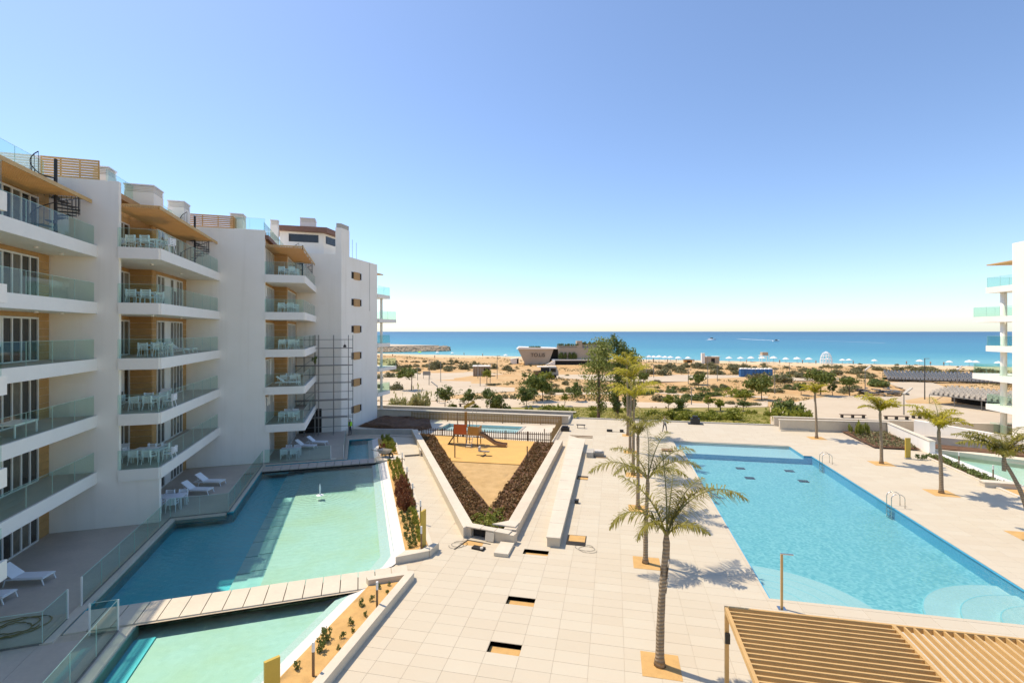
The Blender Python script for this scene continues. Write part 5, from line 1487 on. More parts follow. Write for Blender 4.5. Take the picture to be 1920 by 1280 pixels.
KIND_TXT = {'grey': 'grey green dune shrub', 'dark': 'dark green shrub', 'lime': 'lime green shrub', 'pale': 'pale leafy tall shrub'}
def bush(x, y, w, h, kind, where, group):
    t = thing('shrub', '%s %s' % (KIND_TXT[kind], where), 'shrub', (x,y,ground_z(x,y)), 0, group)
    o = inst('foliage', rr.choice(BUSH[kind]), t, (0,0,-.05*h), rr.uniform(0,6.28), (w*rr.uniform(.58,.8), w*rr.uniform(.58,.8), h*rr.uniform(1.05,1.4)))
    inst('stem', stem_me, t, (0,0,0), 0, (w*.3,w*.3,h*.8))
for row in [(-86.7, 183.7, 1.09, 0.74, 'grey', 'on the dune between the breakwater and the car park', 'dune shrubs near the breakwater'),
    (-86.4, 186.7, 0.97, 0.64, 'grey', 'on the dune between the breakwater and the car park', 'dune shrubs near the breakwater'),
    (-83.9, 183.6, 1.09, 0.77, 'grey', 'on the dune between the breakwater and the car park', 'dune shrubs near the breakwater'),
    (-82.4, 183.9, 1.36, 0.9, 'grey', 'on the dune between the breakwater and the car park', 'dune shrubs near the breakwater'),
    (-78.8, 181.0, 1.2, 0.78, 'grey', 'on the dune between the breakwater and the car park', 'dune shrubs near the breakwater'),
    (-78.9, 183.3, 1.08, 0.77, 'grey', 'on the dune between the breakwater and the car park', 'dune shrubs near the breakwater'),
    (-76.6, 161.4, 1.68, 1.36, 'grey', 'on the dune between the breakwater and the car park', 'dune shrubs near the breakwater'),
    (-66.3, 143.8, 1.91, 1.51, 'grey', 'on the dune between the breakwater and the car park', 'dune shrubs near the breakwater'),
    (-69.7, 158.0, 2.33, 1.82, 'grey', 'on the dune between the breakwater and the car park', 'dune shrubs near the breakwater'),
    (-74.1, 173.2, 1.02, 0.69, 'grey', 'on the dune between the breakwater and the car park', 'dune shrubs near the breakwater'),
    (-76.0, 180.3, 1.59, 1.17, 'grey', 'on the dune between the breakwater and the car park', 'dune shrubs near the breakwater'),
    (-60.7, 143.7, 2.32, 1.6, 'grey', 'on the dune between the breakwater and the car park', 'dune shrubs near the breakwater'),
    (-73.9, 182.2, 1.87, 1.25, 'grey', 'on the dune between the breakwater and the car park', 'dune shrubs near the breakwater'),
    (-63.7, 158.2, 2.31, 1.52, 'grey', 'on the dune between the breakwater and the car park', 'dune shrubs near the breakwater'),
    (-66.4, 171.0, 1.75, 1.18, 'grey', 'on the dune between the breakwater and the car park', 'dune shrubs near the breakwater'),
    (-57.3, 151.7, 3.31, 2.69, 'grey', 'on the dune between the breakwater and the car park', 'dune shrubs near the breakwater'),
    (-61.2, 169.7, 1.72, 1.37, 'grey', 'on the dune between the breakwater and the car park', 'dune shrubs near the breakwater'),
    (-65.4, 189.2, 2.19, 1.73, 'grey', 'on the dune between the breakwater and the car park', 'dune shrubs near the breakwater'),
    (-62.1, 186.3, 2.15, 1.69, 'grey', 'on the dune between the breakwater and the car park', 'dune shrubs near the breakwater'),
    (-59.3, 184.1, 1.86, 1.25, 'grey', 'on the dune between the breakwater and the car park', 'dune shrubs near the breakwater'),
    (-51.3, 148.5, 2.58, 1.79, 'grey', 'on the dune between the breakwater and the car park', 'dune shrubs near the breakwater'),
    (-47.1, 150.2, 3.24, 2.45, 'grey', 'on the dune between the breakwater and the car park', 'dune shrubs near the breakwater'),
    (-50.9, 169.9, 1.46, 1.13, 'grey', 'on the dune between the breakwater and the car park', 'dune shrubs near the breakwater'),
    (-54.2, 186.0, 1.33, 1.06, 'grey', 'on the dune between the breakwater and the car park', 'dune shrubs near the breakwater'),
    (-46.4, 164.5, 2.11, 1.7, 'grey', 'on the dune between the breakwater and the car park', 'dune shrubs near the breakwater'),
    (-68.3, 143.6, 0.85, 0.56, 'grey', 'on the dune between the breakwater and the car park', 'dune shrubs near the breakwater'),
    (-57.4, 147.6, 1.94, 1.46, 'grey', 'on the dune between the breakwater and the car park', 'dune shrubs near the breakwater'),
    (-60.2, 123.2, 2.75, 2.1, 'grey', 'beside the umbrella pine left of the lamp posts', 'shrubs by the umbrella pine'),
    (-61.0, 118.4, 2.12, 1.56, 'grey', 'beside the umbrella pine left of the lamp posts', 'shrubs by the umbrella pine'),
    (-50.8, 99.0, 1.48, 0.99, 'grey', 'beside the umbrella pine left of the lamp posts', 'shrubs by the umbrella pine'),
    (-45.7, 96.9, 2.44, 1.77, 'grey', 'beside the umbrella pine left of the lamp posts', 'shrubs by the umbrella pine'),
    (-53.6, 183.5, 1.31, 0.71, 'grey', 'on the sand between the kiosk and the beach restaurant', 'shrubs by the kiosk'),
    (-46.5, 162.0, 2.55, 1.71, 'grey', 'on the sand between the kiosk and the beach restaurant', 'shrubs by the kiosk'),
    (-44.7, 163.0, 1.86, 1.23, 'grey', 'on the sand between the kiosk and the beach restaurant', 'shrubs by the kiosk'),
    (-38.8, 156.4, 2.44, 1.49, 'grey', 'on the sand between the kiosk and the beach restaurant', 'shrubs by the kiosk'),
    (-34.0, 155.0, 2.84, 1.63, 'grey', 'on the sand between the kiosk and the beach restaurant', 'shrubs by the kiosk'),
    (-33.0, 165.3, 1.16, 0.78, 'grey', 'on the sand between the kiosk and the beach restaurant', 'shrubs by the kiosk'),
    (-12.8, 137.4, 1.32, 0.81, 'grey', 'on the sand between the kiosk and the beach restaurant', 'shrubs by the kiosk'),
    (-28.4, 109.8, 1.41, 0.6, 'grey', 'in the low hedge beside the concrete road', 'low hedge shrubs'),
    (-27.5, 110.7, 1.41, 0.6, 'grey', 'in the low hedge beside the concrete road', 'low hedge shrubs'),
    (-26.5, 111.2, 1.26, 0.49, 'grey', 'in the low hedge beside the concrete road', 'low hedge shrubs'),
    (-24.7, 112.5, 1.27, 0.48, 'grey', 'in the low hedge beside the concrete road', 'low hedge shrubs'),
    (-23.7, 113.2, 1.27, 0.51, 'grey', 'in the low hedge beside the concrete road', 'low hedge shrubs'),
    (-18.9, 119.4, 3.33, 2.55, 'lime', 'beside the parked truck', 'shrubs by the truck'),
    (-17.1, 125.0, 3.12, 2.22, 'lime', 'beside the parked truck', 'shrubs by the truck'),
    (-24.5, 87.2, 1.37, 0.89, 'grey', 'between the round trees along the promenade', 'promenade shrubs'),
    (-20.1, 88.6, 1.38, 1.01, 'grey', 'between the round trees along the promenade', 'promenade shrubs'),
    (-18.3, 88.5, 1.49, 0.9, 'grey', 'between the round trees along the promenade', 'promenade shrubs'),
    (-12.1, 90.7, 1.26, 0.76, 'grey', 'between the round trees along the promenade', 'promenade shrubs'),
    (-12.6, 99.8, 1.66, 1.08, 'dark', 'in the clipped hedge above the orange bank', 'clipped hedge shrubs'),
    (-11.4, 100.0, 1.66, 0.99, 'dark', 'in the clipped hedge above the orange bank', 'clipped hedge shrubs'),
    (-10.1, 100.1, 1.65, 1.06, 'dark', 'in the clipped hedge above the orange bank', 'clipped hedge shrubs'),
    (-8.9, 100.0, 1.65, 1.04, 'dark', 'in the clipped hedge above the orange bank', 'clipped hedge shrubs'),
    (-7.7, 100.3, 1.65, 1.0, 'dark', 'in the clipped hedge above the orange bank', 'clipped hedge shrubs'),
    (-9.9, 74.4, 2.47, 1.63, 'lime', 'on the lawn beyond the plaza kerb', 'lime shrubs on the lawn'),
    (-8.3, 74.4, 2.88, 1.55, 'lime', 'on the lawn beyond the plaza kerb', 'lime shrubs on the lawn'),
    (-6.6, 74.4, 2.05, 1.17, 'lime', 'on the lawn beyond the plaza kerb', 'lime shrubs on the lawn'),
    (-16.6, 74.2, 1.36, 1.47, 'dark', 'with upright leaves on the lawn edge by the round trees', 'leafy shrubs at the lawn edge'),
    (9.4, 145.7, 3.88, 2.42, 'grey', 'on the orange dune below the line of parasols', 'dune shrubs below the parasols'),
    (13.9, 144.5, 3.63, 2.07, 'grey', 'on the orange dune below the line of parasols', 'dune shrubs below the parasols'),
    (20.1, 153.8, 3.43, 2.0, 'grey', 'on the orange dune below the line of parasols', 'dune shrubs below the parasols'),
    (25.5, 151.5, 2.76, 1.77, 'grey', 'on the orange dune below the line of parasols', 'dune shrubs below the parasols'),
    (29.6, 151.0, 3.71, 2.14, 'grey', 'on the orange dune below the line of parasols', 'dune shrubs below the parasols'),
    (18.1, 167.8, 1.11, 0.68, 'grey', 'on the orange dune below the line of parasols', 'dune shrubs below the parasols'),
    (21.3, 178.7, 1.41, 0.94, 'grey', 'on the orange dune below the line of parasols', 'dune shrubs below the parasols'),
    (24.8, 177.2, 1.39, 0.76, 'grey', 'on the orange dune below the line of parasols', 'dune shrubs below the parasols'),
    (27.5, 174.7, 1.6, 0.86, 'grey', 'on the orange dune below the line of parasols', 'dune shrubs below the parasols'),
    (34.4, 185.8, 2.65, 1.49, 'grey', 'on the orange dune below the line of parasols', 'dune shrubs below the parasols'),
    (28.0, 185.1, 1.21, 0.78, 'grey', 'on the orange dune below the line of parasols', 'dune shrubs below the parasols'),
    (7.8, 104.1, 1.24, 0.75, 'grey', 'on the orange bank beside the concrete road', 'shrubs on the orange bank'),
    (9.1, 103.8, 1.65, 0.9, 'grey', 'on the orange bank beside the concrete road', 'shrubs on the orange bank'),
    (11.9, 104.9, 1.8, 1.01, 'grey', 'on the orange bank beside the concrete road', 'shrubs on the orange bank'),
    (13.7, 108.5, 0.78, 0.42, 'grey', 'on the orange bank beside the concrete road', 'shrubs on the orange bank'),
    (18.5, 118.6, 2.01, 1.16, 'grey', 'on the orange bank beside the concrete road', 'shrubs on the orange bank'),
    (6.4, 123.1, 1.48, 0.76, 'grey', 'on the orange bank beside the concrete road', 'shrubs on the orange bank'),
    (10.4, 125.2, 1.83, 1.12, 'grey', 'on the orange bank beside the concrete road', 'shrubs on the orange bank'),
    (4.9, 99.2, 1.59, 1.02, 'dark', 'in the dark hedge on the orange bank', 'hedge on the bank'),
    (6.2, 99.4, 1.59, 1.04, 'dark', 'in the dark hedge on the orange bank', 'hedge on the bank'),
    (7.3, 100.7, 1.34, 0.83, 'dark', 'in the dark hedge on the orange bank', 'hedge on the bank'),
    (13.8, 95.2, 1.99, 1.3, 'dark', 'in the dark hedge on the orange bank', 'hedge on the bank'),
    (14.7, 93.6, 1.95, 1.0, 'dark', 'in the dark hedge on the orange bank', 'hedge on the bank'),
    (16.3, 97.6, 2.16, 1.19, 'dark', 'in the dark hedge on the orange bank', 'hedge on the bank'),
    (18.0, 99.9, 1.69, 1.1, 'dark', 'in the dark hedge on the orange bank', 'hedge on the bank'),
    (19.5, 100.7, 1.69, 1.06, 'dark', 'in the dark hedge on the orange bank', 'hedge on the bank'),
    (8.1, 91.3, 2.42, 1.38, 'grey', 'at the foot of the orange bank beside the promenade', 'shrubs at the foot of the bank'),
    (9.8, 92.6, 1.71, 1.11, 'grey', 'at the foot of the orange bank beside the promenade', 'shrubs at the foot of the bank'),
    (5.9, 73.5, 2.15, 1.34, 'lime', 'on the lawn beyond the plaza kerb', 'lime shrubs on the lawn'),
    (8.1, 72.6, 2.49, 1.63, 'lime', 'on the lawn beyond the plaza kerb', 'lime shrubs on the lawn'),
    (10.2, 73.3, 1.92, 1.1, 'lime', 'on the lawn beyond the plaza kerb', 'lime shrubs on the lawn'),
    (12.2, 73.5, 2.1, 1.17, 'lime', 'on the lawn beyond the plaza kerb', 'lime shrubs on the lawn'),
    (14.0, 73.9, 1.91, 1.14, 'lime', 'on the lawn beyond the plaza kerb', 'lime shrubs on the lawn'),
    (21.8, 113.1, 1.61, 1.07, 'grey', 'on the bank near the tall lamp', 'shrubs near the tall lamp'),
    (23.8, 113.0, 1.89, 1.34, 'grey', 'on the bank near the tall lamp', 'shrubs near the tall lamp'),
    (36.4, 158.1, 2.64, 1.78, 'grey', 'near the row of blue portable toilets', 'shrubs near the portable toilets'),
    (36.1, 134.0, 4.43, 2.56, 'grey', 'near the row of blue portable toilets', 'shrubs near the portable toilets'),
    (40.8, 131.1, 4.13, 2.18, 'grey', 'near the row of blue portable toilets', 'shrubs near the portable toilets'),
    (50.3, 151.6, 2.28, 1.22, 'grey', 'near the row of blue portable toilets', 'shrubs near the portable toilets'),
    (50.2, 145.9, 2.74, 1.52, 'grey', 'near the row of blue portable toilets', 'shrubs near the portable toilets'),
    (49.2, 138.8, 1.04, 0.67, 'grey', 'near the row of blue portable toilets', 'shrubs near the portable toilets'),
    (36.5, 112.6, 2.27, 1.32, 'grey', 'near the row of blue portable toilets', 'shrubs near the portable toilets'),
    (40.9, 118.6, 1.48, 0.85, 'grey', 'near the row of blue portable toilets', 'shrubs near the portable toilets'),
    (32.6, 107.6, 2.31, 1.25, 'grey', 'near the row of blue portable toilets', 'shrubs near the portable toilets'),
    (58.4, 158.8, 2.17, 1.48, 'grey', 'near the row of blue portable toilets', 'shrubs near the portable toilets'),
    (27.7, 108.3, 1.38, 0.82, 'grey', 'near the row of blue portable toilets', 'shrubs near the portable toilets'),
    (23.6, 111.9, 1.73, 0.78, 'lime', 'with a broad rounded top on the bank', 'broad shrubs on the bank'),
    (23.1, 100.4, 4.26, 1.84, 'lime', 'with a broad rounded top on the bank', 'broad shrubs on the bank'),
    (20.0, 89.7, 1.5, 0.78, 'grey', 'on the slope under the leaning pine', 'shrubs under the leaning pine'),
    (21.8, 88.6, 1.7, 0.91, 'grey', 'on the slope under the leaning pine', 'shrubs under the leaning pine'),
    (23.6, 89.3, 1.48, 0.9, 'grey', 'on the slope under the leaning pine', 'shrubs under the leaning pine'),
    (17.0, 74.5, 2.87, 1.58, 'lime', 'on the lawn beyond the plaza kerb', 'lime shrubs on the lawn'),
    (15.4, 73.9, 1.52, 0.81, 'lime', 'on the lawn beyond the plaza kerb', 'lime shrubs on the lawn'),
    (23.2, 74.5, 3.1, 2.56, 'lime', 'massed behind the corner wall of the plaza', 'shrubs behind the corner wall'),
    (24.8, 74.8, 2.82, 2.18, 'lime', 'massed behind the corner wall of the plaza', 'shrubs behind the corner wall'),
    (26.8, 76.3, 2.19, 2.05, 'lime', 'massed behind the corner wall of the plaza', 'shrubs behind the corner wall'),
    (27.2, 83.4, 3.35, 2.22, 'dark', 'massed behind the corner wall of the plaza', 'dark shrubs behind the corner wall'),
    (50.1, 151.4, 2.38, 1.45, 'grey', 'on the orange dune before the grandstand', 'dune shrubs before the grandstand'),
    (49.6, 144.4, 2.64, 1.71, 'grey', 'on the orange dune before the grandstand', 'dune shrubs before the grandstand'),
    (58.5, 158.1, 3.28, 1.94, 'grey', 'on the orange dune before the grandstand', 'dune shrubs before the grandstand'),
    (62.4, 153.8, 2.77, 1.88, 'grey', 'on the orange dune before the grandstand', 'dune shrubs before the grandstand'),
    (70.1, 159.8, 3.26, 1.96, 'grey', 'on the orange dune before the grandstand', 'dune shrubs before the grandstand'),
    (65.5, 144.8, 3.31, 1.87, 'grey', 'on the orange dune before the grandstand', 'dune shrubs before the grandstand'),
    (82.0, 182.2, 1.86, 1.1, 'grey', 'on the orange dune before the grandstand', 'dune shrubs before the grandstand'),
    (85.2, 176.1, 2.22, 1.18, 'grey', 'on the orange dune before the grandstand', 'dune shrubs before the grandstand'),
    (89.0, 176.8, 2.67, 1.58, 'grey', 'on the orange dune before the grandstand', 'dune shrubs before the grandstand'),
    (92.7, 174.3, 2.61, 1.48, 'grey', 'on the orange dune before the grandstand', 'dune shrubs before the grandstand'),
    (76.1, 153.4, 3.86, 2.07, 'grey', 'on the dune directly behind the grandstand', 'shrubs behind the grandstand'),
    (82.5, 154.8, 5.02, 2.66, 'grey', 'on the dune directly behind the grandstand', 'shrubs behind the grandstand'),
    (88.1, 153.1, 4.92, 2.4, 'grey', 'on the dune directly behind the grandstand', 'shrubs behind the grandstand'),
    (96.1, 162.8, 2.81, 1.2, 'grey', 'on the dune directly behind the grandstand', 'shrubs behind the grandstand'),
    (96.1, 157.9, 4.26, 1.95, 'grey', 'on the dune directly behind the grandstand', 'shrubs behind the grandstand'),
    (86.6, 155.8, 3.48, 1.59, 'grey', 'on the dune directly behind the grandstand', 'shrubs behind the grandstand'),
    (109.3, 173.6, 3.39, 1.53, 'grey', 'on the dune directly behind the grandstand', 'shrubs behind the grandstand'),
    (112.1, 172.3, 3.76, 1.71, 'grey', 'on the dune directly behind the grandstand', 'shrubs behind the grandstand'),
    (41.0, 132.1, 4.17, 2.67, 'dark', 'standing in the car park border', 'shrubs in the car park border'),
    (36.6, 112.7, 2.36, 1.25, 'dark', 'standing in the car park border', 'shrubs in the car park border'),
    (60.4, 128.3, 3.9, 2.02, 'dark', 'standing in the car park border', 'shrubs in the car park border'),
    (-34.4, 73.5, 2.5, 3.12, 'pale', 'left of its twin behind the retaining wall', 'pale shrubs behind the retaining wall'),
    (-33.5, 73.4, 1.73, 1.98, 'pale', 'left of its twin behind the retaining wall', 'pale shrubs behind the retaining wall'),
    (-30.8, 73.8, 2.81, 4.17, 'pale', 'with a tall loose top behind the retaining wall', 'tall pale shrubs behind the retaining wall'),
    (-29.8, 73.8, 1.51, 1.94, 'pale', 'with a tall loose top behind the retaining wall', 'tall pale shrubs behind the retaining wall'),
    (-31.6, 73.6, 1.62, 2.36, 'pale', 'with a tall loose top behind the retaining wall', 'tall pale shrubs behind the retaining wall'),
    (-52.4, 148.5, 2.67, 1.37, 'grey', 'in the thicket on the dune before the breakwater', 'thicket on the left dune'),
    (-76.7, 157.8, 2.04, 1.37, 'grey', 'in the thicket on the dune before the breakwater', 'thicket on the left dune'),
    (-45.9, 156.7, 2.49, 1.59, 'grey', 'in the thicket on the dune before the breakwater', 'thicket on the left dune'),
    (-70.5, 157.8, 1.86, 1.3, 'grey', 'in the thicket on the dune before the breakwater', 'thicket on the left dune'),
    (-67.7, 143.4, 1.72, 1.11, 'grey', 'in the thicket on the dune before the breakwater', 'thicket on the left dune'),
    (-61.2, 156.4, 2.95, 1.43, 'grey', 'in the thicket on the dune before the breakwater', 'thicket on the left dune'),
    (-66.6, 141.3, 2.41, 1.21, 'grey', 'in the thicket on the dune before the breakwater', 'thicket on the left dune'),
    (-32.1, 150.8, 1.78, 1.04, 'grey', 'in the thicket on the dune before the breakwater', 'thicket on the left dune'),
    (-73.1, 162.7, 2.59, 1.35, 'grey', 'in the thicket on the dune before the breakwater', 'thicket on the left dune'),
    (-50.0, 172.0, 1.87, 1.27, 'grey', 'in the thicket on the dune before the breakwater', 'thicket on the left dune'),
    (-57.5, 154.1, 2.55, 1.52, 'grey', 'in the thicket on the dune before the breakwater', 'thicket on the left dune'),
    (-62.8, 166.2, 2.76, 1.97, 'grey', 'in the thicket on the dune before the breakwater', 'thicket on the left dune'),
    (-34.1, 158.2, 2.17, 1.23, 'grey', 'in the thicket on the dune before the breakwater', 'thicket on the left dune'),
    (-45.4, 154.9, 1.78, 0.96, 'grey', 'in the thicket on the dune before the breakwater', 'thicket on the left dune'),
    (-58.8, 153.1, 2.9, 1.74, 'grey', 'in the thicket on the dune before the breakwater', 'thicket on the left dune'),
    (-69.0, 143.6, 2.29, 1.38, 'grey', 'in the thicket on the dune before the breakwater', 'thicket on the left dune'),
    (-67.6, 159.2, 2.22, 1.48, 'grey', 'in the thicket on the dune before the breakwater', 'thicket on the left dune'),
    (-69.7, 151.9, 1.88, 1.22, 'grey', 'in the thicket on the dune before the breakwater', 'thicket on the left dune'),
    (-77.0, 161.0, 2.15, 1.36, 'grey', 'in the thicket on the dune before the breakwater', 'thicket on the left dune'),
    (-73.3, 154.7, 1.93, 1.06, 'grey', 'in the thicket on the dune before the breakwater', 'thicket on the left dune'),
    (-50.6, 143.6, 2.37, 1.68, 'grey', 'in the thicket on the dune before the breakwater', 'thicket on the left dune'),
    (-62.8, 142.8, 2.18, 1.15, 'grey', 'in the thicket on the dune before the breakwater', 'thicket on the left dune'),
    (-41.8, 151.1, 1.61, 0.88, 'grey', 'in the thicket on the dune before the breakwater', 'thicket on the left dune'),
    (-44.1, 162.9, 1.99, 0.96, 'grey', 'in the thicket on the dune before the breakwater', 'thicket on the left dune'),
    (-71.2, 149.1, 3.17, 2.28, 'grey', 'in the thicket on the dune before the breakwater', 'thicket on the left dune'),
    (-59.3, 172.0, 2.12, 1.42, 'grey', 'in the thicket on the dune before the breakwater', 'thicket on the left dune'),
    (46.3, 175.4, 1.97, 1.19, 'grey', 'in the thicket on the dune below the parasols', 'thicket on the middle dune'),
    (29.6, 172.2, 2.02, 1.43, 'grey', 'in the thicket on the dune below the parasols', 'thicket on the middle dune'),
    (55.3, 197.6, 2.07, 1.42, 'grey', 'in the thicket on the dune below the parasols', 'thicket on the middle dune'),
    (19.0, 159.8, 2.42, 1.57, 'grey', 'in the thicket on the dune below the parasols', 'thicket on the middle dune'),
    (42.9, 185.2, 2.06, 1.11, 'grey', 'in the thicket on the dune below the parasols', 'thicket on the middle dune'),
    (38.2, 169.1, 1.81, 1.25, 'grey', 'in the thicket on the dune below the parasols', 'thicket on the middle dune'),
    (28.1, 179.1, 2.3, 1.64, 'grey', 'in the thicket on the dune below the parasols', 'thicket on the middle dune'),
    (33.2, 171.1, 3.07, 2.18, 'grey', 'in the thicket on the dune below the parasols', 'thicket on the middle dune'),
    (44.4, 180.7, 2.54, 1.77, 'grey', 'in the thicket on the dune below the parasols', 'thicket on the middle dune'),
    (44.8, 177.0, 2.16, 1.23, 'grey', 'in the thicket on the dune below the parasols', 'thicket on the middle dune'),
    (42.4, 177.2, 1.63, 1.06, 'grey', 'in the thicket on the dune below the parasols', 'thicket on the middle dune'),
    (48.3, 171.1, 3.04, 2.12, 'grey', 'in the thicket on the dune below the parasols', 'thicket on the middle dune'),
    (31.6, 169.0, 2.21, 1.11, 'grey', 'in the thicket on the dune below the parasols', 'thicket on the middle dune'),
    (24.9, 179.1, 3.09, 2.0, 'grey', 'in the thicket on the dune below the parasols', 'thicket on the middle dune'),
    (32.4, 171.4, 1.8, 1.09, 'grey', 'in the thicket on the dune below the parasols', 'thicket on the middle dune'),
    (41.8, 181.4, 1.99, 1.15, 'grey', 'in the thicket on the dune below the parasols', 'thicket on the middle dune'),
    (21.8, 166.8, 1.83, 0.92, 'grey', 'in the thicket on the dune below the parasols', 'thicket on the middle dune'),
    (21.2, 165.7, 2.82, 1.8, 'grey', 'in the thicket on the dune below the parasols', 'thicket on the middle dune'),
    (55.6, 191.8, 1.65, 0.98, 'grey', 'in the thicket on the dune below the parasols', 'thicket on the middle dune'),
    (29.3, 180.0, 2.67, 1.5, 'grey', 'in the thicket on the dune below the parasols', 'thicket on the middle dune'),
    (19.3, 179.4, 3.11, 1.5, 'grey', 'in the thicket on the dune below the parasols', 'thicket on the middle dune'),
    (25.3, 179.5, 1.92, 1.12, 'grey', 'in the thicket on the dune below the parasols', 'thicket on the middle dune'),
    (16.5, 160.4, 2.4, 1.56, 'grey', 'in the thicket on the dune below the parasols', 'thicket on the middle dune'),
    (14.8, 169.8, 2.57, 1.75, 'grey', 'in the thicket on the dune below the parasols', 'thicket on the middle dune'),
    (19.1, 172.4, 2.97, 2.02, 'grey', 'in the thicket on the dune below the parasols', 'thicket on the middle dune'),
    (17.6, 168.1, 2.82, 1.62, 'grey', 'in the thicket on the dune below the parasols', 'thicket on the middle dune'),
    (37.9, 169.8, 3.16, 1.93, 'grey', 'in the thicket on the dune below the parasols', 'thicket on the middle dune'),
    (41.1, 182.4, 2.77, 1.54, 'grey', 'in the thicket on the dune below the parasols', 'thicket on the middle dune'),
    (31.3, 176.1, 2.09, 1.07, 'grey', 'in the thicket on the dune below the parasols', 'thicket on the middle dune'),
    (17.5, 167.9, 2.0, 0.98, 'grey', 'in the thicket on the dune below the parasols', 'thicket on the middle dune'),
    (102.9, 188.0, 3.1, 1.77, 'grey', 'in the thicket on the dune beside the grandstand', 'thicket on the right dune'),
    (69.3, 160.7, 3.04, 1.55, 'grey', 'in the thicket on the dune beside the grandstand', 'thicket on the right dune'),
    (57.3, 162.1, 2.95, 1.69, 'grey', 'in the thicket on the dune beside the grandstand', 'thicket on the right dune'),
    (99.9, 184.3, 2.59, 1.29, 'grey', 'in the thicket on the dune beside the grandstand', 'thicket on the right dune'),
    (76.5, 175.4, 2.22, 1.17, 'grey', 'in the thicket on the dune beside the grandstand', 'thicket on the right dune'),
    (111.1, 202.6, 1.93, 0.96, 'grey', 'in the thicket on the dune beside the grandstand', 'thicket on the right dune'),
    (107.2, 180.9, 1.68, 1.05, 'grey', 'in the thicket on the dune beside the grandstand', 'thicket on the right dune'),
    (95.6, 168.9, 2.17, 1.31, 'grey', 'in the thicket on the dune beside the grandstand', 'thicket on the right dune'),
    (76.5, 188.2, 2.98, 1.86, 'grey', 'in the thicket on the dune beside the grandstand', 'thicket on the right dune'),
    (59.4, 156.7, 1.64, 0.83, 'grey', 'in the thicket on the dune beside the grandstand', 'thicket on the right dune'),
    (59.7, 186.7, 1.86, 1.11, 'grey', 'in the thicket on the dune beside the grandstand', 'thicket on the right dune'),
    (73.4, 181.8, 1.89, 0.96, 'grey', 'in the thicket on the dune beside the grandstand', 'thicket on the right dune'),
    (97.5, 173.2, 1.76, 1.04, 'grey', 'in the thicket on the dune beside the grandstand', 'thicket on the right dune'),
    (84.2, 178.0, 2.44, 1.43, 'grey', 'in the thicket on the dune beside the grandstand', 'thicket on the right dune'),
    (95.7, 175.1, 2.62, 1.42, 'grey', 'in the thicket on the dune beside the grandstand', 'thicket on the right dune'),
    (89.0, 177.8, 2.26, 1.25, 'grey', 'in the thicket on the dune beside the grandstand', 'thicket on the right dune'),
    (98.4, 188.1, 3.08, 1.69, 'grey', 'in the thicket on the dune beside the grandstand', 'thicket on the right dune'),
    (96.0, 171.1, 3.13, 1.85, 'grey', 'in the thicket on the dune beside the grandstand', 'thicket on the right dune'),
    (77.5, 175.4, 2.57, 1.56, 'grey', 'in the thicket on the dune beside the grandstand', 'thicket on the right dune'),
    (113.1, 203.1, 1.7, 0.79, 'grey', 'in the thicket on the dune beside the grandstand', 'thicket on the right dune'),
    (64.1, 188.0, 1.61, 0.8, 'grey', 'in the thicket on the dune beside the grandstand', 'thicket on the right dune'),
    (56.5, 161.6, 2.59, 1.69, 'grey', 'in the thicket on the dune beside the grandstand', 'thicket on the right dune'),
    (100.8, 171.0, 3.12, 1.39, 'grey', 'in the thicket on the dune beside the grandstand', 'thicket on the right dune'),
    (59.8, 155.8, 2.36, 1.15, 'grey', 'in the thicket on the dune beside the grandstand', 'thicket on the right dune'),
    (94.5, 176.7, 2.47, 1.26, 'grey', 'in the thicket on the dune beside the grandstand', 'thicket on the right dune'),
    (74.2, 191.4, 2.57, 1.67, 'grey', 'in the thicket on the dune beside the grandstand', 'thicket on the right dune'),
    (30.9, 108.5, 1.93, 1.1, 'dark', 'on the orange bank above the promenade', 'low shrubs on the orange bank'),
    (11.4, 103.1, 1.6, 1.03, 'dark', 'on the orange bank above the promenade', 'low shrubs on the orange bank'),
    (4.0, 114.6, 1.48, 0.97, 'dark', 'on the orange bank above the promenade', 'low shrubs on the orange bank'),
    (26.7, 109.0, 1.34, 0.77, 'dark', 'on the orange bank above the promenade', 'low shrubs on the orange bank'),
    (27.1, 106.7, 1.48, 0.78, 'dark', 'on the orange bank above the promenade', 'low shrubs on the orange bank'),
    (21.5, 110.1, 1.36, 0.73, 'dark', 'on the orange bank above the promenade', 'low shrubs on the orange bank'),
    (14.3, 106.8, 1.13, 0.69, 'dark', 'on the orange bank above the promenade', 'low shrubs on the orange bank'),
    (30.0, 108.8, 1.25, 0.73, 'dark', 'on the orange bank above the promenade', 'low shrubs on the orange bank'),
    (6.2, 104.3, 1.63, 0.85, 'dark', 'on the orange bank above the promenade', 'low shrubs on the orange bank'),
    (18.8, 107.3, 1.58, 0.9, 'dark', 'on the orange bank above the promenade', 'low shrubs on the orange bank'),
    (12.6, 110.2, 2.0, 1.12, 'dark', 'on the orange bank above the promenade', 'low shrubs on the orange bank'),
    (17.8, 108.9, 1.17, 0.68, 'dark', 'on the orange bank above the promenade', 'low shrubs on the orange bank'),
    (9.6, 111.6, 1.37, 0.77, 'dark', 'on the orange bank above the promenade', 'low shrubs on the orange bank'),
    (30.7, 112.5, 1.33, 0.85, 'dark', 'on the orange bank above the promenade', 'low shrubs on the orange bank'),
    (14.7, 107.8, 1.65, 0.82, 'dark', 'on the orange bank above the promenade', 'low shrubs on the orange bank'),
    (24.0, 116.1, 1.25, 0.84, 'dark', 'on the orange bank above the promenade', 'low shrubs on the orange bank'),
    (31.1, 109.1, 1.17, 0.69, 'dark', 'on the orange bank above the promenade', 'low shrubs on the orange bank'),
    (11.1, 104.1, 1.23, 0.65, 'dark', 'on the orange bank above the promenade', 'low shrubs on the orange bank'),
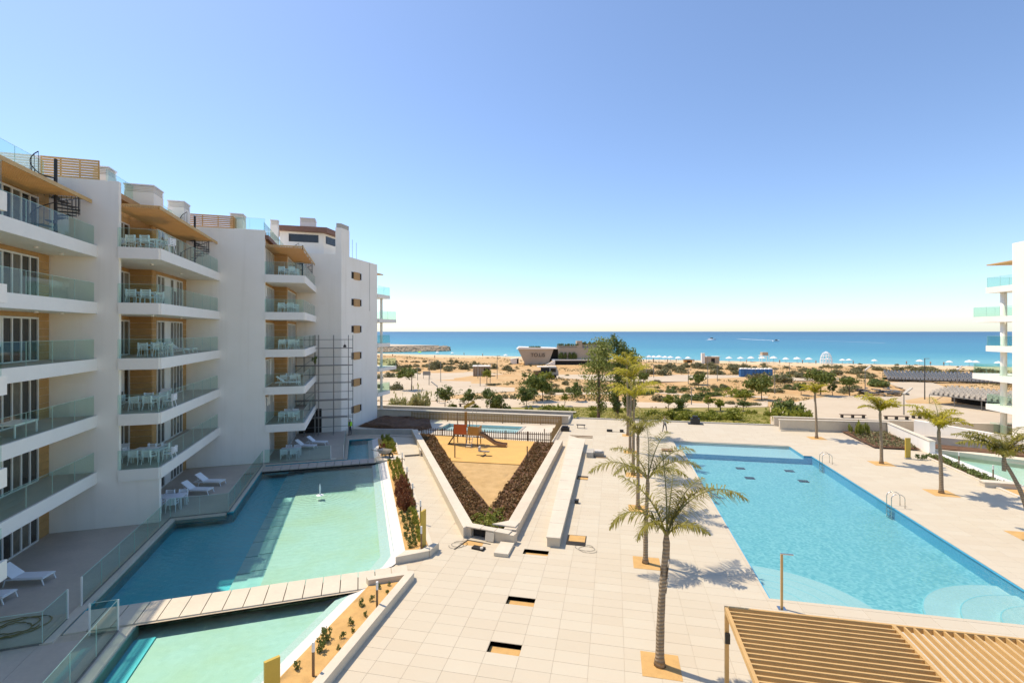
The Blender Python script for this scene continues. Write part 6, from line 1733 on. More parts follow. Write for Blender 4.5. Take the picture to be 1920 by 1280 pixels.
    (21.5, 108.5, 1.59, 0.95, 'dark', 'on the orange bank above the promenade', 'low shrubs on the orange bank'),
    (30.8, 111.0, 1.94, 1.11, 'dark', 'on the orange bank above the promenade', 'low shrubs on the orange bank'),
    (-13.0, 109.9, 1.54, 1.02, 'grey', 'on the bank around the spreading pine', 'low shrubs around the pine'),
    (-15.9, 105.2, 1.55, 0.93, 'grey', 'on the bank around the spreading pine', 'low shrubs around the pine'),
    (-9.4, 104.4, 1.54, 0.87, 'grey', 'on the bank around the spreading pine', 'low shrubs around the pine'),
    (-16.7, 117.9, 1.7, 1.14, 'grey', 'on the bank around the spreading pine', 'low shrubs around the pine'),
    (-12.4, 96.2, 1.71, 0.88, 'grey', 'on the bank around the spreading pine', 'low shrubs around the pine'),
    (-7.2, 109.2, 1.18, 0.64, 'grey', 'on the bank around the spreading pine', 'low shrubs around the pine'),
    (-14.8, 117.2, 0.95, 0.48, 'grey', 'on the bank around the spreading pine', 'low shrubs around the pine'),
    (-16.3, 115.0, 1.01, 0.69, 'grey', 'on the bank around the spreading pine', 'low shrubs around the pine'),
    (-13.9, 106.4, 1.44, 1.01, 'grey', 'on the bank around the spreading pine', 'low shrubs around the pine'),
    (-18.6, 112.5, 1.67, 1.17, 'grey', 'on the bank around the spreading pine', 'low shrubs around the pine'),
    (-5.6, 107.3, 1.23, 0.65, 'grey', 'on the bank around the spreading pine', 'low shrubs around the pine'),
    (-5.6, 101.8, 1.4, 0.94, 'grey', 'on the bank around the spreading pine', 'low shrubs around the pine'),
    (-15.6, 105.0, 1.72, 0.87, 'grey', 'on the bank around the spreading pine', 'low shrubs around the pine'),
    (-11.0, 114.3, 1.65, 1.13, 'grey', 'on the bank around the spreading pine', 'low shrubs around the pine'),
    (56.2, 134.6, 1.23, 0.73, 'grey', 'in the border between dune and car park', 'low shrubs in the border'),
    (51.5, 136.6, 1.29, 0.91, 'grey', 'in the border between dune and car park', 'low shrubs in the border'),
    (52.3, 130.8, 2.21, 1.54, 'grey', 'in the border between dune and car park', 'low shrubs in the border'),
    (53.2, 131.6, 2.22, 1.26, 'grey', 'in the border between dune and car park', 'low shrubs in the border'),
    (74.1, 163.5, 2.16, 1.31, 'grey', 'in the border between dune and car park', 'low shrubs in the border'),
    (46.1, 111.4, 1.46, 0.85, 'grey', 'in the border between dune and car park', 'low shrubs in the border'),
    (54.2, 123.5, 1.83, 1.22, 'grey', 'in the border between dune and car park', 'low shrubs in the border'),
    (48.4, 114.7, 1.98, 1.12, 'grey', 'in the border between dune and car park', 'low shrubs in the border'),
    (55.6, 151.7, 1.35, 0.66, 'grey', 'in the border between dune and car park', 'low shrubs in the border'),
    (69.3, 149.5, 1.92, 0.99, 'grey', 'in the border between dune and car park', 'low shrubs in the border'),
    (60.6, 131.0, 1.41, 0.96, 'grey', 'in the border between dune and car park', 'low shrubs in the border'),
    (50.0, 111.6, 1.47, 0.85, 'grey', 'in the border between dune and car park', 'low shrubs in the border'),
    (59.2, 140.9, 1.88, 1.22, 'grey', 'in the border between dune and car park', 'low shrubs in the border'),
    (50.2, 116.2, 2.1, 1.15, 'grey', 'in the border between dune and car park', 'low shrubs in the border'),
    (58.2, 134.4, 1.4, 0.68, 'grey', 'in the border between dune and car park', 'low shrubs in the border'),
    (56.8, 137.0, 1.31, 0.78, 'grey', 'in the border between dune and car park', 'low shrubs in the border'),
    (0.7, 77.2, 1.2, 0.79, 'lime', 'massed along the far edge of the lawn', 'low shrubs massed on the lawn'),
    (4.9, 73.6, 1.43, 0.86, 'lime', 'massed along the far edge of the lawn', 'low shrubs massed on the lawn'),
    (18.6, 81.0, 1.46, 0.78, 'lime', 'massed along the far edge of the lawn', 'low shrubs massed on the lawn'),
    (-2.9, 72.4, 1.26, 0.89, 'lime', 'massed along the far edge of the lawn', 'low shrubs massed on the lawn'),
    (-7.6, 76.9, 1.47, 0.79, 'lime', 'massed along the far edge of the lawn', 'low shrubs massed on the lawn'),
    (-8.5, 74.5, 1.37, 0.96, 'lime', 'massed along the far edge of the lawn', 'low shrubs massed on the lawn'),
    (22.6, 78.7, 1.11, 0.84, 'lime', 'massed along the far edge of the lawn', 'low shrubs massed on the lawn'),
    (-3.2, 78.4, 1.47, 1.1, 'lime', 'massed along the far edge of the lawn', 'low shrubs massed on the lawn'),
    (10.2, 78.1, 0.94, 0.54, 'lime', 'massed along the far edge of the lawn', 'low shrubs massed on the lawn'),
    (-13.1, 76.0, 1.14, 0.85, 'lime', 'massed along the far edge of the lawn', 'low shrubs massed on the lawn'),
    (20.6, 80.0, 1.27, 0.82, 'lime', 'massed along the far edge of the lawn', 'low shrubs massed on the lawn'),
    (14.4, 77.4, 1.49, 1.1, 'lime', 'massed along the far edge of the lawn', 'low shrubs massed on the lawn'),
    (10.8, 77.5, 0.92, 0.59, 'lime', 'massed along the far edge of the lawn', 'low shrubs massed on the lawn'),
    (2.1, 78.7, 0.94, 0.59, 'lime', 'massed along the far edge of the lawn', 'low shrubs massed on the lawn'),
    (-8.4, 73.2, 1.03, 0.8, 'lime', 'massed along the far edge of the lawn', 'low shrubs massed on the lawn'),
    (11.1, 78.0, 1.1, 0.69, 'lime', 'massed along the far edge of the lawn', 'low shrubs massed on the lawn'),
    (-7.2, 71.2, 1.44, 0.99, 'lime', 'massed along the far edge of the lawn', 'low shrubs massed on the lawn'),
    (10.1, 80.5, 1.18, 0.66, 'lime', 'massed along the far edge of the lawn', 'low shrubs massed on the lawn'),
    (-30.7, 73.9, 0.9, 0.56, 'lime', 'behind the retaining wall', 'low shrubs behind the retaining wall'),
    (-22.0, 75.9, 1.33, 0.81, 'lime', 'behind the retaining wall', 'low shrubs behind the retaining wall'),
    (-35.5, 72.1, 1.17, 0.88, 'lime', 'behind the retaining wall', 'low shrubs behind the retaining wall'),
    (-26.0, 75.9, 1.39, 0.97, 'lime', 'behind the retaining wall', 'low shrubs behind the retaining wall'),
    (-18.3, 77.5, 0.97, 0.69, 'lime', 'behind the retaining wall', 'low shrubs behind the retaining wall'),
    (-32.2, 73.0, 0.96, 0.56, 'lime', 'behind the retaining wall', 'low shrubs behind the retaining wall'),
    (-34.5, 73.8, 1.37, 1.1, 'lime', 'behind the retaining wall', 'low shrubs behind the retaining wall'),
    (-23.4, 75.8, 0.82, 0.65, 'lime', 'behind the retaining wall', 'low shrubs behind the retaining wall'),
    (-35.4, 73.8, 1.06, 0.85, 'lime', 'behind the retaining wall', 'low shrubs behind the retaining wall'),
    (-34.3, 74.3, 1.34, 0.76, 'lime', 'behind the retaining wall', 'low shrubs behind the retaining wall'),
    (-43.1, 174.0, 1.32, 0.75, 'grey', 'small and scattered over the orange dunes', 'small scattered dune shrubs'),
    (55.6, 202.1, 0.93, 0.6, 'grey', 'small and scattered over the orange dunes', 'small scattered dune shrubs'),
    (-38.2, 179.2, 1.01, 0.84, 'grey', 'small and scattered over the orange dunes', 'small scattered dune shrubs'),
    (66.4, 181.4, 1.15, 0.8, 'grey', 'small and scattered over the orange dunes', 'small scattered dune shrubs'),
    (44.5, 182.6, 1.02, 0.58, 'grey', 'small and scattered over the orange dunes', 'small scattered dune shrubs'),
    (22.4, 161.5, 1.01, 0.78, 'grey', 'small and scattered over the orange dunes', 'small scattered dune shrubs'),
    (-56.5, 170.2, 1.15, 0.65, 'grey', 'small and scattered over the orange dunes', 'small scattered dune shrubs'),
    (109.9, 186.5, 1.11, 0.43, 'grey', 'small and scattered over the orange dunes', 'small scattered dune shrubs'),
    (-31.8, 160.5, 1.4, 0.81, 'grey', 'small and scattered over the orange dunes', 'small scattered dune shrubs'),
    (-66.3, 171.2, 0.96, 0.65, 'grey', 'small and scattered over the orange dunes', 'small scattered dune shrubs'),
    (-45.1, 148.3, 1.13, 0.44, 'grey', 'small and scattered over the orange dunes', 'small scattered dune shrubs'),
    (27.4, 178.2, 1.05, 0.57, 'grey', 'small and scattered over the orange dunes', 'small scattered dune shrubs'),
    (-72.4, 158.2, 0.97, 0.79, 'grey', 'small and scattered over the orange dunes', 'small scattered dune shrubs'),
    (-29.0, 171.5, 0.84, 0.8, 'grey', 'small and scattered over the orange dunes', 'small scattered dune shrubs'),
    (44.0, 179.0, 0.87, 0.51, 'grey', 'small and scattered over the orange dunes', 'small scattered dune shrubs'),
    (-27.2, 156.3, 1.25, 0.82, 'grey', 'small and scattered over the orange dunes', 'small scattered dune shrubs'),
    (40.5, 181.5, 0.95, 0.48, 'grey', 'small and scattered over the orange dunes', 'small scattered dune shrubs'),
    (14.6, 192.6, 1.21, 0.52, 'grey', 'small and scattered over the orange dunes', 'small scattered dune shrubs'),
    (80.9, 187.8, 1.13, 0.44, 'grey', 'small and scattered over the orange dunes', 'small scattered dune shrubs'),
    (183.0, 284.6, 1.51, 0.64, 'grey', 'small and scattered over the orange dunes', 'small scattered dune shrubs'),
    (28.6, 172.5, 1.19, 0.83, 'grey', 'small and scattered over the orange dunes', 'small scattered dune shrubs'),
    (94.0, 203.6, 0.81, 0.63, 'grey', 'small and scattered over the orange dunes', 'small scattered dune shrubs'),
    (17.0, 182.9, 1.28, 0.79, 'grey', 'small and scattered over the orange dunes', 'small scattered dune shrubs'),
    (-71.6, 169.3, 1.25, 0.84, 'grey', 'small and scattered over the orange dunes', 'small scattered dune shrubs'),
    (17.9, 165.8, 0.93, 0.86, 'grey', 'small and scattered over the orange dunes', 'small scattered dune shrubs'),
    (51.7, 172.7, 1.54, 0.89, 'grey', 'small and scattered over the orange dunes', 'small scattered dune shrubs'),
    (-70.1, 143.7, 1.01, 0.76, 'grey', 'small and scattered over the orange dunes', 'small scattered dune shrubs'),
    (30.6, 175.8, 0.85, 0.71, 'grey', 'small and scattered over the orange dunes', 'small scattered dune shrubs'),
    (-69.2, 152.8, 1.23, 0.47, 'grey', 'small and scattered over the orange dunes', 'small scattered dune shrubs'),
    (-68.1, 159.5, 1.15, 0.87, 'grey', 'small and scattered over the orange dunes', 'small scattered dune shrubs'),
    (-48.6, 169.3, 0.85, 0.87, 'grey', 'small and scattered over the orange dunes', 'small scattered dune shrubs'),
    (43.0, 182.8, 0.95, 0.6, 'grey', 'small and scattered over the orange dunes', 'small scattered dune shrubs'),
    (69.3, 183.0, 1.16, 0.79, 'grey', 'small and scattered over the orange dunes', 'small scattered dune shrubs'),
    (124.5, 233.5, 1.42, 0.47, 'grey', 'small and scattered over the orange dunes', 'small scattered dune shrubs'),
    (84.2, 186.9, 1.46, 0.65, 'grey', 'small and scattered over the orange dunes', 'small scattered dune shrubs'),
    (9.3, 157.6, 1.16, 0.74, 'grey', 'small and scattered over the orange dunes', 'small scattered dune shrubs'),
    (72.7, 183.9, 1.29, 0.81, 'grey', 'small and scattered over the orange dunes', 'small scattered dune shrubs'),
    (108.2, 179.1, 1.02, 0.52, 'grey', 'small and scattered over the orange dunes', 'small scattered dune shrubs'),
    (125.7, 210.2, 1.28, 0.64, 'grey', 'small and scattered over the orange dunes', 'small scattered dune shrubs'),
    (-43.3, 165.1, 1.44, 0.86, 'grey', 'small and scattered over the orange dunes', 'small scattered dune shrubs'),
    (32.7, 176.8, 1.25, 0.8, 'grey', 'small and scattered over the orange dunes', 'small scattered dune shrubs'),
    (11.9, 163.6, 1.53, 0.51, 'grey', 'small and scattered over the orange dunes', 'small scattered dune shrubs'),
    (119.0, 196.5, 0.89, 0.55, 'grey', 'small and scattered over the orange dunes', 'small scattered dune shrubs'),
    (49.1, 175.3, 1.5, 0.89, 'grey', 'small and scattered over the orange dunes', 'small scattered dune shrubs'),
    (-68.2, 144.2, 1.41, 0.69, 'grey', 'small and scattered over the orange dunes', 'small scattered dune shrubs'),
    (60.4, 166.4, 0.88, 0.62, 'grey', 'small and scattered over the orange dunes', 'small scattered dune shrubs'),
    (15.7, 186.7, 1.56, 0.62, 'grey', 'small and scattered over the orange dunes', 'small scattered dune shrubs'),
    (88.8, 175.5, 1.01, 0.54, 'grey', 'small and scattered over the orange dunes', 'small scattered dune shrubs'),
    (-31.2, 151.6, 1.49, 0.66, 'grey', 'small and scattered over the orange dunes', 'small scattered dune shrubs'),
    (20.9, 189.1, 1.26, 0.78, 'grey', 'small and scattered over the orange dunes', 'small scattered dune shrubs'),
    (36.6, 163.8, 0.94, 0.64, 'grey', 'small and scattered over the orange dunes', 'small scattered dune shrubs'),
    (-47.4, 165.1, 1.46, 0.81, 'grey', 'small and scattered over the orange dunes', 'small scattered dune shrubs'),
    (86.9, 187.0, 1.09, 0.75, 'grey', 'small and scattered over the orange dunes', 'small scattered dune shrubs'),
    (99.4, 224.4, 1.55, 0.69, 'grey', 'small and scattered over the orange dunes', 'small scattered dune shrubs'),
    (107.9, 214.4, 1.32, 0.79, 'grey', 'small and scattered over the orange dunes', 'small scattered dune shrubs'),
    (123.4, 193.3, 1.43, 0.65, 'grey', 'small and scattered over the orange dunes', 'small scattered dune shrubs'),
    (81.9, 191.3, 1.13, 0.44, 'grey', 'small and scattered over the orange dunes', 'small scattered dune shrubs'),
    (34.7, 170.2, 1.2, 0.77, 'grey', 'small and scattered over the orange dunes', 'small scattered dune shrubs'),
    (44.2, 183.1, 1.36, 0.66, 'grey', 'small and scattered over the orange dunes', 'small scattered dune shrubs'),
    (-50.3, 170.6, 1.49, 0.61, 'grey', 'small and scattered over the orange dunes', 'small scattered dune shrubs')]:
    bush(*row)
def tree(x, y, cw, ch, hh, kind, label, group=None, lean=0):
    """cw, ch crown width and height; hh height of the crown's middle"""
    t = thing('tree', label, 'tree', (x,y,ground_z(x,y)), 0, group)
    mb = trunk_mb(hh-ch*.25, max(.06,hh*.035), rr, 4, cw*.22, ch*.35)
    mb.build('trunk', M['bark'], t)
    inst('crown', rr.choice(TREE[kind]), t, (lean,0,hh), rr.uniform(0,6.28), (cw*.68,cw*.68,ch*.64/(.95 if kind != 'pine' else .5)))
for row in [(-42.1, 96.5, 3.69, 2.13, 3.62, 'pine', 'umbrella pine with flat crown by the lamp posts', None, -0.99),
    (-26.9, 75.1, 2.45, 2.45, 2.31, 'round', 'dense round headed tree beside the pale shrubs', None, 0.0),
    (-22.9, 74.9, 2.63, 2.1, 2.18, 'round', 'dense round headed tree over the picnic bench', None, 0.0),
    (-20.1, 76.2, 1.73, 1.84, 2.28, 'round', 'slim round tree just behind a bushier dark tree', None, 0.0),
    (-18.3, 74.2, 2.37, 2.63, 1.47, 'round', 'bushy dark tree low to the ground beside the picnic bench', None, 0.0),
    (-14.3, 80.2, 2.92, 2.7, 1.91, 'round', 'round tree on the lawn with its shadow beneath', None, 0.0),
    (-12.5, 86.6, 4.21, 3.01, 3.01, 'pine', 'large spreading pine on the orange bank', None, -0.96),
    (-21.1, 115.7, 1.38, 1.22, 1.9, 'round', 'small round tree in front of the wooden stairs', None, 0.0),
    (-29.0, 109.7, 1.8, 1.87, 2.73, 'lime', 'small tree standing before the kiosk', None, 0.0),
    (-8.0, 81.6, 1.07, 1.18, 1.54, 'lime', 'spindly young tree by the promenade below the bank', None, 0.0),
    (-6.4, 87.4, 2.4, 2.75, 2.1, 'round', 'dark tree just left of the poplars', None, 0.0),
    (19.4, 119.3, 3.03, 1.94, 1.83, 'pine', 'small umbrella shaped tree on the concrete road', None, 0.0),
    (6.8, 114.6, 2.29, 1.68, 2.6, 'pine', 'small flat topped tree just right of the poplars', None, 0.0),
    (8.6, 80.5, 1.59, 1.38, 1.7, 'lime', 'young tree tied to stakes on the lawn', 'young staked trees on the lawn', 0.0),
    (10.6, 81.2, 2.03, 2.03, 1.39, 'round', 'bushy young tree with a dark shadow on the lawn', None, 0.0),
    (14.7, 81.1, 1.58, 1.26, 1.79, 'lime', 'young tree tied to stakes on the lawn', 'young staked trees on the lawn', 0.0),
    (16.7, 81.9, 0.9, 1.0, 1.19, 'lime', 'young tree tied to stakes on the lawn', 'young staked trees on the lawn', 0.0),
    (26.7, 96.5, 3.56, 2.82, 2.76, 'pine', 'leaning pine on the slope before the portable toilets', None, -0.61),
    (16.5, 81.5, 1.26, 1.16, 1.26, 'lime', 'young tree tied to stakes on the lawn', 'young staked trees on the lawn', 0.0),
    (20.0, 81.9, 1.68, 1.36, 1.42, 'round', 'young dark tree at the end of the lawn', None, 0.0),
    (39.9, 105.5, 4.23, 2.59, 3.35, 'pine', 'umbrella pine at the edge of the car park', None, 0.14),
    (45.5, 106.7, 2.59, 1.69, 2.97, 'pine', 'small flat pine in the car park border', None, 0.0),
    (36.0, 104.3, 2.04, 1.63, 1.77, 'round', 'small round tree behind the corner wall shrubs', None, 0.0),
    (42.1, 105.8, 1.36, 1.36, 1.64, 'round', 'very small tree beside the umbrella pine of the car park', None, 0.0)]:
    tree(*row)
# poplars: tall narrow crowns of many clumps
def poplar(x, y, h, w, label, seed, m):
    q = random.Random(seed)
    t = thing('poplar_tree', label, 'tree', (x,y,ground_z(x,y)), 0, 'poplars beyond the plaza kerb')
    MB().path([(0,0,0),(.1,0,h*.35),(0,.05,h*.75),(0,0,h*.95)],[h*.022,h*.016,h*.009,.02],8).build('trunk', M['bark'], t)
    mb = MB()
    for i in range(54):
        f = q.random()**.85; z = h*(.12+.86*f); r = w/2*(math.sin(PI*min(1,.18+.82*(1-f)))**.6)*(.55+.5*q.random())
        a = q.uniform(0,2*PI)
        leaves(mb, q, (r*.6*math.cos(a), r*.6*math.sin(a), z), (r*.55+.3, r*.55+.3, h*.06+.25), 78, .17, .3)
    mb.build('crown', m, t)
poplar(-2.0,67.5,11.35,4.54,'tall poplar with pale green leaves behind the far palms',5,M['leaf_poplar'])
poplar(0.5,70.9,12.07,3.51,'tallest dark poplar between its two paler neighbours',6,M['leaf_round'])
poplar(2.3,72.1,9.97,3.56,'shorter poplar nearest the row of young trees',7,M['leaf_poplar'])

# low olive scrub and dry grass over the dunes and banks (uncountable)
M['scrub'] = leaf_mat('dune_scrub', (.24,.20,.09), (.34,.27,.13), (.15,.14,.05), .15)
M['drygrass'] = leaf_mat('dry_grass', (.46,.36,.17), (.40,.33,.12), (.30,.27,.08), .2)
sq_ = random.Random(77)
for nm_, mt_, n_, dens_, sz_, hh_ in (('dune_scrub','scrub',5200,.54,.19,.4),('dry_grass','drygrass',2600,.5,.16,.2)):
    mb = MB(); k = 0; off_ = 0 if nm_ == 'dune_scrub' else 40
    while k < n_:
        x = sq_.uniform(-130,170); y = sq_.uniform(66,225) if sq_.random() < .6 else sq_.uniform(66,130)
        s_ = shore_y(x) - y
        if s_ < 46 or s_ > 195: continue
        f = math.sin(x*.13+off_)*math.sin(y*.19+off_*.7) + .6*math.sin(x*.31+y*.23+off_)
        if f < .15 + sq_.uniform(-.35,.5): continue
        if any(inside((x,y), pl) for pl in (ROAD_A, PATH_B, PARKING, LAWN, PATH_C)): continue
        k += 1; r_ = sq_.uniform(.2,.7)
        leaves(mb, sq_, (x,y,ground_z(x,y)+hh_*.3), (r_,r_,hh_*sq_.uniform(.4,1.0)), 8, sz_, .2)
    tag(stuff(mb.build(nm_, M[mt_])), 'low olive brown scrub spread over the dunes and banks' if off_ == 0 else 'pale dry grass tufts spread over the dunes', 'scrub' if off_ == 0 else 'grass')
mb = MB(); k = 0
while k < 1500:
    x = sq_.uniform(-12,24); y = sq_.uniform(62.2,80)
    if not inside((x,y), LAWN): continue
    k += 1; leaves(mb, sq_, (x,y,GZ+.08), (.35,.35,.1), 8, .09, .2)
tag(stuff(mb.build('lawn_grass', M['leaf_lime'])), 'uneven yellow green grass of the lawn beyond the plaza', 'grass')

# ground cover in the V planter (uncountable) and shrubs in the beds
def cover(name, poly, z, n, size, m, hgt=.22, seed=1):
    q = random.Random(seed); mb = MB()
    x0 = min(p[0] for p in poly); x1 = max(p[0] for p in poly); y0 = min(p[1] for p in poly); y1 = max(p[1] for p in poly)
    k = 0
    while k < n:
        p = (q.uniform(x0,x1), q.uniform(y0,y1))
        if not inside(p, poly): continue
        k += 1
        leaves(mb, q, (p[0],p[1],z+hgt*.4), (.13,.13,hgt*.6), 9, size, .3)
    return stuff(mb.build(name, m))
tag(cover('ground_cover', [BL(5.95,26.2),BL(5.95,51.0),(-18.1,47.1),(-13.3,38.2),(-7.4,28.3)], .3, 1300, .075, M['leaf_cover'], .16, 3), 'low reddish green ground cover in the left arm of the planter', 'ground cover')
tag(cover('ground_cover', [(-5.75,25.4),(-7.3,28.2),(-7.25,38.3),(-7.3,46.2),(-5.5,46.2)], .3, 820, .075, M['leaf_cover'], .16, 4), 'low reddish green ground cover in the right arm of the planter', 'ground cover')
tag(cover('ground_cover', [(-5.75,25.3),(-7.5,25.5),(-8.1,26.3),(-7.3,28.3),(-6.4,28.3)], .3, 150, .075, M['leaf_bed'], .2, 5), 'greener ground cover at the point of the V shaped planter', 'ground cover')
tag(cover('ground_cover', [(24.2,51.7),(27.6,51.5),(28.6,58.8),(24.5,58.6)], .15, 330, .08, M['leaf_grey'], .3, 6), 'sparse dry ground cover in the triangular shrub bed', 'ground cover')
tag(cover('ground_cover', [(26.45,41.2),(27.4,41.2),(27.75,49.0),(26.95,49.0)], .08, 200, .08, M['leaf_round'], .3, 7), 'dark ground cover in the narrow bed beside the east pond', 'ground cover')
small = {}
for kind, mt, sz in (('bed',M['leaf_bed'],.16),('red',M['leaf_red'],.15),('dark',M['leaf_round'],.15)):
    small[kind] = [clumped(rr, 8, 26, .9, .7, .55, sz).mesh('foliage', mt) for _ in range(3)]
def bed_shrub(x, y, r, h, kind, label, group):
    t = thing('bed_shrub', label, 'shrub', (x,y,.07), rr.uniform(0,6), group)
    inst('foliage', rr.choice(small[kind]), t, (0,0,0), 0, (r,r,h))
    inst('stem', stem_me, t, (0,0,0), 0, (r*.4,r*.4,h*.6))
for row in range(3):
    v = 24.9 + row*.1
    while v < 41.7:
        u = 2.38 + row*.32 + rr.uniform(-.06,.06)
        q = BL(u, v)
        if 29.6 < v < 35.6: pass
        elif row == 2: bed_shrub(q[0],q[1],.26,.42,'bed','yellow green tuft along the path side of the upper bed','yellow green tufts in the upper bed')
        else: bed_shrub(q[0],q[1],.2,.34,'dark' if v < 30 else 'bed','small dark green shrub planted in a row in the upper bed' if v < 30 else 'small green shrub in a row at the far part of the upper bed','rows of shrubs, near part' if v < 30 else 'rows of shrubs, far part')
        v += .62 if row < 2 else .5
for i in range(26):
    q = BL(rr.uniform(2.35,3.05), rr.uniform(29.8,35.4)); bed_shrub(q[0],q[1],.3,.75,'red','reddish brown shrub in the middle of the upper bed','red shrubs in the upper bed')
for i in range(16):
    q = BL(rr.uniform(3.0,3.25), rr.uniform(29.6,35.6)); bed_shrub(q[0],q[1],.22,.4,'bed','yellow green tuft beside the red shrubs of the upper bed','tufts beside the red shrubs')
for i in range(34):
    q = BL(rr.uniform(2.0,3.1), rr.uniform(43.9,50.7)); bed_shrub(q[0],q[1],.28,.5,'bed','yellow flowering tuft in the bed beyond the walkway','tufts beyond the walkway')
for (x,y,s) in ((-9.75,18.9,.9),(-9.55,18.0,.9),(-9.75,17.55,1.2),(-9.55,16.4,1.0),(-9.9,15.4,1.7),(-9.75,14.75,1.6),(-9.4,15.6,.9),(-9.2,18.6,.7),(-9.3,17.0,.7),(-9.25,16.0,.7),(-9.2,15.0,.7),(-9.4,19.2,.7),(-10.0,13.9,1.0)):
    bed_shrub(x,y,.16*s,.28*s,'dark','small dark shrub dotted over the sandy lower bed' if s < 1.5 else 'larger green shrub near the yellow panel in the lower bed','shrubs dotted over the lower bed' if s < 1.5 else 'larger shrubs by the lower pond')
inst('foliage', small['dark'][0], pot, (0,0,0), 0, (.38,.38,.75)); inst('stem', stem_me, pot, (0,0,0), 0, (.2,.2,.5))
q = BL(1.9,44.6)
bed_shrub(q[0],q[1],.42,.9,'red','dark round shrub beside the wheelbarrow at the pond corner',None)
for i in range(9):
    bed_shrub(24.6+rr.uniform(0,1.6), 58.2-rr.uniform(0,1.4), .3, rr.uniform(.8,1.5),'bed','tall dry shrub against the lower limestone wall','dry shrubs by the limestone wall')
for (x,y) in ((25.9,47.7),(26.2,47.9),(25.6,47.75)): bed_shrub(x,y,.28,.4,'dark','low dark shrub at the foot of the yellow panel by the triangular bed','shrubs at the yellow panel')

# ------------------------------------------------------------------ beyond the plaza
def lamp_post(x, y, h, kind, label, group):
    z = ground_z(x,y)
    t = thing('street_lamp', label, 'street lamp', (x,y,z), R(11.83), group)
    MB().tube((0,0,0),(0,0,h),.09,.055,8).build('post', M['galv'] if kind != 'dark' else M['black'], t)
    if kind == 'panel':
        Mx = Matrix.Rotation(R(-38),3,'Y')
        MB().cbox((.55,0,h+.35),(1.5,.5,.12),M=Mx).build('lamp_head', M['concrete'], t)
    elif kind == 'panel_l':
        MB().cbox((-.5,0,h+.3),(1.4,.5,.12),M=Matrix.Rotation(R(38),3,'Y')).build('lamp_head', M['concrete'], t)
    else:
        MB().box(-.1,.8,-.08,.08,h-.05,h+.04).build('lamp_head', M['galv'], t)
for row in [(-41.8, 113.5, 5.08, 'plain', 'slim lamp post on the paved area before the dunes', 'lamps before the dunes'),
    (-42.2, 106.8, 5.74, 'plain', 'slim lamp post on the paved area before the dunes', 'lamps before the dunes'),
    (-49.2, 116.6, 3.15, 'plain', 'slim lamp post on the paved area before the dunes', 'lamps before the dunes'),
    (-34.5, 121.4, 3.61, 'plain', 'slim lamp post on the paved area before the dunes', 'lamps before the dunes'),
    (-29.9, 107.1, 3.67, 'plain', 'slim lamp post on the paved area before the dunes', 'lamps before the dunes'),
    (-29.1, 120.4, 5.87, 'plain', 'slim lamp post on the paved area before the dunes', 'lamps before the dunes'),
    (-29.1, 113.2, 4.89, 'plain', 'slim lamp post on the paved area before the dunes', 'lamps before the dunes'),
    (8.5, 131.8, 6.32, 'plain', 'slim lamp post along the concrete road', 'lamps along the road'),
    (10.7, 135.8, 3.75, 'plain', 'slim lamp post along the concrete road', 'lamps along the road'),
    (17.4, 120.8, 3.79, 'plain', 'slim lamp post along the concrete road', 'lamps along the road'),
    (21.1, 117.2, 6.94, 'plain', 'slim lamp post along the concrete road', 'lamps along the road'),
    (24.7, 125.0, 3.62, 'plain', 'slim lamp post along the concrete road', 'lamps along the road'),
    (45.4, 139.7, 4.49, 'plain', 'slim lamp post along the concrete road', 'lamps along the road'),
    (13.1, 87.4, 2.92, 'plain', 'pale lamp post on the promenade by the bushy young tree', None),
    (31.6, 105.4, 5.12, 'plain', 'pale lamp post near the leaning pine', None),
    (-30.4, 80.8, 3.01, 'panel_l', 'promenade lamp with a tilted flat head beside the round trees', None),
    (42.8, 83.3, 3.29, 'panel', 'car park lamp with a tilted flat head above the benches', None),
    (55.9, 102.3, 7.53, 'dark', 'tall black mast in front of the grandstand', None),
    (48.2, 106.7, 5.31, 'panel', 'lamp post in the car park border by the dark shrubs', None),
    (80.1, 134.3, 3.3, 'panel', 'pale lamp post behind the grandstand', None)]:
    lamp_post(*row)
def parasol_proto():
    t = thing('beach_parasol', 'x', 'parasol')
    MB().tube((0,0,0),(0,0,2.3),.04,n=6).build('pole', M['timber'], t)
    MB().lathe([(1.55,1.85),(1.5,1.95),(.9,2.35),(0,2.75)],12).build('canopy', M['parasol'], t)
    MB().box(-.4,.4,-1.0,1.0,.25,.35).build('beach_bed', M['parasol'], t)
    return t
p0 = parasol_proto()
for (x,y,s) in [(7.3, 212.2, 0.88), (10.9, 212.8, 0.88), (15.6, 223.9, 0.97), (17.8, 225.4, 0.88), (19.9, 223.6, 0.97), (22.6, 225.0, 0.88), (25.7, 232.4, 0.97), (28.9, 230.2, 0.97), (33.2, 231.1, 0.88), (47.6, 217.5, 0.88), (53.8, 224.7, 0.88), (57.5, 222.8, 0.92), (61.0, 219.9, 0.97), (65.2, 219.0, 0.97), (73.2, 229.4, 0.88), (77.6, 229.4, 0.97), (82.0, 228.7, 0.92), (90.7, 233.1, 0.88), (95.0, 229.1, 0.79), (99.9, 234.8, 0.79), (111.7, 239.3, 0.79), (123.2, 228.7, 0.88), (133.7, 228.8, 0.79), (136.6, 222.3, 0.97), (142.2, 227.8, 0.88), (156.9, 238.6, 0.88)]:
    dup(p0, (x,y,ground_z(x,y)), rr.uniform(0,1), 'white beach parasol standing on the sand before the water', 'parasols along the beach', s)
remove_tree(p0)

CAMR = R(11.83)
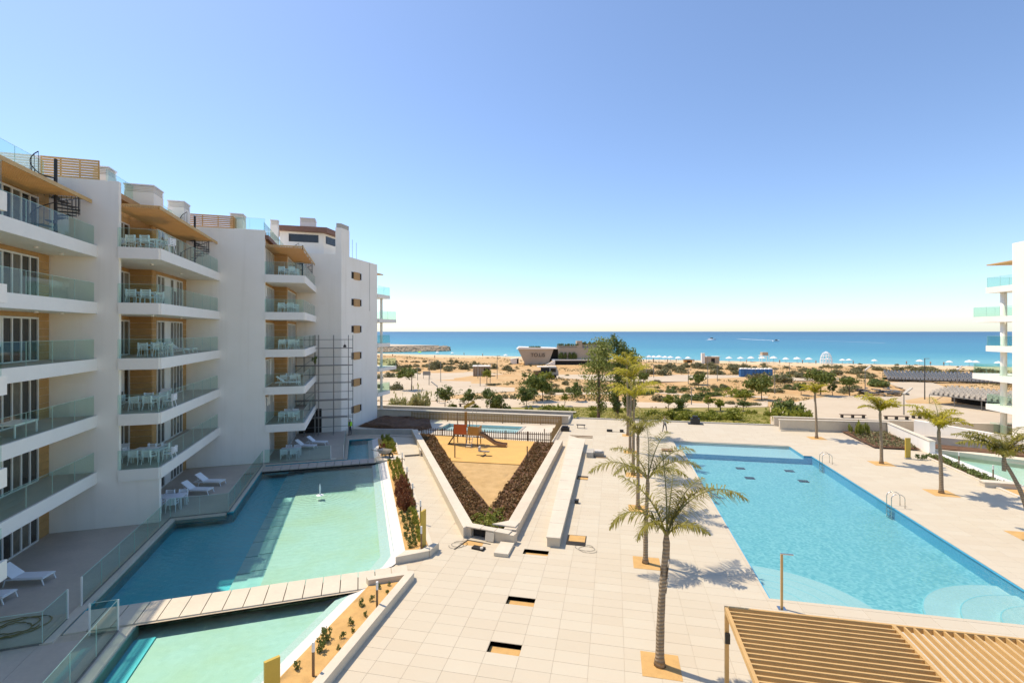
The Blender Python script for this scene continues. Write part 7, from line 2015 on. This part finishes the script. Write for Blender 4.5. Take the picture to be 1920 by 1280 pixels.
# beach restaurant: wedge shaped block with raised lettering, entrance slot and planted upper deck
rx, ry = (-34.84,178.05)
br = thing('beach_restaurant', 'low sand coloured beach restaurant with slanted end and dark lettering', 'building', (rx,ry,ground_z(rx,ry)-.2), CAMR)
def bquad(pts, y0, y1, name, m):
    n = len(pts)
    return MB().add([(p[0],y0,p[1]) for p in pts]+[(p[0],y1,p[1]) for p in pts], [tuple(range(n)), tuple(range(2*n-1,n-1,-1))]+[(i,n+i,n+(i+1)%n,(i+1)%n) for i in range(n)]).build(name, m, br)
M['clay'] = mat('clay_render', (.50,.39,.28), .9, .06, .3)
M['clay2'] = mat('grey_render', (.45,.38,.29), .9, .06, .3)
bquad([(2.6,.3),(11.2,.3),(13.2,6.1),(-.2,6.1)], 0, 9, 'wall', M['clay'])
bquad([(-.6,6.12),(14.5,6.12),(14.5,6.5),(.2,6.9)], -.3, 9, 'roof', M['render'])
bquad([(11.25,.3),(13.4,2.4),(15.0,2.4),(15.0,6.1),(13.25,6.1)], 2.0, 9, 'entrance', M['dark'])
bquad([(15.02,2.4),(34,2.4),(34,6.6),(15.02,6.6)], -.1, 9, 'wall', M['clay2'])
bquad([(22.0,6.62),(24.0,6.62),(24.0,9.2),(22.0,9.2)], 0, 4, 'stair_tower', M['clay2'])
bquad([(14.5,6.62),(22,6.62),(22,7.4),(14.5,7.4)], .6, .9, 'planter', M['clay2'])
bquad([(24.1,6.62),(33,6.62),(33,8.3),(24.1,8.3)], .6, .9, 'glass_rail', M['galv'])
bquad([(12.5,1.9),(33,1.9),(33,2.35),(12.5,2.35)], -1.4, 9, 'deck', M['render'])
bquad([(13.5,-.3),(33,-.3),(33,1.88),(13.5,1.88)], -.9, 9, 'undercroft', M['dark'])
st_ = MB()
for i in range(8): st_.box(9.5+i*.5,10.0+i*.5,-3.2,-1.5,.0,.25*(i+1))
st_.build('stair', M['render'], br)
def letters(txt, x, z, size, m, name='lettering'):
    cu = bpy.data.curves.new('lettering','FONT'); cu.body = txt; cu.size = size; cu.extrude = .06
    o = bpy.data.objects.new('lettering', cu); C.objects.link(o)
    dg = bpy.context.evaluated_depsgraph_get(); me = bpy.data.meshes.new_from_object(o.evaluated_get(dg)); bpy.data.objects.remove(o)
    me.materials.clear(); me.materials.append(m)
    l = bpy.data.objects.new(name, me); C.objects.link(l); l.parent = br; l.location = (x,-.07,z); l.rotation_euler = (R(90),0,0)
letters('TO.LIS', 4.6, 3.3, 1.9, M['dark'])
for i in range(7):
    o = inst('deck_plant', rr.choice(BUSH['dark']), br, (15.2+i*1.15,.3,7.5), i, (.8,.7,1.1))
for i in range(4): inst('climber', BUSH['dark'][0], br, (16+i*1.6,-.5,2.6), i, (1.1,.6,3.4))
for i in range(5): inst('deck_plant', rr.choice(BUSH['dark']), br, (25+i*1.8,.3,8.0), i, (1.1,.7,1.3))
for i in range(4): inst('deck_plant', rr.choice(BUSH['dark']), br, (4.5+i*1.1,1.0,6.5), i, (.8,.7,1.1))
hx_, hy_ = (-38.69,181.74)
hb_ = thing('beach_hut', 'small white beach hut beside the slanted end of the restaurant', 'hut', (hx_,hy_,ground_z(hx_,hy_)), CAMR)
MB().add([(0,0,0),(3.2,0,0),(3.2,2.5,0),(0,2.5,0),(.0,0,2.1),(3.2,0,2.6),(3.2,2.5,2.6),(0,2.5,2.1)],[(0,1,5,4),(1,2,6,5),(2,3,7,6),(3,0,4,7),(4,5,6,7)]).build('wall', M['render'], hb_)
MB().box(2.5,3.1,-.04,-.002,.1,2.1).build('door', M['dark'], hb_)
# flatbed truck
tx, ty = (-20.78,126.85)
tk = thing('truck', 'grey truck with a dark open body parked before the restaurant', 'truck', (tx,ty,ground_z(tx,ty)), CAMR)
MB().box(.3,6.2,-.9,.9,.75,1.0).build('chassis', M['black'], tk)
MB().box(.0,1.9,-1.0,1.0,1.0,1.9).build('load', M['timber'], tk)
cb = MB(); cb.add([(4.2,-1,.6),(6.6,-1,.6),(6.6,-1,1.5),(6.1,-1,2.9),(4.2,-1,2.9),(4.2,1,.6),(6.6,1,.6),(6.6,1,1.5),(6.1,1,2.9),(4.2,1,2.9)],[(0,1,2,3,4),(9,8,7,6,5),(0,5,6,1),(1,6,7,2),(2,7,8,3),(3,8,9,4),(4,9,5,0)])
cb = cb.build('cab', M['concrete'], tk); MB().box(4.5,5.9,-1.03,-1.003,1.6,2.6).build('side_window', M['pane_dark'], cb)
MB().box(2.0,4.15,-1.0,1.0,1.02,2.7).build('crane_box', M['black'], tk)
MB().box(1.0,6.0,-1.05,1.05,2.92,3.05).build('canopy', M['render'], tk)
for x in (1.0,2.2,5.6):
    for s in (-1,1):
        w = MB().lathe([(.0,-.14),(.45,-.14),(.48,-.08),(.48,.08),(.45,.14),(0,.14)],14).build('wheel', M['black'], tk, loc=(x,s*.92,.48)); w.rotation_euler = (R(90),0,0)
# kiosk
kx, ky = (-37.75,128.00)
ki = thing('kiosk', 'brown slatted kiosk with a flat pale roof before the dune', 'kiosk', (kx,ky,ground_z(kx,ky)), CAMR)
MB().box(0,4.6,0,3,0,2.6).build('wall', M['timber'], ki); MB().box(-.2,4.8,-.2,3.2,2.603,2.8).build('roof', M['render'], ki)
for i in range(10): MB().box(.1+i*.45,.3+i*.45,-.06,-.003,.1,2.5).build('slat', M['clay2'], ki)
MB().box(2.9,4.4,-.09,-.063,.9,2.2).build('hatch', M['dark'], ki)
# wooden viewing shack and lifeguard frames on the beach
for (px, w, h, lab) in (((37.38,199.12),5.0,3.6,'small timber beach shack with a pale tower among the parasols'),((29.68,206.91),3.0,1.6,'orange timber beach hut at the end of the close row of parasols')):
    t = thing('beach_hut', lab, 'hut', (px[0],px[1],ground_z(*px)), CAMR)
    MB().box(-w/2,w/2,-1,1,0,h*.7).build('wall', M['wood_board'] if h < 2 else M['clay'], t); MB().box(-w/2-.3,w/2+.3,-1.3,1.3,h*.7+.002,h*.7+.2).build('roof', M['timber'] if h < 2 else M['render'], t)
    MB().box(-.7,.7,-1.03,-1.003,.1,h*.55).build('opening', M['dark'], t)
    if h > 2: MB().box(-w/2-1.6,-w/2-.4,-.5,.5,0,h*1.1).build('tower', M['render'], t)
px = (87.30,225.43)
t = thing('climbing_dome', 'tall pale climbing frame of curved bars at the water edge', 'climbing frame', (px[0],px[1],ground_z(*px)), CAMR)
hp_ = [(2.2,0),(2.15,1.7),(1.85,3.2),(1.2,4.5),(.0,5.2)]
for i in range(12):
    a = i*PI/6; MB().path([(r*math.cos(a),r*math.sin(a),z) for r,z in hp_],.11,5).build('rib', M['foam'], t)
for r, z in ((2.18,.9),(2.08,2.0),(1.78,3.4),(1.1,4.6)): MB().path([(r*math.cos(a),r*math.sin(a),z) for a in [i*PI/8 for i in range(17)]],.09,5).build('ring', M['foam'], t)
px = (60.92,216.56)
t = thing('lifeguard_tower', 'pale lifeguard tower behind the parasols', 'tower', (px[0],px[1],ground_z(*px)), CAMR)
for sx in (-1.6,1.6):
    for sy in (-1,1): MB().tube((sx,sy,0),(sx*.8,sy,3.2),.09,n=6).build('leg', M['render'], t)
MB().box(-1.8,1.8,-1.2,1.2,3.2,3.35).build('platform', M['render'], t); MB().box(-1.2,1.2,-.9,.9,3.35,4.6).build('cabin', M['clay'], t)
# blue portable toilets
tb = MB().box(-.55,.55,-.55,.55,.05,2.15).mesh('cabin', M['blue']); tr_ = MB().lathe([(.8,2.15),(.7,2.3),(.3,2.45),(0,2.48)],4).mesh('roof', M['render']); td = MB().box(-.4,.4,-.58,-.552,.15,2.0).mesh('door', mat('blue_door',(.03,.17,.42),.5))
for i, px in enumerate(((34.77,143.88),(36.15,145.31),(37.90,148.10),(39.29,149.39),(40.38,149.53),(41.38,149.35),(42.34,149.04),(43.28,148.66))):
    t = thing('portable_toilet', 'blue portable toilet in the row behind the shrubs', 'toilet', (px[0],px[1],ground_z(*px)), CAMR, 'portable toilets in a row')
    inst('cabin', tb, t); inst('roof', tr_, t, (0,0,0), R(45)); inst('door', td, t)
# low noticeboard
px = (-48.18,120.24)
t = thing('notice_board', 'grey notice board on the paved area left of the lamp posts', 'sign', (px[0],px[1],GZ+.05), CAMR)
MB().box(-1.0,1.0,-.05,.05,1.0,2.0).build('board', M['galv'], t); MB().box(-.9,-.8,-.04,.04,0,1.0).build('post', M['galv'], t); MB().box(.8,.9,-.04,.04,0,1.0).build('post', M['galv'], t)
# benches
def bench(px, ln, label, z=GZ+.06):
    t = thing('bench', label, 'bench', (px[0],px[1],z), CAMR*.3)
    MB().box(-ln/2,ln/2,-.25,.25,.42,.5).build('seat', M['picket_dark'], t)
    for i in (-.42,0,.42): MB().box(ln*i-.12,ln*i+.12,-.2,.2,0,.418).build('leg', M['black'], t)
bench((33.97,78.75), 3.4, 'long dark bench in the car park beyond the corner wall, nearer the pines')
bench((39.45,78.60), 3.2, 'long dark bench in the car park under the tilted lamp')
bench((43.24,80.25), 2.0, 'short dark bench behind the yellow green palm in the car park')
bench((-23.71,77.26), 3.0, 'timber picnic bench under the round headed tree')
bench((-18.71,76.61), 2.0, 'timber picnic bench beside the bushy dark tree')
# chain link fence along the car park
cf = thing('wire_fence', 'thin wire fence with slim posts along the car park edge', 'fence', (0,0,0))
fa, fb = Vector((20.5,66.0)), Vector((56,66.8))
for i in range(15):
    p = fa.lerp(fb,i/14); MB().tube((p.x,p.y,GZ),(p.x,p.y,GZ+1.9),.03,n=6).build('post', M['galv'], cf)
for z in (.2,1.0,1.85): MB().tube((fa.x,fa.y,GZ+z),(fb.x,fb.y,GZ+z),.012,n=5).build('wire', M['galv'], cf)
# grandstands: tiers of seats on a steel frame
def grandstand(p, q, depth, tiers, z0, dz, label, m, frame_h):
    p, q = Vector(p), Vector(q); d = (q-p); ln = d.length; ang = math.atan2(d.y,d.x)
    t = thing('grandstand', label, 'grandstand', (p.x,p.y,GZ), ang)
    for k in range(tiers):
        y = k*depth; z = z0 + k*dz
        MB().box(0,ln,y,y+depth*.95,z-.12,z).build('tier', M['galv'], t)
        s = MB(); x = .1
        while x < ln-.4:
            s.box(x,x+.42,y+.1,y+.5,z+.002,z+.4); s.box(x,x+.42,y+.5,y+.56,z+.002,z+.75); x += .75
        stuff(s.build('seats', m, t))
    n = max(2,int(ln/3.2))
    for i in range(n+1):
        x = ln*i/n
        MB().tube((x,.1,0),(x,.1,z0-.12),.05,n=6).build('upright', M['galv'], t)
        MB().tube((x,.1,0),(x-1.2 if i else x+1.2,depth*2,z0-.15),.04,n=6).build('brace', M['galv'], t)
        MB().tube((x,depth*tiers,0),(x,depth*tiers,z0+dz*tiers),.05,n=6).build('upright', M['galv'], t)
    MB().box(0,ln,depth*tiers-.05,depth*tiers,.0,z0).build('back_sheet', M['dark'], t)
    return t
grandstand((67.67,138.58), (96.26,132.68), .85, 5, .7, .3, 'long grandstand of grey seats below the dune', M['seat_grey'], 2)
grandstand((53.68,97.10), (60.54,83.45), .9, 6, 1.7, .14, 'raised grandstand with pale seats on a braced frame beside the car park', M['seat_pale'], 2)
# heap of dark seats
hxp = (53.14,110.75)
hs = thing('seat_heap', 'heap of dark stacked grandstand parts at the car park edge', 'heap', (hxp[0],hxp[1],GZ), CAMR)
for i in range(60):
    MB().cbox((rr.uniform(-4,4),rr.uniform(-2,2),rr.uniform(.1,1.2)*(1-abs(i%9-4)/6)),(1.2,.4,.15),rr.uniform(0,3)).build('beam', M['galv'] if i % 3 else M['black'], hs)
# breakwater: armour rocks round a sandy crest
q = random.Random(9)
bwA, bwB = Vector((-190.69,266.08)), Vector((-115.75,336.27))
bw = thing('breakwater', 'long rock breakwater with a pale flat crest reaching into the sea', 'breakwater', (0,0,0))
dvec = (bwB-bwA).normalized(); nv = Vector((-dvec.y,dvec.x)); LNB = (bwB-bwA).length
MB().prism([tuple(bwA-nv*.5), tuple(bwB+nv*2-dvec*9), tuple(bwB+nv*70-dvec*40), tuple(bwA+nv*260)], -4, .9).build('crest', M['rocktop'], bw)
icos = bmesh.new(); bmesh.ops.create_icosphere(icos, subdivisions=1, radius=1.0)
iv = [v.co.copy() for v in icos.verts]; ifc = [tuple(v.index for v in f.verts) for f in icos.faces]; icos.free()
mb = MB()
for i in range(1700):
    f = q.random(); end = q.random() < .16
    if end:
        a = q.uniform(-1.8,1.4); c = bwB - dvec*9 + nv*8; p = c + (dvec*math.cos(a) + nv*math.sin(a)*.9)*q.uniform(6,11); z = -3.4 + q.uniform(0,2.8)
    else:
        s_ = q.random(); p = bwA + dvec*LNB*f*.97 - nv*(5.5*(1-s_)-1.0); z = -3.4 + s_*3.1
    s = q.uniform(.7,1.5)
    mb.add([(p.x+v.x*s*q.uniform(.7,1.3), p.y+v.y*s*q.uniform(.7,1.3), z+v.z*s*.8) for v in iv], ifc)
stuff(mb.build('armour_rocks', M['rock'], bw))
# boats with their wakes
def boat(p, rz, ln, label):
    t = thing('motorboat', label, 'boat', (p[0],p[1],-3.2), rz)
    MB().add([(-ln/2,-ln*.14,0),(ln*.25,-ln*.14,0),(ln/2,0,.1),(ln*.25,ln*.14,0),(-ln/2,ln*.14,0),(-ln/2,-ln*.17,ln*.16),(ln*.25,-ln*.18,ln*.18),(ln*.58,0,ln*.24),(ln*.25,ln*.18,ln*.18),(-ln/2,ln*.17,ln*.16)],
             [(0,1,6,5),(1,2,7,6),(2,3,8,7),(3,4,9,8),(4,0,5,9),(5,6,7,8,9)]).build('hull', M['foam'], t)
    MB().box(-ln*.1,ln*.2,-ln*.1,ln*.1,ln*.18,ln*.32).build('cabin', M['pane_dark'], t)
def wake(a, b, w0, w1, nm='wake'):
    a, b = Vector(a), Vector(b); d = (b-a).normalized(); n = Vector((-d.y,d.x)); m = MB(); k = 30
    for i in range(k):
        f0, f1 = i/k, (i+.9)/k; w = (w0+(w1-w0)*f0)*q.uniform(.5,1.1)
        p0, p1 = a.lerp(b,f0)+n*q.uniform(-.6,.6)*w0, a.lerp(b,f1)
        m.add([(*(p0-n*w),-3.17),(*(p1-n*w),-3.17),(*(p1+n*w),-3.17),(*(p0+n*w),-3.17)],[(0,1,2,3)])
    structure(m.build(nm, M['foam']))
b1 = (223.12,739.31); boat(b1, CAMR+.05, 9, 'white motorboat drawing a long wake across the bay')
wake((244.86,816.34), (229.39,968.25), 4, 7); wake((322.20,665.62), (300.29,875.18), 1.6, 1.2)
b2 = (160.72,856.09); boat(b2, CAMR+PI, 12, 'white motorboat with a short wake off the beach'); wake((171.49,890.39), (150.87,833.97), 3, 6)
# bathers and small beach parasols on the left beach
for i, px in enumerate(((-84.96,222.34),(-104.54,217.20),(-113.22,271.60),(-105.06,279.43),(-98.39,287.87),(-51.24,229.45),(-36.65,243.83))):
    if i in (0,1):
        person(('person in dark swimwear standing on the left beach','person in orange shorts standing on the beach below the breakwater')[i], (px[0],px[1],ground_z(*px)), R(20), M['skin'] if i == 0 else M['wood_board'], M['cloth_dark'] if i == 0 else M['skin'], M['cloth_dark'], 'stand')
    else:
        t = thing('beach_tent', 'small pale sunshade on the left beach near the water', 'sunshade', (px[0],px[1],ground_z(*px)), rr.uniform(0,3), 'sunshades on the left beach')
        MB().tube((0,0,0),(0,0,1.6),.03,n=5).build('pole', M['timber'], t); MB().lathe([(1.2,1.3),(.7,1.65),(0,1.85)],9).build('canopy', M['parasol'] if i != 2 else M['hi_vis'], t)
# bathers along the water
bt = None
for i, px in enumerate(((16.05,205.94),(22.27,211.32),(25.56,210.42),(31.14,201.72),(40.67,222.42),(52.53,209.91),(65.64,212.94),(77.92,224.13),(81.82,220.98),(95.95,221.96),(118.60,229.00),(126.47,227.73),(128.80,223.66),(-84.71,268.70),(-69.25,253.13))):
    lab = 'bather standing on the sand among the parasols'
    if bt is None:
        bt = person(lab, (px[0],px[1],ground_z(*px)), R(40), M['skin'], M['cloth_dark'], M['cloth_dark'], 'stand'); bt['group'] = 'bathers among the parasols'
    else: dup(bt, (px[0],px[1],ground_z(*px)), rr.uniform(0,6), 'bather standing near the water on the left beach' if i > 12 else lab, 'bathers on the left beach' if i > 12 else 'bathers among the parasols')
# surf line
sf = MB(); xw = -170
while xw < 220:
    ln = q.uniform(4,12); y = shore_y(xw)+q.uniform(-1.2,1.5); w = q.uniform(.2,.7)
    sf.add([(xw,y,-3.165),(xw+ln,y-.19*ln,-3.165),(xw+ln,y-.19*ln+w,-3.165),(xw,y+w*1.3,-3.165)],[(0,1,2,3)]); xw += ln*q.uniform(.6,1.6)
structure(sf.build('surf', M['foam']))
